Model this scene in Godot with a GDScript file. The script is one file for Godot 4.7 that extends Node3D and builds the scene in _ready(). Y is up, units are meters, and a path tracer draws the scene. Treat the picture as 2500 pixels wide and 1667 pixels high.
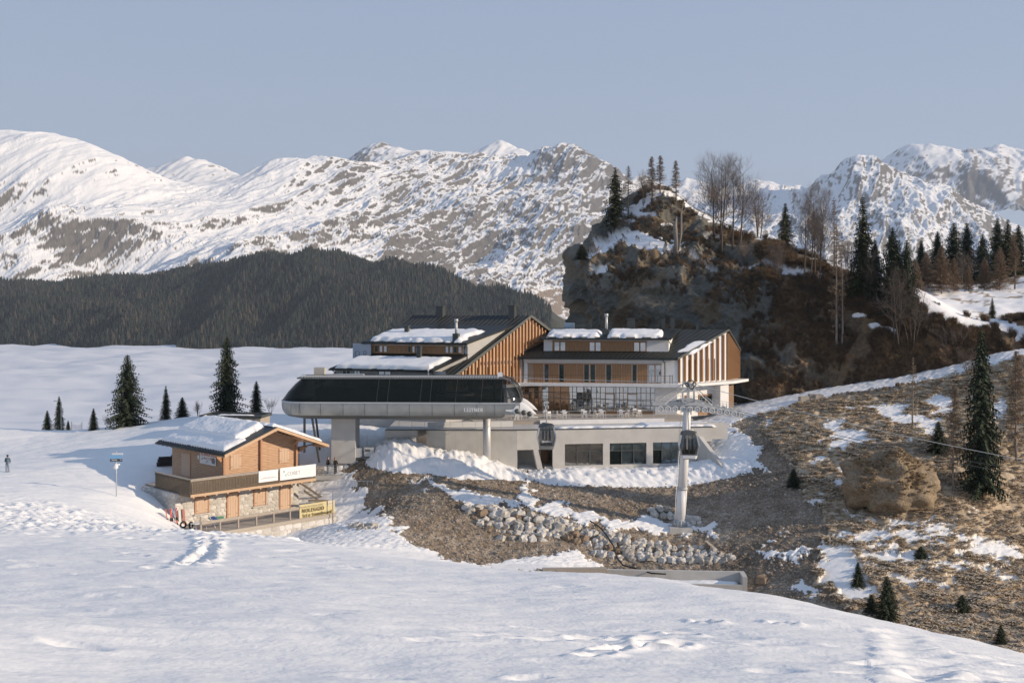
extends Node3D
# A ski area in the Alps on a winter afternoon: a hotel, a gondola station and a chalet below a snowy slope, a sea of fog and peaks behind.
# Units are metres; the eye stands at the origin and looks along -z.

const GROUND_POINTS := [-9.3,-20.0,-6.83,-6.6,-21.0,-7.17,-3.6,-21.5,-7.34,0.0,-22.0,-7.51,3.8,-22.5,-7.68,7.2,-23.0,-7.85,12.0,-26.0,-8.88,-14.8,-32.0,-8.95,-20.8,-45.0,-10.92,-31.5,-68.0,-13.98,-39.8,-86.0,-16.09,-52.3,-113.0,-16.95,-63.9,-138.0,-17.63,-72.7,-157.0,-18.43,-9.4,-30.0,-8.39,-13.8,-44.0,-10.67,-20.5,-65.0,-13.96,-26.4,-84.0,-17.33,-4.5,-27.0,-8.05,-6.3,-38.0,-9.92,-9.0,-54.0,-12.70,-12.3,-74.0,-16.12,-20.2,-84.0,-17.76,-25.1,-88.0,-18.41,0.0,-27.0,-8.55,0.0,-37.0,-10.35,0.0,-48.0,-12.18,0.0,-58.0,-13.90,-6.1,-66.0,-15.11,5.0,-54.0,-13.16,4.5,-27.0,-8.55,6.3,-38.0,-10.63,8.5,-51.0,-12.83,12.8,-46.0,-12.45,9.1,-29.0,-9.18,15.1,-43.0,-12.45,16.7,-41.0,-12.45,18.1,-39.0,-12.38,19.9,-37.0,-12.51,3.6,-96.0,-22.76,12.8,-98.5,-24.00,20.3,-96.0,-24.89,29.6,-94.0,-22.80,34.6,-89.0,-24.89,38.9,-84.0,-25.36,44.4,-96.0,-23.29,49.5,-107.0,-20.01,38.9,-100.0,-20.56,33.1,-105.0,-19.64,28.1,-101.0,-21.14,23.6,-98.0,-22.69,16.4,-108.0,-22.08,9.8,-105.5,-21.49,9.3,-101.0,-24.13,-4.8,-109.0,-19.86,-1.9,-100.5,-22.97,2.0,-108.0,-20.20,1.3,-120.0,-18.44,-2.8,-117.0,-18.20,11.2,-121.0,-18.60,3.7,-124.0,-18.14,19.8,-124.0,-18.14,6.2,-112.5,-19.79,14.5,-112.0,-20.53,22.4,-110.0,-20.17,22.4,-101.0,-22.26,26.2,-118.0,-17.70,23.6,-130.0,-14.78,30.4,-137.0,-12.94,27.9,-137.0,-13.55,0.0,-104.0,-21.76,19.6,-103.5,-22.42,38.9,-140.0,-11.25,49.3,-140.0,-9.49,58.8,-138.0,-7.26,63.4,-137.0,-6.04,36.7,-132.0,-12.47,46.1,-131.0,-11.89,54.1,-127.0,-11.99,41.5,-118.0,-14.64,33.6,-121.0,-15.01,47.7,-112.0,-15.56,56.0,-121.0,-13.67,42.4,-106.0,-17.78,34.9,-111.0,-17.47,29.5,-119.0,-15.65,27.5,-111.0,-18.71,-14.9,-115.0,-17.68,-11.7,-105.0,-20.03,-7.5,-101.0,-21.51,-5.4,-97.0,-22.17,-17.0,-121.0,-16.36,-19.8,-119.0,-17.85,-16.8,-108.0,-20.20,-14.7,-102.0,-21.34,-16.3,-90.0,-20.00,-34.9,-106.0,-17.27,-32.7,-96.0,-18.60,-17.4,-124.0,-14.47,-22.1,-122.0,-15.95,-30.3,-130.0,-15.17,-52.6,-142.0,-16.30,-46.7,-126.0,-17.03,-64.5,-154.0,-17.85,-45.0,-152.0,-15.59,-33.3,-150.0,-14.61,-41.6,-107.0,-17.24,0.0,0.0,-1.70,-6.0,-8.0,-3.60,6.0,-8.0,-3.90,0.0,-14.0,-5.50,14.0,-20.0,-8.60,-14.0,-20.0,-5.40,0.0,6.0,-1.00,0.0,-76.0,-22.00,9.0,-72.0,-21.50,22.0,-66.0,-21.50,30.0,-58.0,-20.50,38.0,-70.0,-23.50,-12.0,-88.0,-21.80,48.0,-62.0,-22.50,-65.0,-165.0,-25.00,-45.0,-168.0,-21.00,-28.0,-168.0,-20.00,-85.0,-120.0,-21.00,-75.0,-80.0,-18.50,-50.0,-40.0,-11.00,-70.0,-160.0,-22.00,-30.0,-185.0,-27.00,-75.0,-185.0,-33.00,0.0,-150.0,-17.50,-12.0,-140.0,-16.80,12.0,-142.0,-17.30,24.0,-150.0,-15.00,50.0,-160.0,-11.00,70.0,-150.0,-6.00,75.0,-125.0,-10.00,75.0,-100.0,-17.50,72.0,-80.0,-22.00,0.0,-185.0,-20.00,40.0,-185.0,-15.00,80.0,-185.0,-8.00,-26.9,-99.2,-21.20,-22.3,-103.8,-22.60,-16.3,-109.9,-23.30,-29.2,-102.3,-21.50,-24.3,-107.2,-21.90,-19.7,-111.8,-22.00,-32.1,-108.0,-21.20,-28.5,-112.9,-21.20,-25.0,-115.0,-21.00,-32.4,-100.5,-19.30,-36.0,-105.5,-18.20,-38.4,-112.9,-17.70,-34.2,-118.6,-17.00,-24.6,-119.6,-17.60,-20.1,-115.7,-19.60,-15.8,-112.9,-21.80]
const BARE_GROUND := [-18.1,-118.9,-16.8,-119.3,-15.2,-119.2,-14.5,-120.2,-12.7,-120.7,-10.9,-120.5,-8.9,-120.1,-6.7,-120.5,-4.5,-121.1,-3.2,-122.8,-1.6,-123.0,0.0,-123.5,0.9,-121.2,1.5,-119.0,2.7,-120.2,4.9,-119.7,8.0,-120.4,10.4,-122.0,12.2,-121.7,14.8,-121.3,16.8,-122.6,20.3,-121.6,22.6,-119.8,23.7,-118.4,24.6,-118.6,26.9,-116.0,27.0,-119.4,26.9,-121.1,27.2,-122.7,26.9,-124.1,26.8,-126.0,26.1,-128.3,25.9,-130.7,26.9,-131.9,28.5,-132.9,29.7,-132.4,31.5,-132.8,35.2,-135.6,37.8,-136.0,40.5,-136.8,43.1,-136.9,48.3,-137.2,53.3,-137.1,58.1,-136.4,63.0,-136.1,75.0,-137.0,85.0,-130.0,85.0,-62.0,48.0,-62.0,30.0,-62.0,20.0,-70.0,8.0,-75.0,-2.0,-85.0,-2.5,-96.9,-4.6,-96.6,-6.9,-98.1,-9.3,-100.8,-11.6,-104.4,-14.5,-113.2,-16.0,-115.4,-17.4,-117.4]
const GRASS_GROUND := [29.9,-134.3,31.5,-132.8,35.2,-135.6,43.1,-136.9,53.3,-137.1,63.0,-136.1,85.0,-137.0,85.0,-62.0,48.0,-62.0,30.0,-62.0,26.1,-92.7,26.1,-95.2,28.0,-99.4,29.6,-102.3,29.6,-106.7,29.5,-112.1,29.8,-116.6,29.2,-121.5,28.9,-125.8]
const SNOW_PATCHES := [
[-14.6,-119.0,-13.1,-118.0,-11.5,-116.8,-11.1,-115.9,-12.1,-116.2,-13.5,-117.2,-14.7,-118.6],
[-10.0,-115.3,-8.5,-114.3,-7.1,-113.4,-5.6,-112.3,-4.6,-112.2,-3.7,-112.1,-2.7,-111.9,-1.4,-111.0,-0.1,-110.1,0.9,-110.1,1.1,-113.0,1.3,-116.5,0.9,-121.2,2.3,-122.6,3.6,-120.5,3.4,-119.4,2.2,-118.1,1.8,-117.0,1.7,-114.9,2.5,-110.8,2.5,-109.6,3.3,-110.1,4.3,-111.0,5.6,-109.8,6.9,-109.0,7.7,-109.5,8.8,-108.7,9.8,-108.0,10.9,-108.2,11.9,-108.4,12.3,-109.6,13.7,-110.2,15.1,-109.6,15.9,-109.0,17.1,-108.5,18.6,-107.7,19.5,-106.8,20.0,-105.6,19.5,-104.9,18.3,-106.0,17.2,-106.7,15.6,-107.2,14.6,-107.1,13.6,-106.9,12.5,-106.7,11.4,-106.5,10.3,-106.3,8.7,-106.6,7.1,-107.0,5.6,-107.4,4.7,-107.6,3.7,-107.7,2.6,-108.1,1.6,-108.6,0.7,-109.1,-0.5,-109.3,-1.8,-109.5,-2.9,-109.3,-4.0,-109.2,-5.0,-109.1,-5.6,-110.3,-6.4,-111.5,-7.3,-112.6,-8.6,-113.8,-10.0,-115.0],
[-2.9,-96.4,-1.8,-97.5,-0.7,-98.4,0.4,-99.1,1.5,-99.7,2.4,-99.8,3.3,-100.1,4.9,-101.8,6.0,-101.8,7.5,-101.2,8.4,-100.3,6.9,-98.1,6.0,-97.4,5.1,-96.7,4.3,-96.0,3.4,-95.6,2.6,-95.4,1.8,-95.3,0.9,-95.3,0.1,-95.4,-0.8,-95.4,-1.6,-95.4,-2.5,-95.3],
[35.5,-125.6,36.4,-126.9,37.5,-127.1,37.4,-125.2,36.4,-123.8,36.3,-122.5,37.7,-123.5,38.5,-124.2,39.0,-122.2,38.8,-120.5,39.7,-119.3,39.2,-118.0,37.8,-118.7,36.2,-118.7,35.4,-117.3,34.7,-116.7,34.6,-118.3,34.6,-120.1,35.5,-120.8,35.3,-123.0,35.1,-124.4],
[33.3,-121.2,33.9,-121.6,34.2,-120.5,33.6,-120.0],
[31.4,-115.8,32.1,-116.3,32.8,-116.0,32.7,-115.5,31.7,-115.1],
[39.7,-132.5,41.0,-132.1,42.3,-131.7,43.3,-131.6,44.4,-131.5,45.4,-131.3,47.5,-132.1,47.1,-130.7,45.7,-128.8,46.0,-126.3,47.1,-127.0,47.2,-125.1,48.5,-125.3,47.4,-121.2,45.7,-117.5,45.3,-119.0,45.0,-120.5,44.6,-122.6,43.7,-123.8,43.3,-125.9,42.6,-128.0,41.7,-129.8,40.8,-130.5,39.9,-131.3],
[48.9,-131.7,50.0,-131.6,51.1,-131.5,52.2,-130.6,50.8,-126.9,48.9,-125.7,47.9,-126.8,50.0,-128.4,49.3,-129.4,48.7,-130.5],
[55.8,-127.4,57.1,-128.4,56.6,-127.0,56.0,-126.0,55.3,-123.0,54.0,-123.8],
[33.3,-113.4,34.4,-114.3,35.9,-114.2,37.4,-113.4,38.1,-111.4,37.2,-112.2,36.3,-113.0,35.6,-113.0,35.2,-111.9,34.4,-111.2,33.8,-110.0,32.6,-109.1,32.2,-110.2,32.7,-111.5,33.3,-111.8,33.6,-111.4,34.4,-112.2,33.6,-112.8],
[29.1,-108.8,29.8,-108.6,30.0,-107.3,29.5,-107.1],
[42.6,-118.8,43.3,-119.2,43.3,-118.1,42.3,-116.8],
[38.0,-117.5,38.5,-117.9,38.4,-116.7,38.0,-116.7],
[29.6,-129.7,30.3,-129.8,30.0,-128.0,29.6,-127.9],
[31.8,-127.3,32.2,-127.3,32.0,-126.5],
[25.5,-103.9,25.9,-102.7,25.5,-102.7],
[25.4,-103.8,25.8,-102.9,25.6,-102.8],
[28.0,-99.8,28.7,-100.0,29.5,-98.9,30.3,-97.7,30.5,-95.9,30.1,-93.8,31.0,-93.8,30.9,-93.0,29.7,-92.8,30.1,-92.5,30.2,-91.0,29.8,-90.3,29.4,-90.7,28.6,-90.2,28.4,-91.0,27.5,-91.5,27.0,-92.5,26.4,-93.6,26.6,-94.5,27.1,-97.0,27.6,-98.1],
[31.0,-104.4,31.6,-103.5,32.2,-102.7,33.0,-102.2,33.1,-102.5,32.6,-103.6,31.9,-104.2,31.2,-104.7],
[32.5,-104.3,33.1,-103.2,33.7,-102.2,34.7,-101.6,35.7,-101.1,36.8,-100.9,37.9,-100.8,38.0,-101.1,37.1,-101.5,36.1,-102.1,35.2,-102.6,34.2,-103.2,33.4,-104.0,32.7,-104.7],
[38.1,-101.1,39.7,-102.6,39.6,-102.9,38.0,-101.4],
[38.3,-100.7,39.5,-100.9,40.7,-101.2,40.9,-101.7,39.6,-101.4,38.4,-101.1],
[37.3,-100.3,38.2,-99.9,39.2,-99.7,39.7,-100.7,38.7,-100.9,37.8,-101.3],
[29.3,-100.6,30.2,-99.8,31.1,-99.0,32.0,-99.0,32.9,-99.1,33.9,-99.1,34.7,-98.9,35.5,-98.7,36.4,-98.6,37.4,-98.7,38.3,-98.9,39.3,-99.1,39.5,-99.6,38.6,-99.7,37.8,-99.8,36.9,-100.0,36.1,-100.2,35.2,-100.4,34.4,-100.7,33.5,-100.7,32.5,-100.7,31.6,-100.7,30.6,-100.9,29.6,-101.2],
[39.3,-99.2,40.2,-99.0,41.0,-99.0,41.9,-98.9,43.0,-99.1,44.0,-99.2,45.1,-99.4,46.1,-99.6,46.4,-100.1,45.4,-100.1,44.5,-100.1,43.5,-100.1,42.5,-100.1,41.5,-99.9,40.5,-99.7,39.5,-99.6],
[30.6,-98.8,31.5,-98.3,32.3,-97.9,33.3,-97.5,34.2,-97.1,35.0,-96.9,35.8,-96.7,36.6,-96.6,36.7,-96.9,36.0,-97.2,35.3,-97.5,34.5,-97.8,33.6,-98.2,32.7,-98.7,31.7,-98.9,30.7,-99.1],
[30.3,-97.9,31.0,-96.9,31.7,-96.0,32.5,-95.9,33.4,-95.9,34.3,-95.8,35.0,-95.6,35.7,-95.5,36.5,-95.3,37.2,-95.2,38.0,-95.2,38.9,-95.3,39.8,-95.4,40.0,-95.8,39.2,-95.9,38.5,-96.1,37.7,-96.3,37.0,-96.4,36.2,-96.6,35.5,-96.8,34.8,-97.0,33.9,-97.0,33.1,-97.1,32.2,-97.3,31.3,-97.8,30.5,-98.3],
[30.6,-95.8,31.5,-95.4,32.4,-94.9,33.8,-94.9,34.0,-95.3,32.9,-96.0,31.8,-96.1,30.8,-96.2],
[34.3,-94.7,35.2,-94.6,36.0,-94.6,36.9,-94.5,37.1,-95.0,36.2,-95.0,35.3,-95.0,34.5,-95.1],
[31.2,-93.6,32.2,-93.2,33.2,-92.9,34.1,-92.7,35.0,-92.4,36.2,-92.0,37.1,-92.8,37.2,-93.2,36.7,-93.3,35.7,-93.7,34.8,-93.9,33.8,-94.2,33.0,-94.1,32.2,-94.1,31.4,-94.1],
[37.0,-94.4,38.0,-93.9,38.1,-94.1,37.1,-94.5],
[36.3,-97.4,37.6,-97.6,39.0,-98.3,39.1,-98.6,37.9,-98.6,36.4,-97.8],
[39.0,-97.1,40.1,-97.2,41.3,-97.4,42.3,-97.4,43.4,-97.4,44.3,-97.5,45.2,-97.7,45.6,-98.3,45.0,-98.7,44.3,-99.1,43.2,-99.0,42.0,-99.0,40.6,-98.3,39.2,-97.7],
[40.6,-95.9,41.5,-96.2,42.5,-96.4,42.7,-95.8,43.5,-95.9,44.4,-96.0,44.7,-96.4,44.1,-96.7,43.4,-97.0,43.1,-97.6,41.9,-96.9,40.7,-96.3],
[40.9,-95.1,41.5,-94.7,42.0,-94.3,42.9,-94.4,43.7,-94.4,43.9,-94.8,43.3,-95.1,42.7,-95.4,41.2,-95.4],
[39.7,-94.4,40.6,-94.3,40.8,-94.5,39.9,-94.7],
[41.5,-94.0,42.2,-93.9,42.4,-94.2,41.7,-94.3],
[22.6,-100.8,23.0,-99.6,23.5,-98.5,24.2,-97.7,24.9,-97.0,25.2,-97.5,24.7,-98.6,24.2,-99.8,23.5,-100.6,22.8,-101.3],
[24.8,-98.3,26.3,-98.0,26.3,-98.5,24.9,-98.7],
[25.4,-103.5,25.8,-102.7,25.9,-102.9,25.5,-103.7],
[29.1,-108.3,29.8,-107.0,30.0,-107.4,29.3,-108.7],
[31.7,-105.5,32.3,-104.9,32.4,-105.1,31.8,-105.7],
[42.4,-102.9,44.0,-103.6,44.0,-103.8,42.4,-103.1],
[23.7,-93.4,24.0,-92.6,25.1,-91.8,25.5,-92.5,25.2,-93.6,24.9,-94.8,23.9,-94.3]]
const TRODDEN := [[1.98,-29.77,0.42,0.24,0.20,0.05],[3.16,-30.52,0.42,0.24,0.20,0.21],[3.73,-29.62,0.42,0.24,0.20,-0.21],[5,-32.54,0.42,0.24,0.20,0.01],[6.33,-35.99,0.42,0.24,0.20,0.39],[9.07,-37.11,0.42,0.24,0.20,0.4],[1.96,-26.48,0.42,0.24,0.20,-0.37],[2.45,-27.54,0.42,0.24,0.20,-0.29],[2.92,-28.18,0.42,0.24,0.20,-0.45],[3.7,-28.55,0.42,0.24,0.20,-0.06],[4.18,-28.61,0.42,0.24,0.20,-0.47],[-2.46,-27.7,0.55,0.12,0.05,0.05],[-2.25,-27.65,0.55,0.12,0.05,0.05],[-2.04,-27.6,0.55,0.12,0.05,0.05],[-1.84,-27.65,0.55,0.12,0.05,0.05],[-1.65,-27.81,0.55,0.12,0.05,0.05],[-1.45,-28.02,0.55,0.12,0.05,0.05],[-1.26,-28.34,0.55,0.12,0.05,0.05],[-1.06,-28.71,0.55,0.12,0.05,0.05],[-0.86,-28.98,0.55,0.12,0.05,0.05],[-0.65,-29.19,0.55,0.12,0.05,0.05],[-0.43,-29.3,0.55,0.12,0.05,0.05],[-0.22,-29.24,0.55,0.12,0.05,0.05],[0,-29.14,0.55,0.12,0.05,0.05],[0.21,-28.92,0.55,0.12,0.05,0.05],[0.43,-28.82,0.55,0.12,0.05,0.05],[0.64,-28.71,0.55,0.12,0.05,0.05],[0.85,-28.76,0.55,0.12,0.05,0.05],[1.07,-28.87,0.55,0.12,0.05,0.05],[1.29,-29.14,0.55,0.12,0.05,0.05],[1.52,-29.4,0.55,0.12,0.05,0.05],[1.76,-29.72,0.55,0.12,0.05,0.05],[2,-29.93,0.55,0.12,0.05,0.05],[2.23,-30.04,0.55,0.12,0.05,0.05],[2.45,-30.04,0.55,0.12,0.05,0.05],[2.66,-29.88,0.55,0.12,0.05,0.05],[2.85,-29.62,0.55,0.12,0.05,0.05],[3.05,-29.4,0.55,0.12,0.05,0.05],[3.24,-29.19,0.55,0.12,0.05,0.05],[3.45,-29.14,0.55,0.12,0.05,0.05],[3.68,-29.19,0.55,0.12,0.05,0.05],[3.91,-29.35,0.55,0.12,0.05,0.05],[4.18,-29.67,0.55,0.12,0.05,0.05],[4.44,-29.99,0.55,0.12,0.05,0.05],[4.71,-30.25,0.55,0.12,0.05,0.05],[4.96,-30.47,0.55,0.12,0.05,0.05],[5.2,-30.52,0.55,0.12,0.05,0.05],[5.42,-30.47,0.55,0.12,0.05,0.05],[5.6,-30.25,0.55,0.12,0.05,0.05],[5.78,-29.99,0.55,0.12,0.05,0.05],[5.94,-29.72,0.55,0.12,0.05,0.05],[6.14,-29.62,0.55,0.12,0.05,0.05],[6.36,-29.62,0.55,0.12,0.05,0.05],[6.63,-29.83,0.55,0.12,0.05,0.05],[6.92,-30.15,0.55,0.12,0.05,0.05],[7.25,-30.57,0.55,0.12,0.05,0.05],[7.58,-31,0.55,0.12,0.05,0.05],[-20.04,-71.24,0.55,0.40,0.28,0.84],[-19.06,-70.6,0.50,0.35,0.25,2.03],[-19.16,-68.58,0.55,0.40,0.28,1.77],[-18.33,-68,0.50,0.35,0.25,0.07],[-18.5,-66.61,0.55,0.40,0.28,1.68],[-17.76,-65.87,0.50,0.35,0.25,0.78],[-17.87,-64.65,0.55,0.40,0.28,1.25],[-17.22,-63.8,0.50,0.35,0.25,0.85],[-17.24,-62.57,0.55,0.40,0.28,2.08],[-16.73,-61.78,0.50,0.35,0.25,1.32],[-16.69,-60.66,0.55,0.40,0.28,0.47],[-16.3,-59.86,0.50,0.35,0.25,1.63],[-16.23,-58.96,0.55,0.40,0.28,2.34],[-15.95,-58.16,0.50,0.35,0.25,0.92],[-15.83,-57.36,0.55,0.40,0.28,0.67],[-15.66,-56.57,0.50,0.35,0.25,1.16],[-15.48,-55.82,0.55,0.40,0.28,2.81],[-15.38,-54.97,0.50,0.35,0.25,2.93],[-15.17,-54.33,0.55,0.40,0.28,2.02],[-15.12,-53.38,0.50,0.35,0.25,2.71],[-14.85,-52.74,0.55,0.40,0.28,2.54],[-14.86,-51.73,0.50,0.35,0.25,1.13],[-14.53,-51.09,0.55,0.40,0.28,0.28],[-14.54,-49.92,0.50,0.35,0.25,1.96],[-17.41,-62.84,0.54,0.28,0.10,-0.18],[-21.64,-59.17,0.92,0.32,0.08,-0.18],[-21.08,-67.68,0.52,0.30,0.06,-0.01],[-17.9,-52.31,0.85,0.34,0.13,-0.1],[-15.33,-63.8,0.74,0.27,0.10,-0.35],[-17.23,-45.08,0.54,0.34,0.12,0.18],[-16.95,-55.66,0.44,0.21,0.07,-0.28],[-28.96,-67.41,0.73,0.24,0.15,0.15],[-15.03,-53.16,0.56,0.39,0.14,0.18],[-14.85,-49.02,0.85,0.33,0.15,0.11],[-19.27,-56.51,0.52,0.24,0.13,0.23],[-7.42,-53.43,0.73,0.22,0.10,0.34],[-12.07,-60.23,0.67,0.24,0.07,-0.34],[-9.52,-57.52,0.49,0.28,0.06,-0.23],[-12.26,-55.88,0.69,0.25,0.12,0.37],[-23.37,-73.52,0.43,0.22,0.16,0.03],[-21.19,-48.01,0.57,0.35,0.07,0.16],[-10.07,-55.18,0.62,0.35,0.07,-0.15],[-15.43,-47.74,0.49,0.38,0.14,0.38],[-22.86,-67.15,0.54,0.37,0.16,0.16],[-19.76,-65.39,0.90,0.37,0.06,-0.23],[-9.7,-52.21,0.59,0.26,0.10,0.03],[-20.97,-48.65,0.72,0.35,0.08,0.37],[-13.69,-64.38,0.97,0.34,0.14,-0.36],[-22.66,-50.98,0.58,0.30,0.07,0.38],[-14.64,-49.55,0.44,0.30,0.06,0.31],[-23.3,-74.11,0.45,0.31,0.06,-0.25],[-18.5,-58.27,0.75,0.32,0.09,0.09],[-26.17,-63.74,0.88,0.23,0.07,-0.21],[-11.49,-58.06,0.82,0.28,0.06,-0.05],[-18.74,-55.29,0.48,0.25,0.14,-0.19],[-15,-45.99,0.57,0.23,0.13,0.05],[3.79,-47,0.61,0.15,0.04,0.12],[-13.2,-32.33,0.89,0.34,0.06,0.14],[3.34,-33.6,0.83,0.18,0.08,-0.27],[9.5,-30.89,0.62,0.28,0.06,0.17],[-9.4,-25.95,0.84,0.34,0.04,-0.15],[30.02,-88.14,0.43,0.29,0.05,0.14],[-1.19,-30.73,0.61,0.21,0.08,0.1],[5.89,-24.72,0.53,0.33,0.08,0],[1.85,-44.13,0.78,0.18,0.06,-0.22],[-9.59,-24.09,0.65,0.28,0.08,0.29],[-9.31,-23.98,0.69,0.28,0.06,0.03],[11.88,-38.44,0.67,0.29,0.04,-0.04],[-13.73,-36.9,0.40,0.19,0.04,0.01],[1.12,-25.42,0.64,0.33,0.05,0.15],[0.82,-29.03,0.54,0.34,0.08,-0.21],[0.33,-22.49,0.42,0.21,0.07,-0.28],[6.35,-31.64,0.77,0.26,0.09,-0.09],[2.23,-46.79,0.68,0.23,0.09,0.27],[-13.51,-39.72,0.46,0.19,0.07,0.03],[0.41,-32.54,0.40,0.23,0.09,0.19],[1.91,-41.2,0.86,0.23,0.07,-0.18],[-5.46,-31.85,0.60,0.15,0.07,-0.2],[2.16,-29.46,0.75,0.21,0.05,0.15],[-4.58,-38.86,0.85,0.15,0.08,-0.12],[-2.75,-22.23,0.62,0.29,0.05,0.25],[6,-33.97,0.44,0.22,0.06,-0.13],[13.33,-38.28,1.60,0.50,0.07,-0.88],[12.89,-36.42,1.60,0.50,0.07,-1.07],[12.38,-34.51,1.60,0.50,0.07,-0.9],[11.83,-32.59,1.60,0.50,0.07,-0.88],[11.25,-30.68,1.60,0.50,0.07,-0.8],[10.69,-28.92,1.60,0.50,0.07,-0.75],[10.18,-27.38,1.60,0.50,0.07,-0.76],[9.76,-26.16,1.60,0.50,0.07,-0.95],[9.41,-25.15,1.60,0.50,0.07,-0.93],[14.71,-33.12,0.60,0.25,0.09,0.24],[12.7,-27.49,0.60,0.25,0.09,0.05],[9.46,-26.27,0.60,0.25,0.09,0.18],[11.68,-29.72,0.60,0.25,0.09,-0.04],[9.11,-27.86,0.60,0.25,0.09,-0.36],[10.55,-25.52,0.60,0.25,0.09,-0.34],[7.92,-24.83,0.60,0.25,0.09,-0.15],[12.81,-32.86,0.60,0.25,0.09,-0.32],[11.8,-28.23,0.60,0.25,0.09,0.35],[15.81,-34.56,0.60,0.25,0.09,0.12],[10.54,-27.65,0.60,0.25,0.09,-0.11],[14.15,-30.78,0.60,0.25,0.09,-0.36],[10.7,-25.58,0.60,0.25,0.09,0.39],[13.53,-34.03,0.60,0.25,0.09,0.31],[13.07,-28.87,0.60,0.25,0.09,-0.07],[9.57,-25.79,0.60,0.25,0.09,-0.39]]
const HILL := [
[1440,1080,195,1392,1080,174,1450,1080,163,1560,1080,156,1700,1060,151,1850,1030,145,2000,985,143.8,2150,965,142,2300,930,140.8,2420,900,140.3,2560,870,140,2720,840,140],
[1450,870,192,1405,860,171,1468,862,161.5,1580,872,155.5,1720,895,151.5,1862,905,146.5,2000,885,144.8,2150,872,142.8,2300,850,141.3,2420,842,141,2560,815,141,2720,800,141],
[1455,770,190,1414,765,170.5,1480,770,161,1590,780,155.5,1730,805,153,1870,815,148.5,2010,808,146,2150,805,143.6,2300,806,142,2420,815,141.8,2560,795,141.5,2720,780,141.5],
[1440,690,189,1391,690,170,1460,688,161,1580,695,156.5,1720,722,155,1870,742,151,2010,745,147.5,2150,760,144.5,2300,775,143,2410,800,142.5,2560,785,142,2720,770,142],
[1450,645,188,1402,640,171,1470,640,163.5,1580,655,159.5,1720,685,158.5,1870,705,154.5,2010,700,150,2150,722,146,2280,750,144,2400,790,143.7,2560,780,143,2720,765,143],
[1470,610,190,1430,612,177,1485,600,171,1580,600,167,1720,630,165,1870,655,159,2010,668,153,2150,695,148.5,2270,733,145.5,2396,786,145,2560,775,144,2720,760,144],
[1490,560,192,1470,560,182,1512,545,176,1590,540,172,1700,570,170,1850,612,163,2000,652,156.5,2140,684,151,2260,722,147,2392,782,146,2560,772,145,2720,757,145],
[1510,520,194,1492,515,186,1548,480,180,1625,468,178,1722,530,175,1842,580,169,1992,632,161,2130,672,154,2250,712,149,2388,778,147,2560,768,146,2720,753,146],
[1520,560,200,1515,560,196,1560,520,192,1630,510,190,1722,565,183,1842,610,176,1992,660,168,2130,690,161,2250,722,156,2388,790,154,2560,785,152,2720,770,152],
[1530,800,215,1525,800,212,1570,800,210,1640,800,208,1722,800,200,1842,800,194,1992,800,186,2130,800,180,2250,810,175,2388,850,172,2560,850,170,2720,840,170]]
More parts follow.
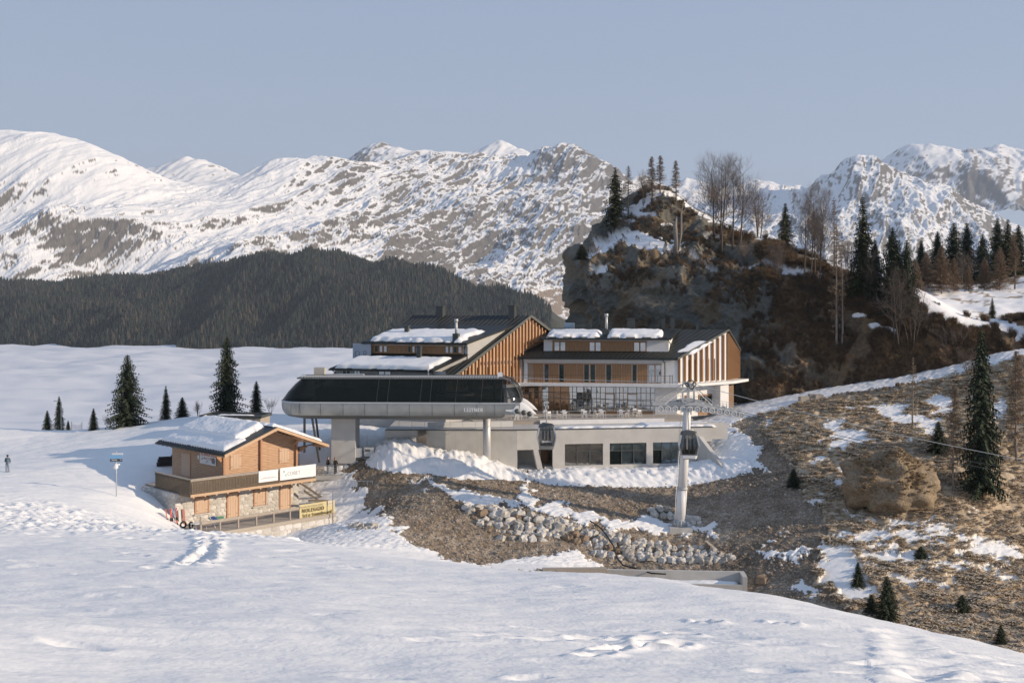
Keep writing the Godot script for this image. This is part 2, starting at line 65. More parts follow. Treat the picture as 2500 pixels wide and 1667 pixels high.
const HILL_SNOW := [
[2.00,12.2,8.6,-173.4,14.3,8.5,-169.8,16.5,8.6,-168.0,18.8,8.8,-167.0,20.3,8.3,-165.8,21.3,7.4,-164.1],
[1.90,12.7,6.8,-165.2,14.7,8.0,-167.6,17.6,8.8,-167.8,20.6,9.4,-167.6,22.8,8.8,-166.8,23.8,8.5,-166.7],
[0.80,12.3,6.0,-163.7,13.1,6.9,-165.0],
[1.40,15.7,10.2,-172.3,16.7,10.0,-170.7,20.7,10.0,-168.5],
[1.00,20.1,7.8,-164.7,23.0,7.0,-163.8,25.4,6.9,-164.3,27.0,6.0,-163.2],
[0.45,26.8,6.0,-163.0,28.2,4.7,-160.7,29.2,3.8,-158.9],
[0.80,12.5,4.4,-161.6,13.7,5.1,-161.0],
[1.10,18.2,14.7,-176.8,19.8,15.4,-175.7,21.3,16.4,-175.7,22.3,17.0,-175.9],
[0.70,19.8,14.8,-175.1,20.5,14.0,-173.7,22.0,13.6,-172.6],
[1.00,22.3,17.4,-176.4,23.6,18.0,-177.0,24.8,17.8,-176.8,26.6,16.8,-176.4],
[0.90,16.4,12.7,-176.6,17.3,13.1,-175.7,19.0,12.5,-172.8],
[0.35,18.2,11.1,-171.3,20.1,10.8,-169.8],
[0.35,23.4,12.4,-171.1,24.7,12.3,-171.3],
[1.30,26.6,16.8,-176.4,28.4,15.5,-175.9,30.0,14.2,-175.0,31.8,13.5,-175.2],
[0.40,26.1,7.5,-165.6,27.9,7.0,-164.9,29.2,6.5,-164.1],
[0.60,29.7,9.7,-167.9,31.3,9.8,-167.5],
[1.30,30.8,13.4,-173.7,33.1,12.5,-173.5,35.1,11.2,-170.3,37.2,10.2,-168.2],
[1.80,44.6,6.2,-158.7,47.7,4.8,-154.7],
[0.70,35.9,5.4,-159.5,37.8,4.7,-157.3,39.9,4.2,-154.7,42.9,3.7,-151.6],
[0.60,30.9,5.5,-161.9,33.3,5.0,-160.2,33.7,4.5,-159.2,34.7,5.0,-159.4],
[0.50,30.0,9.8,-168.0,31.3,9.8,-167.5],
[1.70,44.8,6.2,-158.5,46.6,4.8,-154.7,48.0,3.5,-150.5,49.5,2.2,-147.4],
[0.70,37.9,4.5,-156.9,40.1,4.3,-154.7,42.8,3.6,-151.5],
[1.50,50.4,2.4,-147.9,53.3,1.9,-147.5,55.9,1.2,-147.6],
[3.20,55.1,1.2,-146.9,57.1,-0.1,-145.9,59.8,-1.3,-146.4],
[1.60,54.6,-0.1,-144.2,56.9,-1.3,-143.4,59.3,-2.3,-143.1,62.2,-2.5,-143.5],
[1.20,63.4,-2.0,-145.9,63.4,-2.7,-142.7],
[0.35,46.8,-2.8,-144.1,47.8,-2.9,-143.7,49.7,-3.4,-143.0],
[0.30,45.0,-1.4,-145.2,46.3,-1.5,-144.7],
[1.00,64.1,-2.8,-142.2,65.0,-3.7,-141.3]]


const SHIFT := 2700.0      # focal length in photograph pixels (2500 wide); P() turns a sighted point and its distance into metres

var M := {}
var rng := RandomNumberGenerator.new()
var ub: BoxMesh
var names := {}

func P(px: float, py: float, d: float) -> Vector3:
	return Vector3((px - 1250.0) / SHIFT * d, (745.0 - py) / SHIFT * d, -d)

# ---------------------------------------------------------------- small tools
func mb(flat := true) -> SurfaceTool:
	var st := SurfaceTool.new()
	st.begin(Mesh.PRIMITIVE_TRIANGLES)
	st.set_smooth_group(-1 if flat else 0)
	return st

func tri(st: SurfaceTool, a: Vector3, b: Vector3, c: Vector3) -> void:
	st.add_vertex(a); st.add_vertex(b); st.add_vertex(c)

func quad(st: SurfaceTool, a: Vector3, b: Vector3, c: Vector3, d: Vector3) -> void:   # clockwise seen from outside
	tri(st, a, b, c); tri(st, a, c, d)

func box(st: SurfaceTool, c: Vector3, s: Vector3, b := Basis.IDENTITY) -> void:
	var h := s * 0.5
	var p := []
	for i in 8:
		p.append(c + b * Vector3(h.x if i & 1 else -h.x, h.y if i & 2 else -h.y, h.z if i & 4 else -h.z))
	quad(st, p[4], p[6], p[7], p[5]); quad(st, p[1], p[3], p[2], p[0])
	quad(st, p[0], p[2], p[6], p[4]); quad(st, p[5], p[7], p[3], p[1])
	quad(st, p[6], p[2], p[3], p[7]); quad(st, p[0], p[4], p[5], p[1])

func bar(st: SurfaceTool, a: Vector3, b: Vector3, w: float, t: float) -> void:     # a square bar between two points
	var y := (b - a).normalized()
	var x := y.cross(Vector3.UP if absf(y.y) < 0.95 else Vector3.RIGHT).normalized()
	box(st, (a + b) * 0.5, Vector3(w, a.distance_to(b), t), Basis(x, y, x.cross(y)))

func tube(st: SurfaceTool, pts: Array, radii: Array, n := 8, cap := true) -> void:
	var rings := []
	for i in pts.size():
		var t: Vector3 = (pts[mini(i + 1, pts.size() - 1)] - pts[maxi(i - 1, 0)]).normalized()
		var x := t.cross(Vector3.UP if absf(t.y) < 0.97 else Vector3.BACK).normalized()
		var y := x.cross(t)
		var r: float = radii[mini(i, radii.size() - 1)]
		var ring := []
		for k in n:
			var g := TAU * k / n
			ring.append(pts[i] + (x * cos(g) + y * sin(g)) * r)
		rings.append(ring)
	for i in rings.size() - 1:
		for k in n:
			var l := (k + 1) % n
			quad(st, rings[i][k], rings[i][l], rings[i + 1][l], rings[i + 1][k])
	if cap:
		for k in n:
			var l := (k + 1) % n
			tri(st, pts[0], rings[0][l], rings[0][k])
			tri(st, pts[-1], rings[-1][k], rings[-1][l])

func prism(st: SurfaceTool, poly: Array, z0: float, z1: float, o := Transform3D.IDENTITY) -> void:   # a polygon in x,y drawn out along z
	var ids := Geometry2D.triangulate_polygon(PackedVector2Array(poly))
	if ids.is_empty():
		return
	var area := 0.0
	for i in poly.size():
		var q: Vector2 = poly[(i + 1) % poly.size()]
		area += poly[i].x * q.y - q.x * poly[i].y
	for i in range(0, ids.size(), 3):
		var a: Vector2 = poly[ids[i]]; var b: Vector2 = poly[ids[i + 1]]; var c: Vector2 = poly[ids[i + 2]]
		if (b - a).cross(c - a) > 0.0:
			var w := b; b = c; c = w
		tri(st, o * Vector3(a.x, a.y, z1), o * Vector3(b.x, b.y, z1), o * Vector3(c.x, c.y, z1))
		tri(st, o * Vector3(a.x, a.y, z0), o * Vector3(c.x, c.y, z0), o * Vector3(b.x, b.y, z0))
	for i in poly.size():
		var a: Vector2 = poly[i]; var b: Vector2 = poly[(i + 1) % poly.size()]
		if area > 0.0:
			var w := a; a = b; b = w
		quad(st, o * Vector3(a.x, a.y, z0), o * Vector3(b.x, b.y, z0), o * Vector3(b.x, b.y, z1), o * Vector3(a.x, a.y, z1))

func done(st: SurfaceTool) -> ArrayMesh:
	st.generate_normals()
	return st.commit()

func part(called: String, mesh, mat: Material, parent: Node) -> MeshInstance3D:
	var o := MeshInstance3D.new()
	o.mesh = done(mesh) if mesh is SurfaceTool else mesh
	o.material_override = mat
	o.name = called
	parent.add_child(o, true)
	return o

func bp(parent: Node, called: String, c: Vector3, s: Vector3, mat: Material, b := Basis.IDENTITY) -> MeshInstance3D:   # a box-shaped part
	var o := part(called, ub, mat, parent)
	o.transform = Transform3D(b * Basis.from_scale(s), c)
	return o

func numbered(called: String) -> String:
	if not names.has(called):
		names[called] = 0
		return called
	names[called] += 1
	return "%s_%03d" % [called, names[called]]

func tag(o: Node, label: String, category: String, group := "", kind := "") -> void:
	if label: o.set_meta("label", label)
	if category: o.set_meta("category", category)
	if group: o.set_meta("group", group)
	if kind: o.set_meta("kind", kind)

func thing(called: String, label: String, category: String, at := Vector3.ZERO, turn := 0.0, group := "") -> Node3D:
	var o := Node3D.new()
	o.name = numbered(called)
	add_child(o)
	o.position = at
	o.rotation.y = turn
	tag(o, label, category, group)
	return o

func solid(called: String, mesh, mat: Material, label: String, category: String, group := "") -> MeshInstance3D:   # a thing that is one mesh
	var o := part(numbered(called), mesh, mat, self)
	tag(o, label, category, group)
	return o

func setting(called: String, mesh, mat: Material) -> MeshInstance3D:
	var o := part(numbered(called), mesh, mat, self)
	o.set_meta("kind", "structure")
	return o

func copy(src: Node3D, called: String, at: Vector3, turn: float, size: Vector3, label: String) -> Node3D:
	var o: Node3D = src.duplicate()
	o.name = numbered(called)
	add_child(o)
	o.transform = Transform3D(Basis(Vector3.UP, turn) * Basis.from_scale(size), at)
	o.set_meta("label", label)
	return o

# ---------------------------------------------------------------- materials
func lin(r: float, g: float, b: float) -> Color:
	return Color(r, g, b).linear_to_srgb()

func ramp(stops: Array) -> Array:           # 256 sRGB byte triples from [place, linear colour] stops
	var out := []
	for i in 256:
		var t := i / 255.0
		var c: Color = stops[0][1]
		for k in stops.size() - 1:
			if t >= stops[k][0]:
				c = stops[k][1].lerp(stops[k + 1][1], clampf((t - stops[k][0]) / maxf(stops[k + 1][0] - stops[k][0], 0.001), 0, 1))
		c = c.linear_to_srgb()
		out.append([int(c.r * 255), int(c.g * 255), int(c.b * 255)])
	return out

func noise(seed_: int, freq: float, oct := 4, kind := FastNoiseLite.TYPE_SIMPLEX_SMOOTH) -> FastNoiseLite:
	var n := FastNoiseLite.new()
	n.seed = seed_; n.frequency = freq; n.noise_type = kind
	n.fractal_octaves = oct
	n.fractal_type = FastNoiseLite.FRACTAL_FBM if oct > 1 else FastNoiseLite.FRACTAL_NONE
	return n

func tiled(n: FastNoiseLite, w: int, h: int) -> Image:
	var im := n.get_seamless_image(w, h)
	im.convert(Image.FORMAT_L8)
	return im

func colour_tex(im: Image, stops: Array) -> ImageTexture:
	var lut := ramp(stops)
	var src := im.get_data()
	var out := PackedByteArray()
	out.resize(src.size() * 3)
	for i in src.size():
		var c: Array = lut[src[i]]
		out[i * 3] = c[0]; out[i * 3 + 1] = c[1]; out[i * 3 + 2] = c[2]
	var t := Image.create_from_data(im.get_width(), im.get_height(), false, Image.FORMAT_RGB8, out)
	t.generate_mipmaps()
	return ImageTexture.create_from_image(t)

func normal_tex(im: Image, strength: float) -> ImageTexture:
	var t: Image = im.duplicate()
	t.convert(Image.FORMAT_RGB8)
	t.bump_map_to_normal_map(strength)
	t.generate_mipmaps()
	return ImageTexture.create_from_image(t)

func plain(c: Color, rough := 0.8, metal := 0.0) -> StandardMaterial3D:
	var m := StandardMaterial3D.new()
	m.albedo_color = c
	m.roughness = rough
	m.metallic = metal
	return m

func textured(im: Image, stops: Array, scale: Vector3, rough := 0.85, bump := 0.0, world := true) -> StandardMaterial3D:
	var m := StandardMaterial3D.new()
	m.albedo_texture = colour_tex(im, stops)
	m.roughness = rough
	m.uv1_triplanar = true
	m.uv1_world_triplanar = world
	m.uv1_scale = scale
	if bump > 0.0:
		m.normal_enabled = true
		m.normal_texture = normal_tex(im, bump)
	return m

func make_materials() -> void:
	var soft := tiled(noise(3, 0.012, 5), 256, 256)
	var fine := tiled(noise(5, 0.05, 4), 256, 256)
	var grain := tiled(noise(7, 0.03, 4), 256, 256)
	var small: Image = grain.duplicate()
	small.resize(16, 256)
	small.resize(256, 256, Image.INTERPOLATE_CUBIC)          # streaks along u
	var upright: Image = small.duplicate()
	upright.rotate_90(CLOCKWISE)
	M.snow = textured(tiled(noise(11, 0.02, 5), 512, 512), [[0, Color(.82, .81, .785)], [1, Color(.89, .88, .85)]], Vector3(.35, .35, .35), 0.75, 2.6)
	M.roof_snow = textured(fine, [[0, Color(.82, .815, .80)], [1, Color(.89, .88, .86)]], Vector3(.7, .7, .7), 0.75, 1.2)
	M.larch = textured(upright, [[0, Color(.28, .14, .065)], [.5, Color(.40, .225, .11)], [1, Color(.50, .30, .16)]], Vector3(.6, .25, .6), 0.7, 0.0, false)
	M.larch_panel = textured(upright, [[0, Color(.22, .115, .05)], [.5, Color(.32, .175, .08)], [1, Color(.42, .245, .12)]], Vector3(1.6, .12, 1.6), 0.65, 0.8)
	M.log_wood = textured(small, [[0, Color(.38, .225, .13)], [.5, Color(.53, .35, .225)], [1, Color(.60, .425, .29)]], Vector3(.25, 1.1, .25), 0.75, 0.8)
	M.pale_wood = textured(upright, [[0, Color(.50, .35, .24)], [1, Color(.62, .46, .34)]], Vector3(1.2, .2, 1.2), 0.75, 0.4)
	M.trim_wood = textured(small, [[0, Color(.46, .30, .18)], [1, Color(.58, .41, .27)]], Vector3(.3, .3, .3), 0.75, 0.0)
	M.red_wood = plain(lin(.45, .25, .145), 0.7)
	M.old_wood = textured(upright, [[0, Color(.07, .05, .035)], [.5, Color(.13, .10, .07)], [1, Color(.21, .17, .12)]], Vector3(1.5, .3, 1.5), 0.85, 0.6)
	M.grey_wood = textured(small, [[0, Color(.28, .24, .2)], [1, Color(.42, .37, .31)]], Vector3(.4, .4, .4), 0.85)
	M.dark_wood = textured(upright, [[0, Color(.16, .09, .045)], [1, Color(.28, .165, .085)]], Vector3(1.2, .2, 1.2), 0.6)
	M.plaster = textured(soft, [[0, Color(.70, .69, .67)], [1, Color(.80, .79, .77)]], Vector3(.2, .2, .2), 0.9)
	M.grey_plaster = textured(soft, [[0, Color(.40, .395, .375)], [1, Color(.50, .49, .465)]], Vector3(.2, .2, .2), 0.9)
	M.concrete = textured(soft, [[0, Color(.48, .465, .43)], [1, Color(.57, .555, .52)]], Vector3(.16, .16, .16), 0.9, 0.4)
	M.mortar = textured(fine, [[0, Color(.42, .395, .355)], [1, Color(.54, .515, .475)]], Vector3(.6, .6, .6), 0.95, 1.5)
	M.slab = textured(fine, [[0, Color(.33, .29, .24)], [1, Color(.44, .39, .33)]], Vector3(.5, .5, .5), 0.9)
	M.stones = []
	for c in [Color(.50, .48, .445), Color(.60, .58, .55), Color(.44, .415, .375), Color(.54, .51, .46), Color(.64, .62, .59)]:
		M.stones.append(textured(fine, [[0, c * 0.72], [.5, c], [1, c * 1.12]], Vector3(.9, .9, .9), 0.95, 2.0))
	M.boulders = []
	for c in [Color(.50, .46, .40), Color(.56, .525, .47), Color(.42, .385, .33), Color(.60, .57, .52)]:
		M.boulders.append(textured(fine, [[0, c * 0.7], [.5, c], [1, c * 1.1]], Vector3(.9, .9, .9), 0.95, 2.0))
	M.brown_stone = textured(fine, [[0, Color(.17, .12, .08)], [1, Color(.30, .23, .16)]], Vector3(.9, .9, .9), 0.95, 2.0)
	M.roof_metal = textured(soft, [[0, Color(.010, .013, .012)], [1, Color(.022, .025, .023)]], Vector3(.3, .3, .3), 0.5)
	M.trim_metal = plain(lin(.06, .065, .06), 0.5)
	M.gutter = plain(lin(.03, .035, .033), 0.45, 0.3)
	M.silver = textured(soft, [[0, Color(.27, .28, .27)], [1, Color(.36, .37, .36)]], Vector3(.15, .15, .15), 0.32)
	M.silver.metallic = 0.55
	M.belly = plain(lin(.16, .165, .155), 0.55, 0.3)
	M.steel = textured(fine, [[0, Color(.42, .43, .43)], [1, Color(.55, .56, .56)]], Vector3(.8, .8, .8), 0.5)
	M.steel.metallic = 0.35
	M.dark_steel = plain(lin(.10, .105, .10), 0.5, 0.4)
	M.white_paint = plain(lin(.74, .74, .73), 0.5)
	M.rubber = plain(lin(.03, .03, .03), 0.9)
	M.black = plain(lin(.012, .013, .013), 0.6)
	M.black_glass = plain(lin(.012, .017, .017), 0.16)
	M.black_glass.transparency = BaseMaterial3D.TRANSPARENCY_ALPHA
	M.black_glass.albedo_color.a = 0.9
	M.black_glass.metallic_specular = 0.15
	M.smoked = plain(lin(.02, .028, .03), 0.06)
	M.smoked.transparency = BaseMaterial3D.TRANSPARENCY_ALPHA
	M.smoked.albedo_color.a = 0.55
	M.mirror_glass = plain(lin(.42, .45, .47), 0.03, 0.92)
	M.mirror_soft = plain(lin(.34, .34, .33), 0.05, 0.9)
	M.bronze = plain(lin(.20, .13, .085), 0.06, 0.85)
	M.blue_glass = plain(lin(.16, .21, .24), 0.04, 0.85)
	M.dark_pane = plain(lin(.012, .03, .028), 0.08, 0.3)
	M.room = plain(lin(.34, .27, .20), 0.9)
	M.bark = textured(upright, [[0, Color(.06, .045, .035)], [1, Color(.16, .125, .10)]], Vector3(2, .7, 2), 0.95, 1.5)
	M.pale_bark = textured(upright, [[0, Color(.16, .135, .11)], [1, Color(.34, .30, .26)]], Vector3(2, .7, 2), 0.95, 1.0)
	M.turf_rock = textured(tiled(noise(13, 0.03, 5), 256, 256), [[0, Color(.10, .08, .055)], [.45, Color(.22, .165, .105)], [.7, Color(.32, .245, .16)], [1, Color(.38, .35, .31)]], Vector3(.45, .45, .45), 0.95, 4.0)
	M.white = plain(lin(.78, .78, .78), 0.7)
	M.text_grey = plain(lin(.30, .33, .34), 0.8)

# ---------------------------------------------------------------- a smooth surface through surveyed points
class Surf:
	var x0 := 0.0
	var z0 := 0.0
	var c := 1.0
	var nx := 0
	var nz := 0
	var v := PackedFloat32Array()

	func _init(pts: Array, lam: float, ax: float, az: float, bx: float, bz: float, cell: float) -> void:
		var n: int = pts.size() / 3
		var m := n + 3
		var x := PackedFloat64Array(); var z := PackedFloat64Array()
		for i in n:
			x.append(pts[i * 3]); z.append(pts[i * 3 + 1])
		var rows: Array[PackedFloat64Array] = []
		for i in n:
			var r := PackedFloat64Array()
			r.resize(m + 1)
			for j in n:
				var d := (x[i] - x[j]) * (x[i] - x[j]) + (z[i] - z[j]) * (z[i] - z[j])
				r[j] = 0.5 * d * log(d + 1e-9)
			r[i] += lam
			r[n] = 1.0; r[n + 1] = x[i]; r[n + 2] = z[i]; r[m] = pts[i * 3 + 2]
			rows.append(r)
		for k in 3:
			var r := PackedFloat64Array()
			r.resize(m + 1)
			for j in n:
				r[j] = 1.0 if k == 0 else (x[j] if k == 1 else z[j])
			rows.append(r)
		for i in m:
			var best := i
			for k in range(i + 1, m):
				if absf(rows[k][i]) > absf(rows[best][i]):
					best = k
			var sw := rows[i]; rows[i] = rows[best]; rows[best] = sw
			var ri := rows[i]
			for k in range(i + 1, m):
				var rk := rows[k]
				var f := rk[i] / ri[i]
				if f != 0.0:
					for j in range(i, m + 1):
						rk[j] -= f * ri[j]
					rows[k] = rk
		var w := PackedFloat64Array()
		w.resize(m)
		for i in range(m - 1, -1, -1):
			var s := rows[i][m]
			for j in range(i + 1, m):
				s -= rows[i][j] * w[j]
			w[i] = s / rows[i][i]
		x0 = ax; z0 = az; c = cell
		nx = int((bx - ax) / cell) + 2; nz = int((bz - az) / cell) + 2
		v.resize(nx * nz)
		for kz in nz:
			var pz := z0 + kz * c
			for kx in nx:
				var qx := x0 + kx * c
				var s := w[n] + w[n + 1] * qx + w[n + 2] * pz
				for i in n:
					var ex := qx - x[i]
					var ez := pz - z[i]
					var d := ex * ex + ez * ez
					s += w[i] * 0.5 * d * log(d + 1e-9)
				v[kz * nx + kx] = s

	func at(px: float, pz: float) -> float:
		var fx := clampf((px - x0) / c, 1.0, nx - 3.001)
		var fz := clampf((pz - z0) / c, 1.0, nz - 3.001)
		var ix := int(fx); var iz := int(fz)
		var tx := fx - ix; var tz := fz - iz
		var a0 := tx * (-0.5 + tx * (1.0 - 0.5 * tx)); var a1 := 1.0 + tx * tx * (1.5 * tx - 2.5); var a2 := tx * (0.5 + tx * (2.0 - 1.5 * tx)); var a3 := tx * tx * (0.5 * tx - 0.5)
		var b := (iz - 1) * nx + ix - 1
		var r0 := v[b] * a0 + v[b + 1] * a1 + v[b + 2] * a2 + v[b + 3] * a3
		b += nx
		var r1 := v[b] * a0 + v[b + 1] * a1 + v[b + 2] * a2 + v[b + 3] * a3
		b += nx
		var r2 := v[b] * a0 + v[b + 1] * a1 + v[b + 2] * a2 + v[b + 3] * a3
		b += nx
		var r3 := v[b] * a0 + v[b + 1] * a1 + v[b + 2] * a2 + v[b + 3] * a3
		return r0 * tz * (-0.5 + tz * (1.0 - 0.5 * tz)) + r1 * (1.0 + tz * tz * (1.5 * tz - 2.5)) + r2 * tz * (0.5 + tz * (2.0 - 1.5 * tz)) + r3 * tz * tz * (0.5 * tz - 0.5)

func sheet(vs: PackedVector3Array, cols: int, rows: int, uvs := PackedVector2Array(), cs := PackedColorArray()) -> ArrayMesh:   # a grid of points, rows going away, columns going right
	var ns := PackedVector3Array()
	ns.resize(vs.size())
	for r in rows:
		var up := mini(r + 1, rows - 1) * cols
		var dn := maxi(r - 1, 0) * cols
		for k in cols:
			ns[r * cols + k] = (vs[r * cols + mini(k + 1, cols - 1)] - vs[r * cols + maxi(k - 1, 0)]).cross(vs[up + k] - vs[dn + k]).normalized()
	var ix := PackedInt32Array()
	ix.resize((cols - 1) * (rows - 1) * 6)
	var n := 0
	for r in rows - 1:
		for k in cols - 1:
			var a := r * cols + k
			ix[n] = a; ix[n + 1] = a + cols; ix[n + 2] = a + cols + 1
			ix[n + 3] = a; ix[n + 4] = a + cols + 1; ix[n + 5] = a + 1
			n += 6
	var arr := []
	arr.resize(Mesh.ARRAY_MAX)
	arr[Mesh.ARRAY_VERTEX] = vs
	arr[Mesh.ARRAY_NORMAL] = ns
	arr[Mesh.ARRAY_INDEX] = ix
	if not uvs.is_empty():
		arr[Mesh.ARRAY_TEX_UV] = uvs
	if not cs.is_empty():
		arr[Mesh.ARRAY_COLOR] = cs
	var m := ArrayMesh.new()
	m.add_surface_from_arrays(Mesh.PRIMITIVE_TRIANGLES, arr)
	return m

# ---------------------------------------------------------------- the ground near the houses
const MAP := Rect2(-72, -160, 147, 100)     # the part of the ground whose cover is mapped, x and z
const MAP_W := 2048
const MAP_H := 1393
var land: Surf
var cover: PackedByteArray                   # 0 snow, 100 stony earth, 200 dry grass
var wave := noise(21, 0.10, 3)
var ripple := noise(22, 0.55, 3)
var chunk := noise(23, 1.1, 2)
var clump := noise(24, 0.95, 1, FastNoiseLite.TYPE_CELLULAR)

func cover_at(x: float, z: float) -> int:
	var i := int((x - MAP.position.x) / MAP.size.x * MAP_W)
	var j := int((z - MAP.position.y) / MAP.size.y * MAP_H)
	if j >= MAP_H:
		return 0
	return cover[clampi(j, 0, MAP_H - 1) * MAP_W + clampi(i, 0, MAP_W - 1)]

func ground(x: float, z: float) -> float:
	var d := -z
	var y := land.at(x, z)
	var c := cover_at(x, z)
	if c == 0:
		var calm := 1.0
		if d < 66.0 or x < -20.0:
			y += wave.get_noise_2d(x, z * 1.6) * 0.16 * clampf(d / 25.0, 0.3, 1.0)
		y += ripple.get_noise_2d(x * 0.8, z * 1.5) * 0.05 * calm
		if d > 64.0 and d < 98.0 and x < -14.0:
			y += maxf(chunk.get_noise_2d(x * 0.7, z), 0.0) * 0.35 * smoothstep(64.0, 74.0, d) * (1.0 - smoothstep(90.0, 98.0, d))
		elif d > 98.0 and x > -31.0:
			y += (0.10 + absf(chunk.get_noise_2d(x * 1.3, z * 1.3)) * 0.22) * smoothstep(-31.0, -21.0, x)
	elif c == 100:
		y += chunk.get_noise_2d(x, z) * 0.16
	else:
		y += wave.get_noise_2d(x * 3.0, z * 5.0) * 0.28 + clump.get_noise_2d(x * 1.25 + z * 0.5, z * 0.8 - x * 0.25) * -0.34 + chunk.get_noise_2d(x * 1.4, z * 1.4) * 0.06
	return y

func spot(px: float, py: float, d: float) -> Vector3:       # where a sighting meets the ground, searched round an estimated distance
	var best := P(px, py, d)
	var gap := 1e9
	for k in 121:
		var e := d - 12.0 + k * 0.2
		var p := P(px, py, e)
		var q := absf(ground(p.x, p.z) - p.y) + absf(e - d) * 0.01
		if q < gap:
			gap = q
			best = p
	best.y = ground(best.x, best.z)
	return best

func on(x: float, z: float, dy := 0.0) -> Vector3:
	return Vector3(x, ground(x, z) + dy, z)

func fill(im: Image, flat: Array, value: int) -> void:
	var n: int = flat.size() / 2
	var xs := []; var ys := []
	var lo := MAP_H; var hi := 0
	for i in n:
		xs.append((flat[i * 2] - MAP.position.x) / MAP.size.x * MAP_W)
		ys.append((flat[i * 2 + 1] - MAP.position.y) / MAP.size.y * MAP_H)
		lo = mini(lo, int(ys[i])); hi = maxi(hi, int(ys[i]) + 1)
	for y in range(maxi(lo, 0), mini(hi, MAP_H)):
		var cut := []
		for i in n:
			var j := (i + 1) % n
			if (ys[i] <= y + 0.5) != (ys[j] <= y + 0.5):
				cut.append(xs[i] + (y + 0.5 - ys[i]) / (ys[j] - ys[i]) * (xs[j] - xs[i]))
		cut.sort()
		for k in range(0, cut.size() - 1, 2):
			var a := clampi(int(cut[k]), 0, MAP_W)
			var b := clampi(int(cut[k + 1]), 0, MAP_W)
			if b > a:
				im.fill_rect(Rect2i(a, y, b - a, 1), Color8(value, value, value))

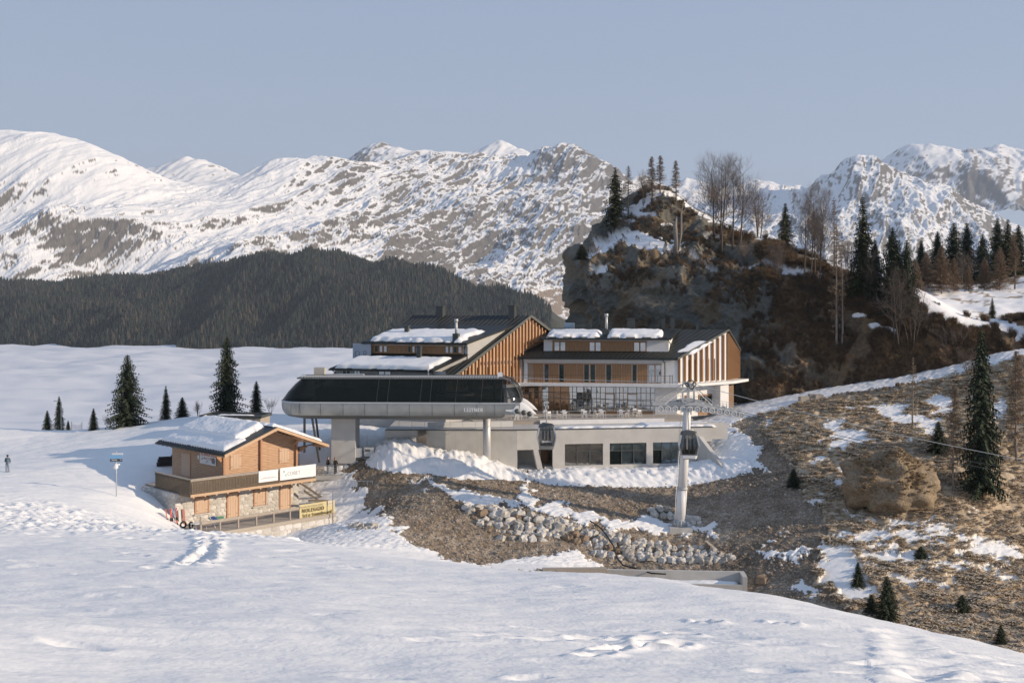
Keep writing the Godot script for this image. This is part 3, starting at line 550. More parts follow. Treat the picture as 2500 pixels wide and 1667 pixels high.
func make_ground() -> void:
	var im := Image.create(MAP_W, MAP_H, false, Image.FORMAT_L8)
	fill(im, BARE_GROUND, 100)
	fill(im, GRASS_GROUND, 200)
	for p in SNOW_PATCHES:
		fill(im, p, 0)
	var raw := im.get_data()
	var soft := tiled(noise(31, 0.012, 5), 512, 512).get_data()
	var rough := tiled(noise(32, 0.11, 4), 512, 512).get_data()
	var speck := tiled(noise(33, 0.32, 2), 512, 512).get_data()
	var earth := ramp([[0, Color(.11, .082, .054)], [.35, Color(.20, .15, .10)], [.6, Color(.27, .21, .148)], [.85, Color(.34, .28, .21)], [1, Color(.45, .40, .33)]])
	var grass := ramp([[0, Color(.28, .215, .14)], [.4, Color(.42, .33, .225)], [.7, Color(.50, .405, .285)], [1, Color(.57, .475, .35)]])
	var snow := ramp([[0, Color(.82, .81, .785)], [1, Color(.89, .88, .85)]])
	cover = PackedByteArray(); cover.resize(MAP_W * MAP_H)
	var pix := PackedByteArray(); pix.resize(MAP_W * MAP_H * 3)
	var high := PackedByteArray(); high.resize(MAP_W * MAP_H)
	for j in MAP_H:
		var jr := (j & 511) * 512
		for i in MAP_W:
			var r: int = rough[jr + (i & 511)]
			var s: int = soft[((j * 2 + 91) & 511) * 512 + ((i * 2 + 37) & 511)]
			var r2: int = rough[((j + 200) & 511) * 512 + ((i + 311) & 511)]
			var wi := clampi(i + ((s - 128) * 2 + (r - 128)) / 16, 0, MAP_W - 1)
			var wj := clampi(j + ((128 - s) * 2 + (r2 - 128)) / 16, 0, MAP_H - 1)
			var c: int = raw[wj * MAP_W + wi]
			var k := j * MAP_W + i
			var sp: int = speck[jr + (i & 511)]
			cover[k] = c
			var col: Array
			if c == 0:
				col = snow[(r + s) >> 1]
				high[k] = 150 + ((r - 128) >> 3)
			elif c == 100:
				var l: int = soft[((j >> 1) & 511) * 512 + ((i >> 1) & 511)]
				var t := clampi(((r + s + l) / 3 - 128) * 2 + 118 + ((sp - 128) >> 1), 0, 255)
				if sp > 172:
					t = mini(255, t + 60)
				col = earth[t]
				high[k] = clampi(60 + (r >> 2) + (sp >> 2), 0, 255)
			else:
				var l: int = rough[((j / 3 + i / 6) & 511) * 512 + ((i - j / 2) & 511)]
				col = grass[clampi(((r + s + l * 2) / 4 - 128) * 2 + 135, 0, 255)]
				high[k] = clampi(60 + (r >> 2) + (l >> 2), 0, 255)
			pix[k * 3] = col[0]; pix[k * 3 + 1] = col[1]; pix[k * 3 + 2] = col[2]
	var m := StandardMaterial3D.new()
	m.albedo_texture = ImageTexture.create_from_image(Image.create_from_data(MAP_W, MAP_H, false, Image.FORMAT_RGB8, pix))
	m.normal_enabled = true
	m.normal_texture = normal_tex(Image.create_from_data(MAP_W, MAP_H, false, Image.FORMAT_L8, high), 2.0)
	m.texture_repeat = false
	m.roughness = 0.9
	M.land = m

	land = Surf.new(GROUND_POINTS, 12.0, -140, -215, 140, 20, 2.0)
	var ds := []
	for i in 300:
		ds.append(6.5 * pow(60.0 / 6.5, i / 300.0))
	for i in 400:
		ds.append(60.0 + i * 0.2125)
	for i in 48:
		ds.append(145.0 + i * 1.25)
	var cols := 600
	var vs := PackedVector3Array()
	var uv := PackedVector2Array()
	vs.resize(ds.size() * cols); uv.resize(ds.size() * cols)
	for r in ds.size():
		for k in cols:
			var x: float = (-0.62 + 1.24 * k / (cols - 1)) * ds[r]
			var z: float = -ds[r]
			vs[r * cols + k] = Vector3(x, ground(x, z), z)
			uv[r * cols + k] = Vector2((x - MAP.position.x) / MAP.size.x, (z - MAP.position.y) / MAP.size.y)
	for t in TRODDEN:                          # footprints and tracks pressed into the near snow: x, z, length, width, depth, turn
		var cs := cos(t[5]); var sn := sin(t[5])
		for r in 420:
			if absf(ds[r] + t[1]) > 1.6:
				continue
			var k0 := int(((t[0] - 1.6) / ds[r] + 0.62) / 1.24 * (cols - 1))
			var k1 := int(((t[0] + 1.6) / ds[r] + 0.62) / 1.24 * (cols - 1))
			for k in range(maxi(k0, 0), mini(k1, cols)):
				var p := vs[r * cols + k]
				var ex := p.x - float(t[0]); var ez := p.z - float(t[1])
				var u: float = (ex * cs + ez * sn) / t[2]
				var w: float = (-ex * sn + ez * cs) / t[3]
				var q := u * u + w * w
				p.y += float(t[4]) * (0.45 * exp(-(sqrt(q) - 1.5) * (sqrt(q) - 1.5) * 4.0) - exp(-q * q))
				vs[r * cols + k] = p
	var cut := 301
	setting("snow_slope", sheet(vs.slice(0, cut * cols), cols, cut), M.snow)
	setting("ground", sheet(vs.slice((cut - 1) * cols), cols, ds.size() - cut + 1, uv.slice((cut - 1) * cols)), m)

# ---------------------------------------------------------------- far mountains, forest and fog
func sight(list: Array) -> Array:            # sighted points to x, z, height
	var out := []
	for i in range(0, list.size(), 3):
		var p := P(list[i], list[i + 1], list[i + 2])
		out.append_array([p.x, p.z, p.y])
	return out

func range_mesh(s: Surf, u0: float, u1: float, cols: int, d0: float, d1: float, rows: int, seed_: int, amp: float, snow_line: float, crest: float, bare: Callable) -> ArrayMesh:
	var big := noise(seed_, 0.00075, 4)
	big.fractal_type = FastNoiseLite.FRACTAL_RIDGED
	big.fractal_gain = 0.42
	big.domain_warp_enabled = true
	big.domain_warp_amplitude = 260.0
	big.domain_warp_frequency = 0.0007
	var mid := noise(seed_ + 1, 0.0042, 3)
	mid.fractal_type = FastNoiseLite.FRACTAL_RIDGED
	var fine := noise(seed_ + 2, 0.016, 3)
	var rockn := noise(seed_ + 3, 0.0019, 3)
	var strat := noise(seed_ + 4, 0.0075, 4)
	var vs := PackedVector3Array(); vs.resize(cols * rows)
	var cs := PackedColorArray(); cs.resize(cols * rows)
	for r in rows:
		var d := d0 * pow(d1 / d0, float(r) / (rows - 1))
		for k in cols:
			var x := (u0 + (u1 - u0) * k / (cols - 1)) * d
			var b := big.get_noise_2d(x - d * 0.35, d * 0.42)
			var m := mid.get_noise_2d(x * 1.25 - d * 0.4, d * 0.3)
			var wild: float = bare.call(1250.0 + x / d * SHIFT)
			var y0 := s.at(x, -d)
			var a := amp * clampf((crest - y0) / 520.0, 0.28, 1.0)
			vs[r * cols + k] = Vector3(x, y0 + a * (b - 0.2) + amp * (0.07 + 0.22 * wild) * m + amp * (0.012 + 0.06 * wild) * fine.get_noise_2d(x * 1.2, d * 0.5), -d)
	for r in rows:
		var up := mini(r + 1, rows - 1) * cols
		var dn := maxi(r - 1, 0) * cols
		for k in cols:
			var p := vs[r * cols + k]
			var n := (vs[r * cols + mini(k + 1, cols - 1)] - vs[r * cols + maxi(k - 1, 0)]).cross(vs[up + k] - vs[dn + k]).normalized()
			var px := 1250.0 + p.x / -p.z * SHIFT
			var wild: float = bare.call(px)
			var band := strat.get_noise_2d((p.x * 0.87 - p.y * 0.5) * 0.5, (p.x * 0.5 + p.y * 0.87) * 1.7 - p.z * 0.15)
			var rk := (1.0 - n.y - 0.17) * 5.2 + rockn.get_noise_2d(p.x * 0.9 - p.y * 0.8, p.z * 0.5 + p.y) * 0.55 + band * 0.55 + fine.get_noise_2d(p.x * 1.3 - p.y, p.y * 2.0 + p.x * 0.8) * 0.4
			rk += (wild - 0.45) * 0.75 + clampf((snow_line - p.y) / 220.0, 0.0, 0.9)
			var t := smoothstep(0.46, 0.56, rk)
			var tone := 0.5 + 0.5 * fine.get_noise_2d(p.x * 2.0, p.y * 3.0) + 0.4 * band
			var rock := Color(.075, .071, .067).lerp(Color(.175, .158, .135), clampf(tone, 0, 1))
			if p.y < snow_line:
				rock = rock.lerp(Color(.26, .20, .145), 0.65)
			cs[r * cols + k] = Color(.83, .825, .81).lerp(rock, t)
	return sheet(vs, cols, rows, PackedVector2Array(), cs)

func make_far() -> void:
	var m := plain(Color.WHITE, 0.95)
	m.vertex_color_use_as_albedo = true
	M.painted = m
	var back := Surf.new(sight([-400,430,8600, 0,430,8600, 300,445,8600, 380,424,8600, 440,385,8600, 480,391,8600, 530,404,8600, 590,430,8600, 700,440,8600, 800,430,8600, 845,404,8600, 885,366,8600, 945,353,8600, 985,366,8600, 1040,386,8600, 1100,390,8600, 1170,380,8600, 1215,350,8600, 1260,362,8600, 1300,385,8600, 1400,420,8600, 1500,430,8600, 1600,480,8600, 1690,440,8600, 1760,470,8600, 1880,448,8600, 1960,480,8600, 2080,430,8600, 2150,396,8600, 2222,358,8600, 2260,366,8600, 2330,376,8600, 2362,402,8600, 2390,374,8600, 2440,363,8600, 2500,384,8600, 2600,390,8600, 2800,420,8600,
		0,600,7400, 500,600,7400, 900,560,7400, 1300,560,7400, 1700,600,7400, 2100,600,7400, 2350,500,7600, 2500,500,7600, 2800,600,7400, 0,700,9800, 700,700,9800, 1400,700,9800, 2100,700,9800, 2800,700,9800]), 800.0, -5200, -9900, 5200, -7300, 110)
	setting("mountain", range_mesh(back, -0.56, 0.56, 620, 7450, 9300, 90, 41, 110.0, -500.0, 1350.0, func(px: float) -> float: return 0.75 if px > 800.0 and px < 1060.0 or px > 2340.0 else 0.4), m)
	var west := Surf.new(sight([-300,330,5300, 0,338,5300, 60,334,5300, 150,341,5350, 260,371,5400, 330,396,5500, 400,432,5700, 480,446,6000, 560,452,6200, 610,425,6200, 660,390,6200, 720,403,6300, 790,385,6400, 850,404,6500, 930,402,6900, 1000,396,7100, 1090,384,7200, 1180,385,7200, 1250,392,7100, 1310,382,7000, 1340,368,7000, 1400,364,7000, 1450,386,7000, 1490,412,6900, 1560,480,6800,
		-300,640,4300, 0,520,4700, 150,480,4850, 300,500,4950, 200,590,4450, 350,600,4500, 120,640,4200, 222,650,4380, 0,700,4000, 200,715,3950, 400,700,4000, 480,560,4800, 480,490,5400, 600,520,5200, 560,620,4500, 700,470,5700, 720,560,5000, 800,640,4400, 850,470,5950, 900,560,5300, 1000,480,6100, 1000,600,5000, 1100,430,6700, 1150,520,5900, 1200,600,5300, 1100,690,4500, 1250,450,6600, 1300,500,6100, 1400,470,6400, 1450,560,5900, 1310,620,5300, 1250,700,4600, 1400,700,5100, 1340,770,4400, 1500,720,5300, 1450,800,4700, 1600,640,6000, 1200,790,3900, 1000,750,3900, 700,720,4000, 1600,800,5000,
		-300,560,7600, 0,560,7600, 500,560,7700, 1000,560,8200, 1500,600,8200]), 300.0, -4600, -8300, 1700, -3700, 90)
	setting("mountain", range_mesh(west, -0.56, 0.15, 820, 3850, 7700, 330, 51, 125.0, 70.0, 830.0, func(px: float) -> float: return 0.06 + 0.68 * smoothstep(520.0, 1050.0, px)), m)
	var east := Surf.new(sight([1500,640,6500, 1600,560,6800, 1700,520,6800, 1800,500,6800, 1870,468,6700, 1893,448,6700, 1925,460,6700, 1955,474,6600, 1985,448,6500, 2020,431,6400, 2060,404,6300, 2095,374,6300, 2130,394,6300, 2200,442,6100, 2300,482,5900, 2400,560,5700, 2450,620,5500, 2560,690,5400, 2800,700,5400,
		1650,660,5300, 1800,640,5000, 1900,560,5500, 2000,520,5700, 2050,600,5000, 2150,560,5300, 2200,640,4800, 2300,580,5200, 2350,690,4600, 2100,690,4500, 1900,690,4500, 2500,740,4500, 2800,760,4500, 1700,760,4500,
		1600,640,7700, 2000,600,7700, 2300,620,7600, 2800,700,7600]), 300.0, 500, -7900, 4300, -4300, 90)
	setting("mountain", range_mesh(east, 0.09, 0.56, 460, 4500, 7400, 240, 61, 125.0, -40.0, 900.0, func(px: float) -> float: return 0.62), m)
	# the wooded ridge above the fog
	var ridge := Surf.new(sight([-300,720,3500, 0,716,3500, 120,712,3450, 250,700,3300, 330,692,3250, 500,676,3200, 560,655,3150, 650,652,3100, 750,648,3100, 850,660,3050, 960,684,3000, 1080,706,3000, 1130,740,2950, 1220,770,2900, 1330,800,2900,
		-300,860,2700, 0,852,2700, 250,852,2650, 350,780,2900, 430,850,2600, 520,760,2850, 600,850,2550, 700,760,2800, 800,850,2550, 880,770,2750, 1000,850,2550, 1100,800,2700, 1250,860,2600, 1400,870,2650,
		-300,840,4000, 0,820,4000, 400,790,3800, 800,760,3600, 1100,800,3500, 1400,860,3500]), 200.0, -2400, -4100, 500, -2450, 60)
	var rb := noise(71, 0.0021, 3)
	rb.fractal_type = FastNoiseLite.FRACTAL_RIDGED
	var vs := PackedVector3Array()
	var cs := PackedColorArray()
	for r in 70:
		var d := 2480.0 + 1400.0 * r / 69.0
		for k in 160:
			var x := (-0.56 + 0.62 * k / 159.0) * d
			vs.append(Vector3(x, ridge.at(x, -d) + rb.get_noise_2d(x * 1.1 - d * 0.35, d * 0.45) * 70.0 * smoothstep(2450.0, 2700.0, d) * (1.0 - 0.6 * smoothstep(2900.0, 3200.0, d)), -d))
			cs.append(Color(.05, .05, .035))
	setting("hill", sheet(vs, 160, 70, PackedVector2Array(), cs), m)
	# conifers of the ridge, a mass of trees too many to tell apart
	var tree := mb(false)
	for lv in 4:
		var y0 := 0.12 + lv * 0.21
		var r0 := 0.20 - lv * 0.042
		for k in 6:
			var a := TAU * (k + lv * 0.5) / 6.0; var b := TAU * (k + 1 + lv * 0.5) / 6.0
			tri(tree, Vector3(0, y0 + 0.36 if lv < 3 else 1.0, 0), Vector3(cos(b) * r0, y0, sin(b) * r0), Vector3(cos(a) * r0, y0, sin(a) * r0))
	var wood := MultiMesh.new()
	wood.transform_format = MultiMesh.TRANSFORM_3D
	wood.use_colors = true
	wood.mesh = done(tree)
	var xf := []; var tint := []
	rng.seed = 9
	for i in 52000:
		var d := rng.randf_range(2500, 3500)
		var px := rng.randf_range(-150, 1345)
		var x := (px - 1250.0) / SHIFT * d
		var y := ridge.at(x, -d) + rb.get_noise_2d(x * 1.1 - d * 0.35, d * 0.45) * 70.0 * smoothstep(2450.0, 2700.0, d) * (1.0 - 0.6 * smoothstep(2900.0, 3200.0, d))
		if y < -104.0:
			continue
		var py := 745.0 - y / d * SHIFT
		if px < 240 and rng.randf() < 0.35 or px > 1060 and py < 735 and rng.randf() < 0.5:
			continue
		var h := rng.randf_range(12, 27)
		xf.append(Transform3D(Basis(Vector3.UP, rng.randf() * TAU).scaled(Vector3(h * 1.05, h, h * 1.05)), Vector3(x, y - 0.8, -d)))
		var w := rng.randf()
		tint.append(Color(.013, .021, .014).lerp(Color(.026, .034, .021), rng.randf()) if w < 0.86 else Color(.075, .06, .04))
	for i in 9000:                              # thinner woods on the lower flank of the western range
		var d := rng.randf_range(3950, 5000)
		var px := rng.randf_range(1080, 1480)
		var x := (px - 1250.0) / SHIFT * d
		var y := west.at(x, -d)
		if y > 70.0 - absf(px - 1290.0) * 0.35 + rng.randf() * 60.0:
			continue
		var h := rng.randf_range(12, 22)
		xf.append(Transform3D(Basis(Vector3.UP, rng.randf() * TAU).scaled(Vector3(h * 1.05, h, h * 1.05)), Vector3(x, y + 6.0, -d)))
		tint.append(Color(.05, .05, .034).lerp(Color(.13, .10, .07), rng.randf()))
	wood.instance_count = xf.size()
	for i in xf.size():
		wood.set_instance_transform(i, xf[i])
		wood.set_instance_color(i, tint[i])
	var f := MultiMeshInstance3D.new()
	f.multimesh = wood
	f.material_override = m
	f.name = "forest"
	add_child(f)
	tag(f, "dense dark conifer forest covering the ridge above the fog", "forest", "", "stuff")
	# the sea of fog that fills the valley
	var puff := noise(81, 0.0035, 4)
	vs = PackedVector3Array()
	for r in 120:
		var d := 230.0 * pow(3050.0 / 230.0, r / 119.0)
		for k in 160:
			var x := (-0.75 + 0.95 * k / 159.0) * d
			vs.append(Vector3(x, -97.0 + puff.get_noise_2d(x, d * 1.6) * 13.0 * smoothstep(300.0, 1500.0, d) - 22.0 * (1.0 - smoothstep(230.0, 700.0, d)), -d))
	var fog := setting("cloud_sea", sheet(vs, 160, 120), plain(lin(.70, .715, .74), 1.0))
	fog.name = "cloud_sea"

func make_sky() -> void:
	var cam := Camera3D.new()
	cam.name = "camera"
	cam.projection = Camera3D.PROJECTION_FRUSTUM
	cam.near = 0.5
	cam.far = 20000.0
	cam.size = 0.5 * 1667.0 / SHIFT
	cam.frustum_offset = Vector2(0, -0.5 * 88.5 / SHIFT)
	add_child(cam)
	cam.current = true
	var sky := ProceduralSkyMaterial.new()
	sky.sky_top_color = Color8(137, 159, 195)
	sky.sky_horizon_color = Color8(179, 192, 208)
	sky.sky_curve = 0.22
	sky.ground_horizon_color = Color8(179, 192, 208)
	sky.ground_bottom_color = Color8(170, 175, 185)
	sky.sun_angle_max = 1.0
	var e := Environment.new()
	e.background_mode = Environment.BG_SKY
	e.sky = Sky.new()
	e.sky.sky_material = sky
	e.tonemap_mode = Environment.TONE_MAPPER_LINEAR
	e.tonemap_exposure = 1.0
	e.sdfgi_enabled = true
	e.ssao_enabled = true
	e.ssil_enabled = true
	e.fog_enabled = true
	e.fog_density = 0.000045
	e.fog_light_color = Color8(205, 215, 228)
	var we := WorldEnvironment.new()
	we.environment = e
	add_child(we)
	var sun := DirectionalLight3D.new()
	sun.name = "sun"
	sun.light_energy = 1.58
	sun.light_color = Color8(255, 234, 208)
	sun.light_angular_distance = 0.5
	sun.shadow_enabled = true
	add_child(sun)
	var el := deg_to_rad(17.5); var az := deg_to_rad(15.0)     # low, from the side and behind the eye, as the pylon's shadow shows
	sun.look_at_from_position(Vector3.ZERO, -Vector3(cos(el) * cos(az), sin(el), cos(el) * sin(az)), Vector3.UP)

func _ready() -> void:
	var t0 := Time.get_ticks_msec()
	ub = BoxMesh.new()
	make_sky()
	make_materials()
	print("materials ", Time.get_ticks_msec() - t0)
	make_ground()
	print("ground ", Time.get_ticks_msec() - t0)
	make_far()
	print("far ", Time.get_ticks_msec() - t0)
	make_hill()
	print("hill ", Time.get_ticks_msec() - t0)
	make_cobbles()
	make_chalet()
	make_skis()
	print("chalet ", Time.get_ticks_msec() - t0)
	make_hotel_left()
	make_hotel_right()
	make_terrace()
	print("hotel ", Time.get_ticks_msec() - t0)
	make_station()
	make_pylon()
	make_rocks()
	make_stonework()
	make_small()
	print("station ", Time.get_ticks_msec() - t0)
	make_trees()
	print("trees ", Time.get_ticks_msec() - t0)
	make_cover()
	print("cover ", Time.get_ticks_msec() - t0)
	make_people()
	print("people ", Time.get_ticks_msec() - t0)

	print("all ", Time.get_ticks_msec() - t0)

# ---------------------------------------------------------------- the rocky hill behind the hotel
func spline(p: Array, t: float) -> Vector3:
	var n := p.size()
	var i := mini(int(t), n - 2)
	var f := t - i
	var a: Vector3 = p[maxi(i - 1, 0)]; var b: Vector3 = p[i]; var c: Vector3 = p[i + 1]; var d: Vector3 = p[mini(i + 2, n - 1)]
	return 0.5 * (2.0 * b + (c - a) * f + (2.0 * a - 5.0 * b + 4.0 * c - d) * f * f + (3.0 * b - 3.0 * c + d - a) * f * f * f)

var hill_v := PackedVector3Array()
var hill_snow := PackedFloat32Array()
const HILL_U := 520
const HILL_W := 300

func make_hill() -> void:
	var ctl := []
	for r in HILL:
		var row := []
		for i in range(0, r.size(), 3):
			row.append(P(r[i], r[i + 1], r[i + 2]))
		ctl.append(row)
	var mid := []
	for j in HILL_W:
		var t := (ctl.size() - 1.0) * j / (HILL_W - 1)
		var row := []
		for k in ctl[0].size():
			var col := []
			for r in ctl:
				col.append(r[k])
			row.append(spline(col, t))
		mid.append(row)
	var vs := PackedVector3Array(); vs.resize(HILL_U * HILL_W)
	for j in HILL_W:
		for k in HILL_U:
			vs[j * HILL_U + k] = spline(mid[j], (ctl[0].size() - 1.0) * k / (HILL_U - 1))
	# snow lies along measured strips
	var snow := PackedFloat32Array(); snow.resize(vs.size())
	var edge := noise(91, 0.8, 3)
	for s in HILL_SNOW:
		var n: int = (s.size() - 1) / 3
		for q in maxi(n - 1, 1):
			var a := Vector3(s[1 + q * 3], s[2 + q * 3], s[3 + q * 3])
			var e := mini(q + 1, n - 1)
			var b := Vector3(s[1 + e * 3], s[2 + e * 3], s[3 + e * 3])
			var rad: float = s[0]
			var lo := a.min(b) - Vector3.ONE * (rad + 1.0)
			var hi := a.max(b) + Vector3.ONE * (rad + 1.0)
			for i in vs.size():
				var p := vs[i]
				if p.x < lo.x or p.x > hi.x or p.y < lo.y or p.y > hi.y or p.z < lo.z or p.z > hi.z:
					continue
				var w := p.distance_to(Geometry3D.get_closest_point_to_segment(p, a, b))
				snow[i] = maxf(snow[i], smoothstep(0.0, 0.16, 1.0 - w / rad + edge.get_noise_3d(p.x, p.y, p.z) * 0.9))
	var crag := noise(92, 0.085, 5)
	crag.fractal_type = FastNoiseLite.FRACTAL_RIDGED
	var lump := noise(93, 0.35, 4)
	var hue := noise(94, 0.14, 4)
	var fine := noise(95, 1.3, 3)
	var tuftn := noise(96, 0.22, 4)
	var cs := PackedColorArray(); cs.resize(vs.size())
	var base := vs.duplicate()
	for j in HILL_W:
		for k in HILL_U:
			var i := j * HILL_U + k
			var p := base[i]
			var n := (base[j * HILL_U + mini(k + 1, HILL_U - 1)] - base[j * HILL_U + maxi(k - 1, 0)]).cross(base[mini(j + 1, HILL_W - 1) * HILL_U + k] - base[maxi(j - 1, 0) * HILL_U + k]).normalized()
			var u := float(k) / HILL_U
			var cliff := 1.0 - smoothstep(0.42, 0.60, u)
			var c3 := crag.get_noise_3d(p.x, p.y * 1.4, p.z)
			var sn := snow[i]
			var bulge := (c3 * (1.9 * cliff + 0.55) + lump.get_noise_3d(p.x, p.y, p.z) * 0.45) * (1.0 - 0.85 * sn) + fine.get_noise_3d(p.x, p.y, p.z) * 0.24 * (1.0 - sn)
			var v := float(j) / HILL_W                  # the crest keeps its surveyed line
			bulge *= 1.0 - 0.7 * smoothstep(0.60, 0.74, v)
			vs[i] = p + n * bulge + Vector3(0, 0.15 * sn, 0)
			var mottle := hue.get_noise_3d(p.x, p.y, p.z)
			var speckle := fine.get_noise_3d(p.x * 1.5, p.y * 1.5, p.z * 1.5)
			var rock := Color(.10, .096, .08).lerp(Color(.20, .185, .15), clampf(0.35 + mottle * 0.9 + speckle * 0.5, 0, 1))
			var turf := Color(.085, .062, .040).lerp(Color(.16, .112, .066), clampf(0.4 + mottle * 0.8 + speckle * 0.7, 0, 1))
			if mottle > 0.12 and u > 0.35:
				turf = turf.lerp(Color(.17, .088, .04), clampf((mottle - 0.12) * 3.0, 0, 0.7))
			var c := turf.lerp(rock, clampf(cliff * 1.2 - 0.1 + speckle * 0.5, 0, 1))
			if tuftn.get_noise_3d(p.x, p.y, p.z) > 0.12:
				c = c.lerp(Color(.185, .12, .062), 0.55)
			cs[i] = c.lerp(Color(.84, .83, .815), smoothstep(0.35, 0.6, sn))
	hill_v = vs
	hill_snow = snow
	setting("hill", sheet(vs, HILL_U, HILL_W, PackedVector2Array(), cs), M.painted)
	# the snowy saddle beyond it, where the wood stands
	var back := Surf.new(sight([2000,690,190, 2150,705,186, 2250,735,186, 2300,765,176, 2400,800,168, 2500,810,168, 2700,800,168, 2300,722,196, 2400,742,190, 2500,755,186, 2700,740,186, 2200,700,205, 2300,700,215, 2400,708,208, 2500,690,212, 2700,650,215, 2100,690,235, 2300,690,245, 2500,670,245, 2700,640,245, 2200,760,290, 2500,740,290, 2000,760,270, 2000,780,200]), 4.0, 40, -310, 190, -150, 4.0)
	vs = PackedVector3Array(); cs = PackedColorArray()
	for j in 110:
		var d := 164.0 + j * 1.2
		for k in 150:
			var x := (0.27 + 0.38 * k / 149.0) * d
			var y := back.at(x, -d) + wave.get_noise_2d(x, d) * 0.5 + ripple.get_noise_2d(x * 0.6, d) * 0.12
			vs.append(Vector3(x, y, -d))
			var patchy := hue.get_noise_2d(x * 0.7, d * 1.2) + fine.get_noise_2d(x * 0.5, d * 0.5) * 0.35
			var open := 0.34 - smoothstep(205.0, 225.0, d) * 0.45
			cs.append(Color(.84, .83, .815).lerp(Color(.21, .15, .09), smoothstep(open, open + 0.05, patchy)))
	setting("snowfield", sheet(vs, 150, 110, PackedVector2Array(), cs), M.painted)
	saddle = back
var saddle: Surf

# ---------------------------------------------------------------- building tools
func ext(parent: Node, called: String, x0: float, x1: float, y0: float, y1: float, z0: float, z1: float, mat: Material) -> MeshInstance3D:
	return bp(parent, called, Vector3((x0 + x1) / 2, (y0 + y1) / 2, (z0 + z1) / 2), Vector3(absf(x1 - x0), absf(y1 - y0), absf(z1 - z0)), mat)

func lettering(parent: Node, called: String, words: String, h: float, at: Vector3, mat: Material, turn := Basis.IDENTITY, face := "Droid Sans", weight := 400) -> MeshInstance3D:
	var f := SystemFont.new()
	f.font_names = PackedStringArray([face])
	f.font_weight = weight
	var t := TextMesh.new()
	t.text = words
	t.font = f
	t.font_size = 48
	t.pixel_size = h / 34.0
	t.depth = 0.012
	var o := part(called, t, mat, parent)
	o.transform = Transform3D(turn, at)
	return o

func plate(a: Vector3, b: Vector3, c: Vector3, d: Vector3, thick: float) -> SurfaceTool:     # a roof sheet: corners clockwise from above, thickness downwards
	var st := mb()
	var n := -(b - a).cross(d - a).normalized()
	if n.y < 0:
		n = -n
	var k := n * -thick
	quad(st, a, b, c, d); quad(st, d + k, c + k, b + k, a + k)
	for e in [[a, b], [b, c], [c, d], [d, a]]:
		quad(st, e[1], e[0], e[0] + k, e[1] + k)
	return st

func snow_slab(a: Vector3, u: Vector3, w: Vector3, thick: float, seed_: int, ragged: float, nu := 56, nv := 30) -> SurfaceTool:     # snow lying on a roof plane a + u + w, ragged at its edges
	var st := mb(false)
	var n := u.cross(w).normalized()
	if n.y < 0:
		n = -n
	var lo := noise(seed_, 0.45, 3); var hi := noise(seed_ + 1, 2.2, 2)
	var lu := u.length(); var lw := w.length()
	var pts := []
	for j in nv + 1:
		for i in nu + 1:
			var s := float(i) / nu; var t := float(j) / nv
			var p := a + u * s + w * t
			var e := minf(minf(s, 1 - s) * lu, minf(t, 1 - t) * lw)
			e -= ragged * maxf(0.0, 0.35 + lo.get_noise_2d(s * lu, t * lw))
			var h := thick * sqrt(clampf(e / 0.4, 0.0, 1.0)) * (1.0 + 0.2 * lo.get_noise_2d(s * lu * 0.6 + 50.0, t * lw * 0.6)) + 0.03 * hi.get_noise_2d(s * lu, t * lw)
			pts.append(p + n * (h if e > 0.0 else -0.05))
	for j in nv:
		for i in nu:
			var k := j * (nu + 1) + i
			if u.cross(w).dot(n) > 0:
				quad(st, pts[k], pts[k + nu + 1], pts[k + nu + 2], pts[k + 1])
			else:
				quad(st, pts[k], pts[k + 1], pts[k + nu + 2], pts[k + nu + 1])
	return st

var cobbles := []
func make_cobbles() -> void:                 # a few flat-faced rubble stones of unit size, set into walls
	rng.seed = 77
	for v in 7:
		var st := mb()
		var n := rng.randi_range(6, 8)
		var outer := []; var inner := []
		for k in n:
			var g := TAU * (k + rng.randf_range(-0.28, 0.28)) / n
			var r := rng.randf_range(0.88, 1.08)
			var x := clampf(cos(g) * 0.64 * r, -0.5, 0.5); var y := clampf(sin(g) * 0.64 * r, -0.5, 0.5)
			outer.append(Vector3(x, y, 0))
			inner.append(Vector3(x * 0.72, y * 0.72, rng.randf_range(0.8, 1.2)))
		var mid := Vector3(0, 0, 1.15)
		for k in n:
			var l := (k + 1) % n
			quad(st, outer[l], outer[k], inner[k], inner[l])
			tri(st, mid, inner[l], inner[k])
		cobbles.append(done(st))

func rubble(parent: Node, x0: float, x1: float, y0: float, y1: float, z: float, w: float, h: float, proud: float, holes: Array, seed_: int, turn := 0.0, dark := 0) -> void:
	rng.seed = seed_
	var rows := int((y1 - y0) / h)
	var count := 0
	for r in rows:
		var y := y0 + (r + 0.5) * (y1 - y0) / rows
		var x := x0 + rng.randf() * -0.2
		while x < x1:
			var ww := w * rng.randf_range(0.6, 1.45)
			var cx := x + ww / 2
			x += ww
			var skip := cx > x1 - 0.05 or cx < x0 + 0.05
			for q in holes:
				if cx > q[0] - ww * 0.4 and cx < q[1] + ww * 0.4 and y > q[2] - h * 0.4 and y < q[3] + h * 0.4:
					skip = true
			if skip:
				continue
			var o := part("stone", cobbles[rng.randi() % cobbles.size()], M.stones[rng.randi() % M.stones.size()], parent)
			var hh := h * rng.randf_range(0.85, 1.25)
			o.transform = Transform3D(Basis(Vector3.UP, turn) * Basis(Vector3.BACK, rng.randf_range(-0.3, 0.3)) * Basis.from_scale(Vector3(ww * 0.98, hh, proud * rng.randf_range(0.7, 1.3))), Vector3(cx, y + rng.randf_range(-0.25, 0.25) * h, z) if turn == 0.0 else Vector3(z, y + rng.randf_range(-0.25, 0.25) * h, cx))
			count += 1

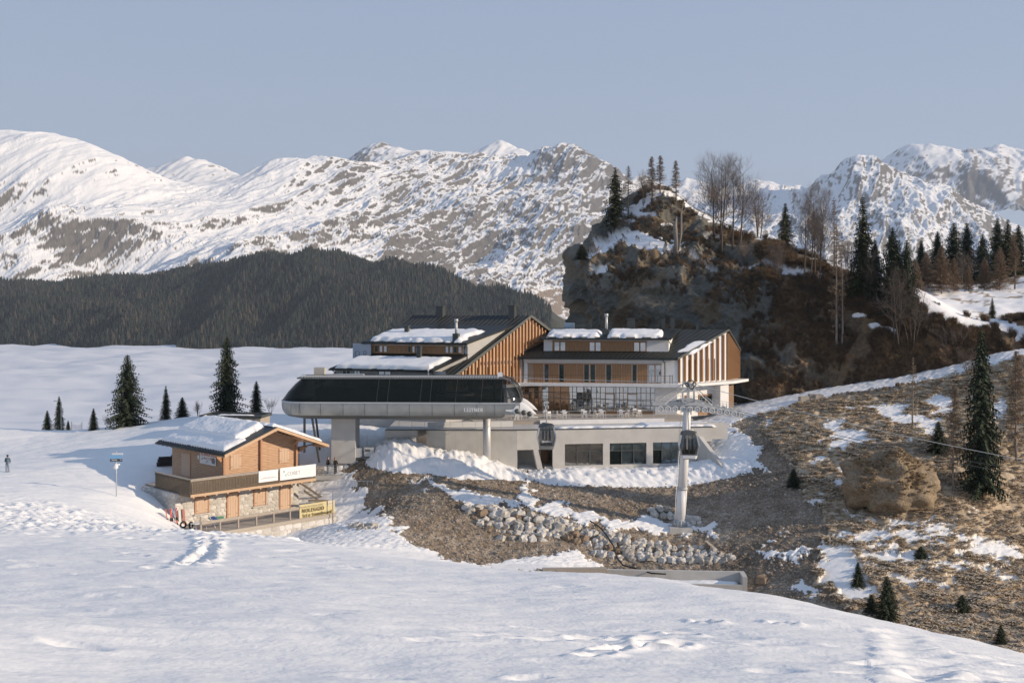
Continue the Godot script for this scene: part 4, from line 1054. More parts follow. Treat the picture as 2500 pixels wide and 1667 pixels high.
func courses(x0: float, x1: float, y0: float, step: float, top: Callable, z: float, out: float) -> SurfaceTool:    # rounded boards one above the other, cut to a roof line
	var st := mb()
	var y := y0
	while true:
		var yt := y + step
		var a := x0; var b := x1
		while a < x1 and top.call(a) < yt: a += 0.05
		while b > a and top.call(b) < yt: b -= 0.05
		if b - a < 0.2:
			break
		var g := 0.018
		var p := [Vector3(a, y, z), Vector3(a, y + g, z + out), Vector3(a, yt - g, z + out), Vector3(a, yt, z)]
		for k in 3:
			var q: Vector3 = p[k]; var r: Vector3 = p[k + 1]
			quad(st, q, r, Vector3(b, r.y, r.z), Vector3(b, q.y, q.z))
		y = yt
	return st

func shutter(parent: Node, called: String, x0: float, x1: float, y0: float, y1: float, z: float, framed := true) -> void:
	var o := Node3D.new()
	o.name = called
	parent.add_child(o, true)
	ext(o, "backing", x0, x1, y0, y1, z, z + 0.03, M.red_wood)
	var n := maxi(3, int((x1 - x0 - 0.1) / 0.28))
	var w := (x1 - x0 - 0.16) / n
	for k in n:
		ext(o, "board", x0 + 0.08 + k * w + 0.008, x0 + 0.08 + (k + 1) * w - 0.008, y0 + 0.06, y1 - 0.06, z + 0.03, z + 0.065, M.pale_wood)
	if framed:
		ext(o, "frame_board", x0 - 0.07, x0 + 0.05, y0 - 0.02, y1 + 0.08, z, z + 0.09, M.red_wood)
		ext(o, "frame_board", x1 - 0.05, x1 + 0.07, y0 - 0.02, y1 + 0.08, z, z + 0.09, M.red_wood)
		ext(o, "frame_board", x0 + 0.05, x1 - 0.05, y1, y1 + 0.08, z, z + 0.088, M.red_wood)
	for yy in [0.18, 0.82]:
		var h := lerpf(y0, y1, yy)
		ext(o, "hinge", x0 + 0.06, x0 + 0.3, h - 0.02, h + 0.02, z + 0.065, z + 0.075, M.dark_steel)
		ext(o, "hinge", x1 - 0.3, x1 - 0.06, h - 0.02, h + 0.02, z + 0.065, z + 0.075, M.dark_steel)

# ---------------------------------------------------------------- the chalet
func make_chalet() -> void:
	var at := Vector3((465.0 - 1250.0) / SHIFT * 103.0, -20.8, -103.0)
	var c := thing("ski_chalet", "wooden chalet with snowy roof on a pale rubble stone base", "chalet", at, PI / 4)
	# stone base
	var base := ext(c, "stone_base", -0.4, 13.4, -0.6, 3.0, -9.0, -2.2, M.mortar)
	base.name = "stone_base"
	var walls := Node3D.new()
	walls.name = "stone_facing"
	c.add_child(walls)
	var holes := [[1.66, 3.05, .85, 2.34], [5.09, 6.34, -.4, 2.42], [8.1, 9.45, .76, 2.43], [11.11, 12.35, -.4, 2.5]]
	rubble(walls, -0.35, 13.35, -0.1, 2.95, -2.2, 0.46, 0.34, 0.035, holes, 5)
	rubble(walls, -8.6, -2.3, 1.2, 2.9, -0.4, 0.5, 0.36, 0.05, [], 6, -PI / 2)
	shutter(c, "window_shutter", 1.66, 3.05, 0.85, 2.34, -2.2)
	shutter(c, "door", 5.09, 6.34, -0.1, 2.42, -2.2)
	shutter(c, "window_shutter", 8.1, 9.45, 0.76, 2.43, -2.2)
	shutter(c, "door", 11.11, 12.35, -0.1, 2.5, -2.2)
	ext(c, "window_sill", 1.5, 3.2, 0.72, 0.82, -2.2, -1.98, M.concrete)
	ext(c, "window_sill", 7.9, 9.6, 0.62, 0.72, -2.2, -1.98, M.concrete)
	for x in [5.7, 11.75]:
		ext(c, "wall_lamp", x - .1, x + .1, 2.72, 2.92, -2.17, -1.95, M.dark_steel)
	# balcony round two sides
	ext(c, "deck", 0.0, 13.9, 3.0, 3.18, -9.0, 0.0, M.grey_wood)
	ext(c, "deck_edge", -0.06, 13.96, 2.9, 3.14, 0.0, 0.09, M.trim_wood)
	ext(c, "deck_edge", -0.09, 0.0, 2.9, 3.14, -7.0, 0.0, M.old_wood)
	for k in 12:
		ext(c, "joist", 0.2 + k * 1.2, 0.34 + k * 1.2, 2.78, 2.9, -2.2, 0.06, M.trim_wood)
	ext(c, "handrail", -0.08, 14.0, 4.5, 4.58, -0.1, 0.12, M.grey_wood)
	ext(c, "handrail", -0.12, 0.1, 4.5, 4.58, -6.9, -0.1, M.grey_wood)
	ext(c, "rail_board", -0.03, 13.95, 4.3, 4.5, 0.01, 0.05, M.grey_wood)
	ext(c, "rail_board", -0.05, -0.01, 4.3, 4.5, -6.9, 0.0, M.old_wood)
	for k in 58:
		var x := 0.04 + k * 0.166
		if x < 9.6:
			ext(c, "slat", x, x + 0.13, 3.14, 4.36, 0.055, 0.085, M.old_wood)
	for k in 41:
		ext(c, "slat", -0.085, -0.055, 3.14, 4.36, -0.12 - k * 0.166, 0.01 - k * 0.166, M.old_wood)
	for x in [0.0, 2.4, 4.8, 7.2, 9.5, 11.7, 13.85]:
		ext(c, "post", x - .05, x + .05, 3.1, 4.5, -0.12, -0.02, M.old_wood)
	ext(c, "bench", 1.2, 3.6, 3.6, 3.68, -3.4, -2.7, M.grey_wood)
	# upper storey of boards
	var roof := func(x: float) -> float: return minf(6.45 + (x - 3.54) * 0.365, 8.55 - (x - 9.4) * 0.362)
	var flat_top := func(_x: float) -> float: return 6.9
	ext(c, "wall_core", 4.75, 13.0, 3.18, 6.7, -12.3, -2.32, M.log_wood)
	part("gable_boards", courses(4.65, 13.1, 3.18, 0.165, roof, -2.3, 0.05), M.log_wood, c)
	var side := part("side_boards", courses(2.2, 12.35, 3.18, 0.165, flat_top, 0.0, 0.05), M.log_wood, c)
	side.transform = Transform3D(Basis(Vector3.UP, -PI / 2), Vector3(4.7, 0, -14.55))
	var far_side := part("side_boards", courses(2.2, 12.35, 3.18, 0.165, flat_top, 0.0, 0.05), M.log_wood, c)
	far_side.transform = Transform3D(Basis(Vector3.UP, PI / 2), Vector3(13.05, 0, 0))
	for g in [[4.68, 5.0], [8.85, 7.9], [13.06, 6.9]]:      # crossed log ends
		var top: float = roof.call(g[0]) - 0.1
		var y := 3.2
		var st := mb()
		while y < top:
			box(st, Vector3(g[0], y + 0.08, -2.16 + (0.03 if int(y / 0.165) % 2 else 0.0)), Vector3(0.2, 0.15, 0.3))
			y += 0.165
		part("log_ends", st, M.red_wood, c)
	for s in [-1, 1]:                                        # stepped brackets under the eaves
		var st := mb()
		for k in 5:
			var w := 0.2 + (0.16 if s < 0 else 0.3) * k
			var x0 := 4.68 if s < 0 else 13.06
			box(st, Vector3(x0 + s * w * 0.5, 5.45 + 0.165 * k, -2.25), Vector3(w, 0.15, 0.16))
		part("bracket", st, M.red_wood, c)
	shutter(c, "window_shutter", 5.4, 6.77, 4.64, 6.21, -2.25, false)
	shutter(c, "window_shutter", 11.0, 12.35, 4.68, 6.25, -2.25, false)
	ext(c, "door", 4.62, 4.68, 3.4, 5.65, -10.35, -8.6, M.pale_wood)
	ext(c, "door_frame", 4.6, 4.66, 3.3, 5.75, -8.6, -8.45, M.red_wood)
	var pipe := mb(false)
	tube(pipe, [Vector3(13.3, 3.2, -2.0), Vector3(13.3, 6.2, -2.0), Vector3(14.6, 6.45, -1.2)], [0.07], 8)
	part("downpipe", pipe, M.dark_steel, c)
	# roof
	var ridge_f := Vector3(9.4, 8.74, 0); var ridge_b := Vector3(9.4, 8.74, -13.6)
	var le_f := Vector3(3.5, 6.58, 0.02); var le_b := Vector3(3.5, 6.58, -13.6)
	var re_f := Vector3(15.6, 6.5, 0.02); var re_b := Vector3(15.6, 6.5, -13.6)
	part("roof_sheet", plate(le_f, le_b, ridge_b, ridge_f, 0.07), M.roof_metal, c)
	part("roof_sheet", plate(ridge_f, ridge_b, re_b, re_f, 0.07), M.roof_metal, c)
	var dn := Vector3(0, -0.08, 0)
	part("roof_boards", plate(le_f + dn, le_b + dn, ridge_b + dn, ridge_f + dn, 0.1), M.trim_wood, c)
	part("roof_boards", plate(ridge_f + dn, ridge_b + dn, re_b + dn, re_f + dn, 0.1), M.trim_wood, c)
	for e in [[le_f, ridge_f], [ridge_f, re_f]]:
		var st := mb()
		var a: Vector3 = e[0]; var b: Vector3 = e[1]
		prism(st, [Vector2(a.x, a.y - 0.34), Vector2(b.x, b.y - 0.34), Vector2(b.x, b.y - 0.06), Vector2(a.x, a.y - 0.06)], 0.02, 0.09)
		part("verge_board", st, M.trim_wood, c)
	for x in [3.7, 6.4, 9.4, 12.5, 15.3]:
		ext(c, "purlin", x - .11, x + .11, roof.call(x) - 0.3, roof.call(x) - 0.02, -2.3, -0.15, M.trim_wood)
	for k in 14:
		ext(c, "rafter", 3.5, 3.9, 6.28, 6.4, -1.0 - k * 0.95, -0.88 - k * 0.95, M.trim_wood)
	for x in [6.3, 12.6]:
		var st := mb()
		bar(st, Vector3(x, roof.call(x) - 1.0, -2.2), Vector3(x, roof.call(x) - 0.3, -0.7), 0.12, 0.12)
		part("knee_brace", st, M.trim_wood, c)
	var gut := mb(false)
	tube(gut, [Vector3(3.42, 6.45, 0.05), Vector3(3.42, 6.45, -13.6)], [0.08], 8)
	part("gutter", gut, M.gutter, c)
	var hooks := mb()
	for k in 27:
		box(hooks, Vector3(3.72, 6.74, -0.4 - k * 0.5), Vector3(0.06, 0.16, 0.05))
	part("snow_guards", hooks, M.gutter, c).set_meta("kind", "stuff")
	part("roof_snow", snow_slab(Vector3(3.85, 6.72, -0.75), Vector3(2.6, 0.95, 0), Vector3(0, 0, -12.6), 0.30, 101, 0.25, 24, 60), M.roof_snow, c)
	part("roof_snow", snow_slab(Vector3(5.6, 7.36, -1.5), Vector3(3.8, 1.39, 0), Vector3(0, 0, -11.9), 0.55, 103, 0.35, 30, 60), M.roof_snow, c)
	part("roof_snow", snow_slab(Vector3(9.2, 8.79, -0.5), Vector3(6.1, -2.2, 0), Vector3(0, 0, -12.8), 0.36, 105, 0.3, 40, 60), M.roof_snow, c)
	# timbers beside the lower storey
	var br := mb()
	bar(br, Vector3(13.4, 2.5, -1.9), Vector3(16.4, 0.35, -1.4), 0.16, 0.2)
	bar(br, Vector3(13.4, 1.8, -1.2), Vector3(15.2, 0.5, -1.0), 0.14, 0.18)
	bar(br, Vector3(13.4, 0.9, -0.4), Vector3(17.0, 0.35, -0.6), 0.14, 0.2)
	part("timber_brace", br, M.old_wood, c)
	# terrace in front of the lower storey
	var w := thing("retaining_wall", "rubble stone retaining wall with concrete coping below the chalet terrace", "wall", at, PI / 4)
	ext(w, "wall_core", -4.0, 14.1, -4.2, -0.2, -2.2, 3.2, M.mortar)
	var face := Node3D.new()
	face.name = "stone_facing"
	w.add_child(face)
	rubble(face, -0.6, 14.1, -3.5, -0.42, 3.2, 0.72, 0.5, 0.05, [], 8)
	rubble(face, -2.0, 3.1, -3.5, -0.42, 14.1, 0.72, 0.5, 0.05, [], 9, PI / 2)
	ext(w, "coping", -4.0, 14.15, -0.35, 0.0, -2.2, 3.3, M.slab)
	for k in 9:
		ext(w, "joint", -1 + k * 1.9, -0.98 + k * 1.9, 0.0, 0.004, -2.1, 3.25, M.mortar)
	var fence := thing("terrace_fence", "low fence of pale posts and one grey rail along the chalet terrace", "fence", at + Basis(Vector3.UP, PI / 4) * Vector3(0, 0, 2.9), PI / 4)
	var px := [-0.6, 1.35, 3.25, 5.2, 7.1, 8.95, 11.0, 12.6, 14.0]
	for i in px.size():
		ext(fence, "post", px[i] - .07, px[i] + .07, 0.0, 1.6 if i == 0 else 1.12, -.07, .07, M.grey_wood)
	ext(fence, "rail", -0.6, 14.0, 0.86, 1.12, 0.075, 0.12, M.grey_wood)
	# banners
	var b1 := thing("banner", "yellow cloth banner on the terrace fence reading NOLEGGIO Sci e Snowboard", "banner", at + Basis(Vector3.UP, PI / 4) * Vector3(0, 0, 3.05), PI / 4)
	var yel := plain(lin(.58, .50, .27), 0.85)
	var cloth := mb(false)
	for i in 16:
		var f := func(k: int, yy: float) -> Vector3: return Vector3(9.95 + k * 0.262, yy + (-0.16 if k < 1 and yy < 0 else 0.0), 0.02 + 0.02 * sin(k * 1.3 + yy * 2.0))
		quad(cloth, f.call(i, -0.1), f.call(i, 1.3), f.call(i + 1, 1.3), f.call(i + 1, -0.1))
	part("cloth", cloth, yel, b1)
	var ink := plain(lin(.16, .12, .06), 0.9); var pale := plain(lin(.36, .33, .24), 0.9)
	lettering(b1, "letters", "Scuola Sci Colere 2200", 0.19, Vector3(11.35, 1.06, 0.07), pale)
	lettering(b1, "letters", "NOLEGGIO", 0.36, Vector3(11.5, 0.68, 0.07), ink, Basis.IDENTITY, "Droid Sans", 700)
	lettering(b1, "letters", "Sci e Snowboard", 0.32, Vector3(12.0, 0.2, 0.07), ink, Basis.IDENTITY, "Droid Sans", 700)
	ext(b1, "emblem", 13.2, 13.95, 0.85, 1.25, 0.05, 0.065, plain(lin(.62, .55, .42), 0.9))
	var arc := mb()
	for k in 4:
		bar(arc, Vector3(13.3 + k * .14, 0.95 + .12 * (k % 2), .075), Vector3(13.44 + k * .14, 0.95 + .12 * ((k + 1) % 2), .075), .03, .01)
	part("emblem_mark", arc, plain(lin(.45, .16, .14), .9), b1)
	var b2 := thing("banner", "white banner with green squares and grey COBET lettering on chalet balcony", "banner", at + Basis(Vector3.UP, PI / 4) * Vector3(0, 0, 0.1), PI / 4)
	ext(b2, "cloth", 9.65, 13.9, 3.4, 4.62, 0.0, 0.03, M.white)
	lettering(b2, "letters", "COBET", 0.36, Vector3(11.25, 3.98, 0.04), M.text_grey)
	ext(b2, "square", 10.0, 10.2, 4.12, 4.34, 0.03, 0.045, plain(lin(.40, .50, .50), .8))
	ext(b2, "square", 10.2, 10.42, 3.76, 3.98, 0.03, 0.045, plain(lin(.42, .60, .58), .8))
	for k in 4:
		ext(b2, "text_line", 12.3, 13.5 - 0.1 * k, 4.2 - k * 0.17, 4.225 - k * 0.17, 0.03, 0.04, plain(lin(.55, .56, .57), .8))
	var b3 := thing("banner", "smaller plain white banner with a thin dark line on chalet balcony", "banner", at + Basis(Vector3.UP, PI / 4) * Vector3(0, 0, 0.1), PI / 4)
	ext(b3, "cloth", 7.2, 9.4, 3.46, 4.56, 0.0, 0.03, M.white)
	ext(b3, "text_line", 7.4, 9.25, 3.78, 3.81, 0.03, 0.04, plain(lin(.25, .27, .32), .8))
	lettering(b3, "letters", "colere ski area", 0.14, Vector3(8.3, 3.9, 0.04), plain(lin(.6, .62, .64), .8))
	# the ski school sign on the shaded wall
	var sg := thing("wall_sign", "white board reading SCUOLA SCI on the shaded chalet wall", "sign", at + Basis(Vector3.UP, PI / 4) * Vector3(4.58, 0, 0), -PI / 4)
	ext(sg, "board", -6.45, -3.35, 5.0, 6.25, 0.0, 0.05, M.white)
	lettering(sg, "letters", "SCUOLA SCI", 0.34, Vector3(-4.9, 6.0, 0.06), plain(lin(.45, .06, .05), .8), Basis.IDENTITY, "Droid Sans", 700)
	lettering(sg, "letters", "Colere 2200", 0.26, Vector3(-5.0, 5.6, 0.06), plain(lin(.5, .25, .2), .8))
	lettering(sg, "letters", "tel.", 0.14, Vector3(-6.0, 5.45, 0.06), M.text_grey)
	var em := mb()
	prism(em, [Vector2(-4.1, 5.2), Vector2(-3.6, 5.15), Vector2(-3.45, 5.45), Vector2(-3.6, 5.75), Vector2(-4.05, 5.72), Vector2(-4.2, 5.45)], .055, .06)
	part("emblem", em, plain(lin(.2, .2, .22), .8), sg)
	var skier := mb()
	for q in [[-5.4, 5.1, -4.8, 5.22], [-5.2, 5.2, -5.0, 5.38], [-5.0, 5.38, -4.75, 5.3]]:
		bar(skier, Vector3(q[0], q[1], .06), Vector3(q[2], q[3], .06), .05, .01)
	part("emblem", skier, plain(lin(.1, .25, .16), .8), sg)
	ext(sg, "small_plate", -6.95, -6.6, 5.35, 5.75, 0.0, 0.04, M.white)

func make_skis() -> void:
	# skis leaning in a bundle, chairs and boards by the chalet wall
	var o := Vector3((465.0 - 1250.0) / SHIFT * 103.0, -20.8, -103.0)
	var B := Basis(Vector3.UP, PI / 4)
	var hues := [[lin(.5, .09, .06), "red"], [lin(.62, .2, .07), "orange"], [lin(.4, .07, .07), "dark red"], [lin(.55, .57, .66), "pale grey"], [lin(.5, .13, .09), "red"], [lin(.1, .14, .35), "blue"], [lin(.6, .28, .12), "orange"], [lin(.45, .08, .08), "red"]]
	rng.seed = 31
	for i in hues.size():
		var st := mb()
		var pts := []
		for k in 9:
			var t := k / 8.0
			pts.append([0.055 - 0.02 * sin(t * PI), t * 1.72, 0.012 * sin(t * PI) + (0.1 * pow(maxf(t - 0.86, 0.0) / 0.14, 2.0))])
		for k in 8:
			var a: Array = pts[k]; var b: Array = pts[k + 1]
			quad(st, Vector3(-a[0], a[1], a[2] + .012), Vector3(-b[0], b[1], b[2] + .012), Vector3(b[0], b[1], b[2] + .012), Vector3(a[0], a[1], a[2] + .012))
			quad(st, Vector3(a[0], a[1], a[2] - .012), Vector3(b[0], b[1], b[2] - .012), Vector3(-b[0], b[1], b[2] - .012), Vector3(-a[0], a[1], a[2] - .012))
			quad(st, Vector3(a[0], a[1], a[2] + .012), Vector3(b[0], b[1], b[2] + .012), Vector3(b[0], b[1], b[2] - .012), Vector3(a[0], a[1], a[2] - .012))
			quad(st, Vector3(-a[0], a[1], a[2] - .012), Vector3(-b[0], b[1], b[2] - .012), Vector3(-b[0], b[1], b[2] + .012), Vector3(-a[0], a[1], a[2] + .012))
		var s := thing("ski", "%s ski leaning in the bundle beside the chalet stone base" % hues[i][1], "ski", o + B * Vector3(-1.75 + i * 0.13, 0.0, -0.9 + 0.06 * (i % 3)), PI / 4, "skis leaning by the chalet")
		s.rotation = Vector3(-0.16, PI / 4 + rng.randf_range(-.4, .4), rng.randf_range(-.05, .12))
		s.scale = Vector3.ONE * 1.12
		part("blade", st, plain(hues[i][0], 0.4), s)
		ext(s, "binding", -.04, .04, .7, .95, .013, .06, M.black)
	for i in 2:
		var ch := thing("deck_chair", ["folding deck chair with blue cloth on the chalet terrace", "small white folding table on the chalet terrace"][i], ["chair", "table"][i], o + B * Vector3(2.0 - i * 1.9, 0.0, 0.9 + i * 0.4), PI / 4 + 0.2)
		if i == 1:
			ext(ch, "table_top", -.7, .7, .68, .72, -.35, .35, M.white_paint)
			for q in [[-.6, -.3], [.6, -.3], [-.6, .3], [.6, .3]]:
				ext(ch, "leg", q[0] - .02, q[0] + .02, 0, .68, q[1] - .02, q[1] + .02, M.steel)
			ch.name = "folding_table"
		else:
			var st := mb()
			bar(st, Vector3(-.3, 0, .4), Vector3(-.3, .95, -.4), .04, .04); bar(st, Vector3(.3, 0, .4), Vector3(.3, .95, -.4), .04, .04)
			bar(st, Vector3(-.34, 0, -.5), Vector3(-.34, .5, .45), .04, .04); bar(st, Vector3(.34, 0, -.5), Vector3(.34, .5, .45), .04, .04)
			part("frame", st, M.white_paint, ch)
			var cl := mb()
			quad(cl, Vector3(-.28, .48, .42), Vector3(-.28, .93, -.38), Vector3(.28, .93, -.38), Vector3(.28, .48, .42))
			quad(cl, Vector3(.28, .46, .42), Vector3(.28, .91, -.38), Vector3(-.28, .91, -.38), Vector3(-.28, .46, .42))
			part("cloth", cl, plain(lin(.03, .06, .22), .8), ch)
	for i in 3:
		var sb := mb()
		prism(sb, [Vector2(-.13, .1), Vector2(-.08, 0), Vector2(.08, 0), Vector2(.13, .1), Vector2(.12, .75), Vector2(.13, 1.4), Vector2(.07, 1.5), Vector2(-.07, 1.5), Vector2(-.13, 1.4), Vector2(-.12, .75)], -.008, .008)
		var s := solid("snowboard", sb, plain([lin(.5, .5, .5), lin(.3, .08, .07), lin(.06, .2, .14)][i], .5), ["grey snowboard leaning on the chalet stone wall", "red snowboard leaning on the chalet stone wall", "green snowboard lying low against chalet stone wall"][i], "snowboard", "boards leaning on the chalet wall")
		s.transform = Transform3D(B * Basis(Vector3.RIGHT, -0.14), o + B * Vector3([-0.05, 0.35, 4.4][i], 0.02, -1.86))
		if i == 2:
			s.transform = Transform3D(B * Basis(Vector3.BACK, 1.5) * Basis(Vector3.RIGHT, -0.1), o + B * Vector3(4.6, 0.16, -1.95))
	for i in 3:                                           # tyres
		var tr := mb(false)
		var ring := []
		for k in 17: ring.append(Vector3(cos(TAU * k / 16) * .27, sin(TAU * k / 16) * .27 + .36, 0))
		tube(tr, ring, [0.09], 8, false)
		var ty := solid("tyre", tr, M.rubber, ["black tyre standing beside the skis", "black tyre on the terrace near the folding table", "black tyre leaning behind the skis at chalet corner"][i], "tyre", "tyres on the chalet terrace")
		ty.transform = Transform3D(B * Basis(Vector3.UP, .5 * i), o + B * Vector3([-0.5, -0.1, -2.0][i], 0.0, [-.5, .2, -1.4][i]))
	# stone side wall running up the bank
	var sw := thing("side_wall", "low stone wall with sloping concrete top running up the snow bank", "wall", o, PI / 4)
	var st := mb()
	prism(st, [Vector2(0, -1.0), Vector2(6.5, -1.0), Vector2(6.5, 2.2), Vector2(0.2, 0.35)], -0.2, 0.2, Transform3D(Basis(Vector3.UP, PI * 0.72), Vector3(-1.2, 0, 0.2)))
	part("wall_body", st, M.mortar, sw)

# ---------------------------------------------------------------- the hotel
func chimney(parent: Node3D, x: float, y: float, z: float, w: float, h: float, mat: Material, cap := true) -> void:
	ext(parent, "chimney", x - w / 2, x + w / 2, y, y + h, z - w / 2, z + w / 2, mat)
	if cap:
		ext(parent, "chimney_cap", x - w * 0.62, x + w * 0.62, y + h, y + h + 0.1, z - w * 0.62, z + w * 0.62, M.trim_metal)

func flue(parent: Node3D, at: Vector3, h: float) -> void:
	ext(parent, "flue_base", at.x - .35, at.x + .35, at.y - .5, at.y + .75, at.z - .35, at.z + .35, M.trim_metal)
	var st := mb(false)
	tube(st, [at + Vector3(0, .7, 0), at + Vector3(0, h - .35, 0)], [0.17], 12)
	tube(st, [at + Vector3(0, h - .35, 0), at + Vector3(0, h, 0)], [0.24], 12)
	part("steel_flue", st, M.steel, parent)

func pane(parent: Node3D, x0: float, x1: float, y0: float, y1: float, z: float, glass: Material, frame: Material, bars := 0) -> void:      # a window with a frame proud of the wall
	var o := Node3D.new()
	o.name = "window"
	parent.add_child(o, true)
	ext(o, "glass", x0, x1, y0, y1, z - 0.03, z, glass)
	var t := 0.06
	ext(o, "frame", x0 - t, x0, y0 - t, y1 + t, z - 0.02, z + 0.06, frame)
	ext(o, "frame", x1, x1 + t, y0 - t, y1 + t, z - 0.02, z + 0.06, frame)
	ext(o, "frame", x0, x1, y1, y1 + t, z - 0.02, z + 0.058, frame)
	ext(o, "frame", x0, x1, y0 - t, y0, z - 0.02, z + 0.058, frame)
	for k in bars:
		var x := lerpf(x0, x1, (k + 1.0) / (bars + 1))
		ext(o, "bar", x - 0.035, x + 0.035, y0, y1, z, z + 0.05, frame)

func downpipe(parent: Node3D, pts: Array) -> void:
	var st := mb(false)
	tube(st, pts, [0.06], 7)
	part("downpipe", st, M.gutter, parent)

func roof_ribs(parent: Node3D, a: Vector3, b: Vector3, c: Vector3, d: Vector3, n: int) -> void:      # standing seams from eave a-b up to ridge d-c
	var st := mb()
	for k in n + 1:
		var t := float(k) / n
		bar(st, a.lerp(b, t) + Vector3(0, .02, 0), d.lerp(c, t) + Vector3(0, .02, 0), 0.03, 0.05)
	part("roof_seams", st, M.roof_metal, parent)

func make_hotel_left() -> void:
	var at := Vector3((1088.0 - 1250.0) / SHIFT * 130.0, -17.0, -130.0)
	var th := deg_to_rad(-18.0)
	var h := thing("hotel_wing", "hotel wing with steep dark roof, two dormer rows and slatted wood gable", "hotel", at, th)
	var Y := 17.0                            # levels below are sighted heights plus this
	var gd := Vector3(cos(deg_to_rad(61.0)), 0, -sin(deg_to_rad(61.0)))
	var pk := gd * 13.11 + Vector3(0, Y - 1.3, 0)
	var en := gd * 16.6 + Vector3(0, Y - 3.3, 0)
	# body
	var st := mb()
	var o1 := Vector3(0, 0, 0); var o2 := Vector3(0, Y - 8.4, 0)
	quad(st, o1, o2, pk - Vector3(0, .12, 0), gd * 13.11)
	quad(st, gd * 13.11, pk - Vector3(0, .12, 0), en - Vector3(0, .12, 0), gd * 16.6)
	quad(st, Vector3(-14.5, 0, 0), Vector3(-14.5, Y - 7.8, 0), Vector3(0, Y - 7.8, 0), o1)
	quad(st, Vector3(-14.5, 0, -22), Vector3(-14.5, Y - 7.8, -22), Vector3(-14.5, Y - 7.8, 0), Vector3(-14.5, 0, 0))
	quad(st, gd * 16.6, en, Vector3(-14.5, Y - 7.8, -22), Vector3(-14.5, 0, -22))
	part("wall", st, M.grey_plaster, h)
	# main roof
	var rr := pk + gd * 0.1 + Vector3(0.55, 0, 0)
	var rl := Vector3(-8.9, Y - 1.3, -11.46)
	var el := Vector3(-14.9, Y - 8.65, 0.6)
	var er := Vector3(0.75, Y - 8.65, 0.6)
	part("roof", plate(el, rl, rr, er, 0.22), M.roof_metal, h)
	part("roof", plate(rl, Vector3(-14.9, Y - 7.6, -21), Vector3(12, Y - 7.6, -21), rr, 0.2), M.roof_metal, h)
	roof_ribs(h, el, er, rr, rl, 26)
	part("roof", plate(rr, en + Vector3(.7, .02, -.2), en + Vector3(-4, .02, -.2), rr + Vector3(-6, 0, 0), 0.2), M.roof_metal, h)
	var vb := mb()
	bar(vb, er + Vector3(0.05, -0.06, 0.02), rr + Vector3(0.05, -0.06, 0), 0.1, 0.34)
	bar(vb, rr + Vector3(0.05, -0.06, 0), en + Vector3(.75, -0.04, -.1), 0.1, 0.32)
	part("verge_trim", vb, M.trim_metal, h)
	# lower dormer
	var ld := plate(Vector3(-14.9, Y - 7.65, 0.65), Vector3(-11.6, Y - 5.85, -3.05), Vector3(1.7, Y - 5.85, -3.05), Vector3(-1.35, Y - 7.65, 0.65), 0.2)
	part("dormer_roof", ld, M.roof_metal, h)
	st = mb()
	quad(st, Vector3(-1.6, Y - 8.4, 0.02), Vector3(-1.6, Y - 7.8, 0.02), Vector3(1.5, Y - 6.0, -3.0), Vector3(1.5, Y - 6.7, -3.0))
	part("dormer_cheek", st, M.grey_plaster, h)
	ext(h, "dormer_wall", -14.2, -1.6, Y - 9.6, Y - 7.8, -0.1, 0.03, M.grey_plaster)
	ext(h, "gutter", -14.95, -1.3, Y - 7.9, Y - 7.72, 0.62, 0.78, M.gutter)
	part("roof_snow", snow_slab(Vector3(-14.2, Y - 7.6, 0.62), Vector3(12.3, 0, 0), Vector3(1.9, 1.3, -2.7), 0.36, 111, 0.25, 60, 24), M.roof_snow, h)
	pane(h, -8.6, -7.05, Y - 9.3, Y - 7.95, 0.05, M.mirror_glass, M.dark_steel, 1)
	pane(h, -13.39, -12.4, Y - 9.3, Y - 7.95, 0.05, M.dark_pane, M.white_paint, 1)
	pane(h, -11.84, -11.1, Y - 9.3, Y - 7.95, 0.05, M.mirror_glass, M.dark_steel, 1)
	downpipe(h, [Vector3(-14.5, Y - 7.85, .7), Vector3(-14.2, Y - 8.3, .15), Vector3(-14.2, Y - 10, .15)])
	downpipe(h, [Vector3(-1.5, Y - 7.85, .7), Vector3(-.8, Y - 8.7, .15), Vector3(-.8, Y - 10, .15)])
	ext(h, "vent_pipe", -1.95, -1.85, Y - 8.5, Y - 7.0, .7, .8, M.white_paint)
	# upper dormer
	var ue := Y - 4.5
	part("dormer_roof", plate(Vector3(-12.0, ue, -2.35), Vector3(-9.6, Y - 2.5, -9.4), Vector3(5.4, Y - 2.5, -9.4), Vector3(1.75, ue, -2.35), 0.22), M.roof_metal, h)
	st = mb()
	quad(st, Vector3(-11.5, Y - 6.0, -3.0), Vector3(-11.5, ue - .2, -3.0), Vector3(1.64, ue - .2, -3.0), Vector3(1.64, Y - 6.0, -3.0))
	tri(st, Vector3(1.64, Y - 6.6, -3.0), Vector3(1.64, ue - .2, -3.0), Vector3(4.9, Y - 2.75, -9.2))
	tri(st, Vector3(-11.5, Y - 6.6, -3.0), Vector3(-9.4, Y - 2.75, -9.2), Vector3(-11.5, ue - .2, -3.0))
	part("dormer_wall", st, M.grey_plaster, h)
	ext(h, "gutter", -12.05, 1.8, ue - .24, ue - .06, -2.38, -2.22, M.gutter)
	ext(h, "soffit_band", -11.5, 1.64, ue - .42, ue - .24, -2.99, -2.93, M.plaster)
	var wood := [[-10.95, -10.6], [-8.65, -6.2], [-4.55, -1.3]]
	ext(h, "wood_band", -11.0, 1.0, Y - 5.92, Y - 4.86, -2.99, -2.95, M.larch_panel)
	for k in 24:
		ext(h, "board", -10.98 + k * 0.5, -10.52 + k * 0.5, Y - 5.88, Y - 4.9, -2.95, -2.93, M.larch_panel)
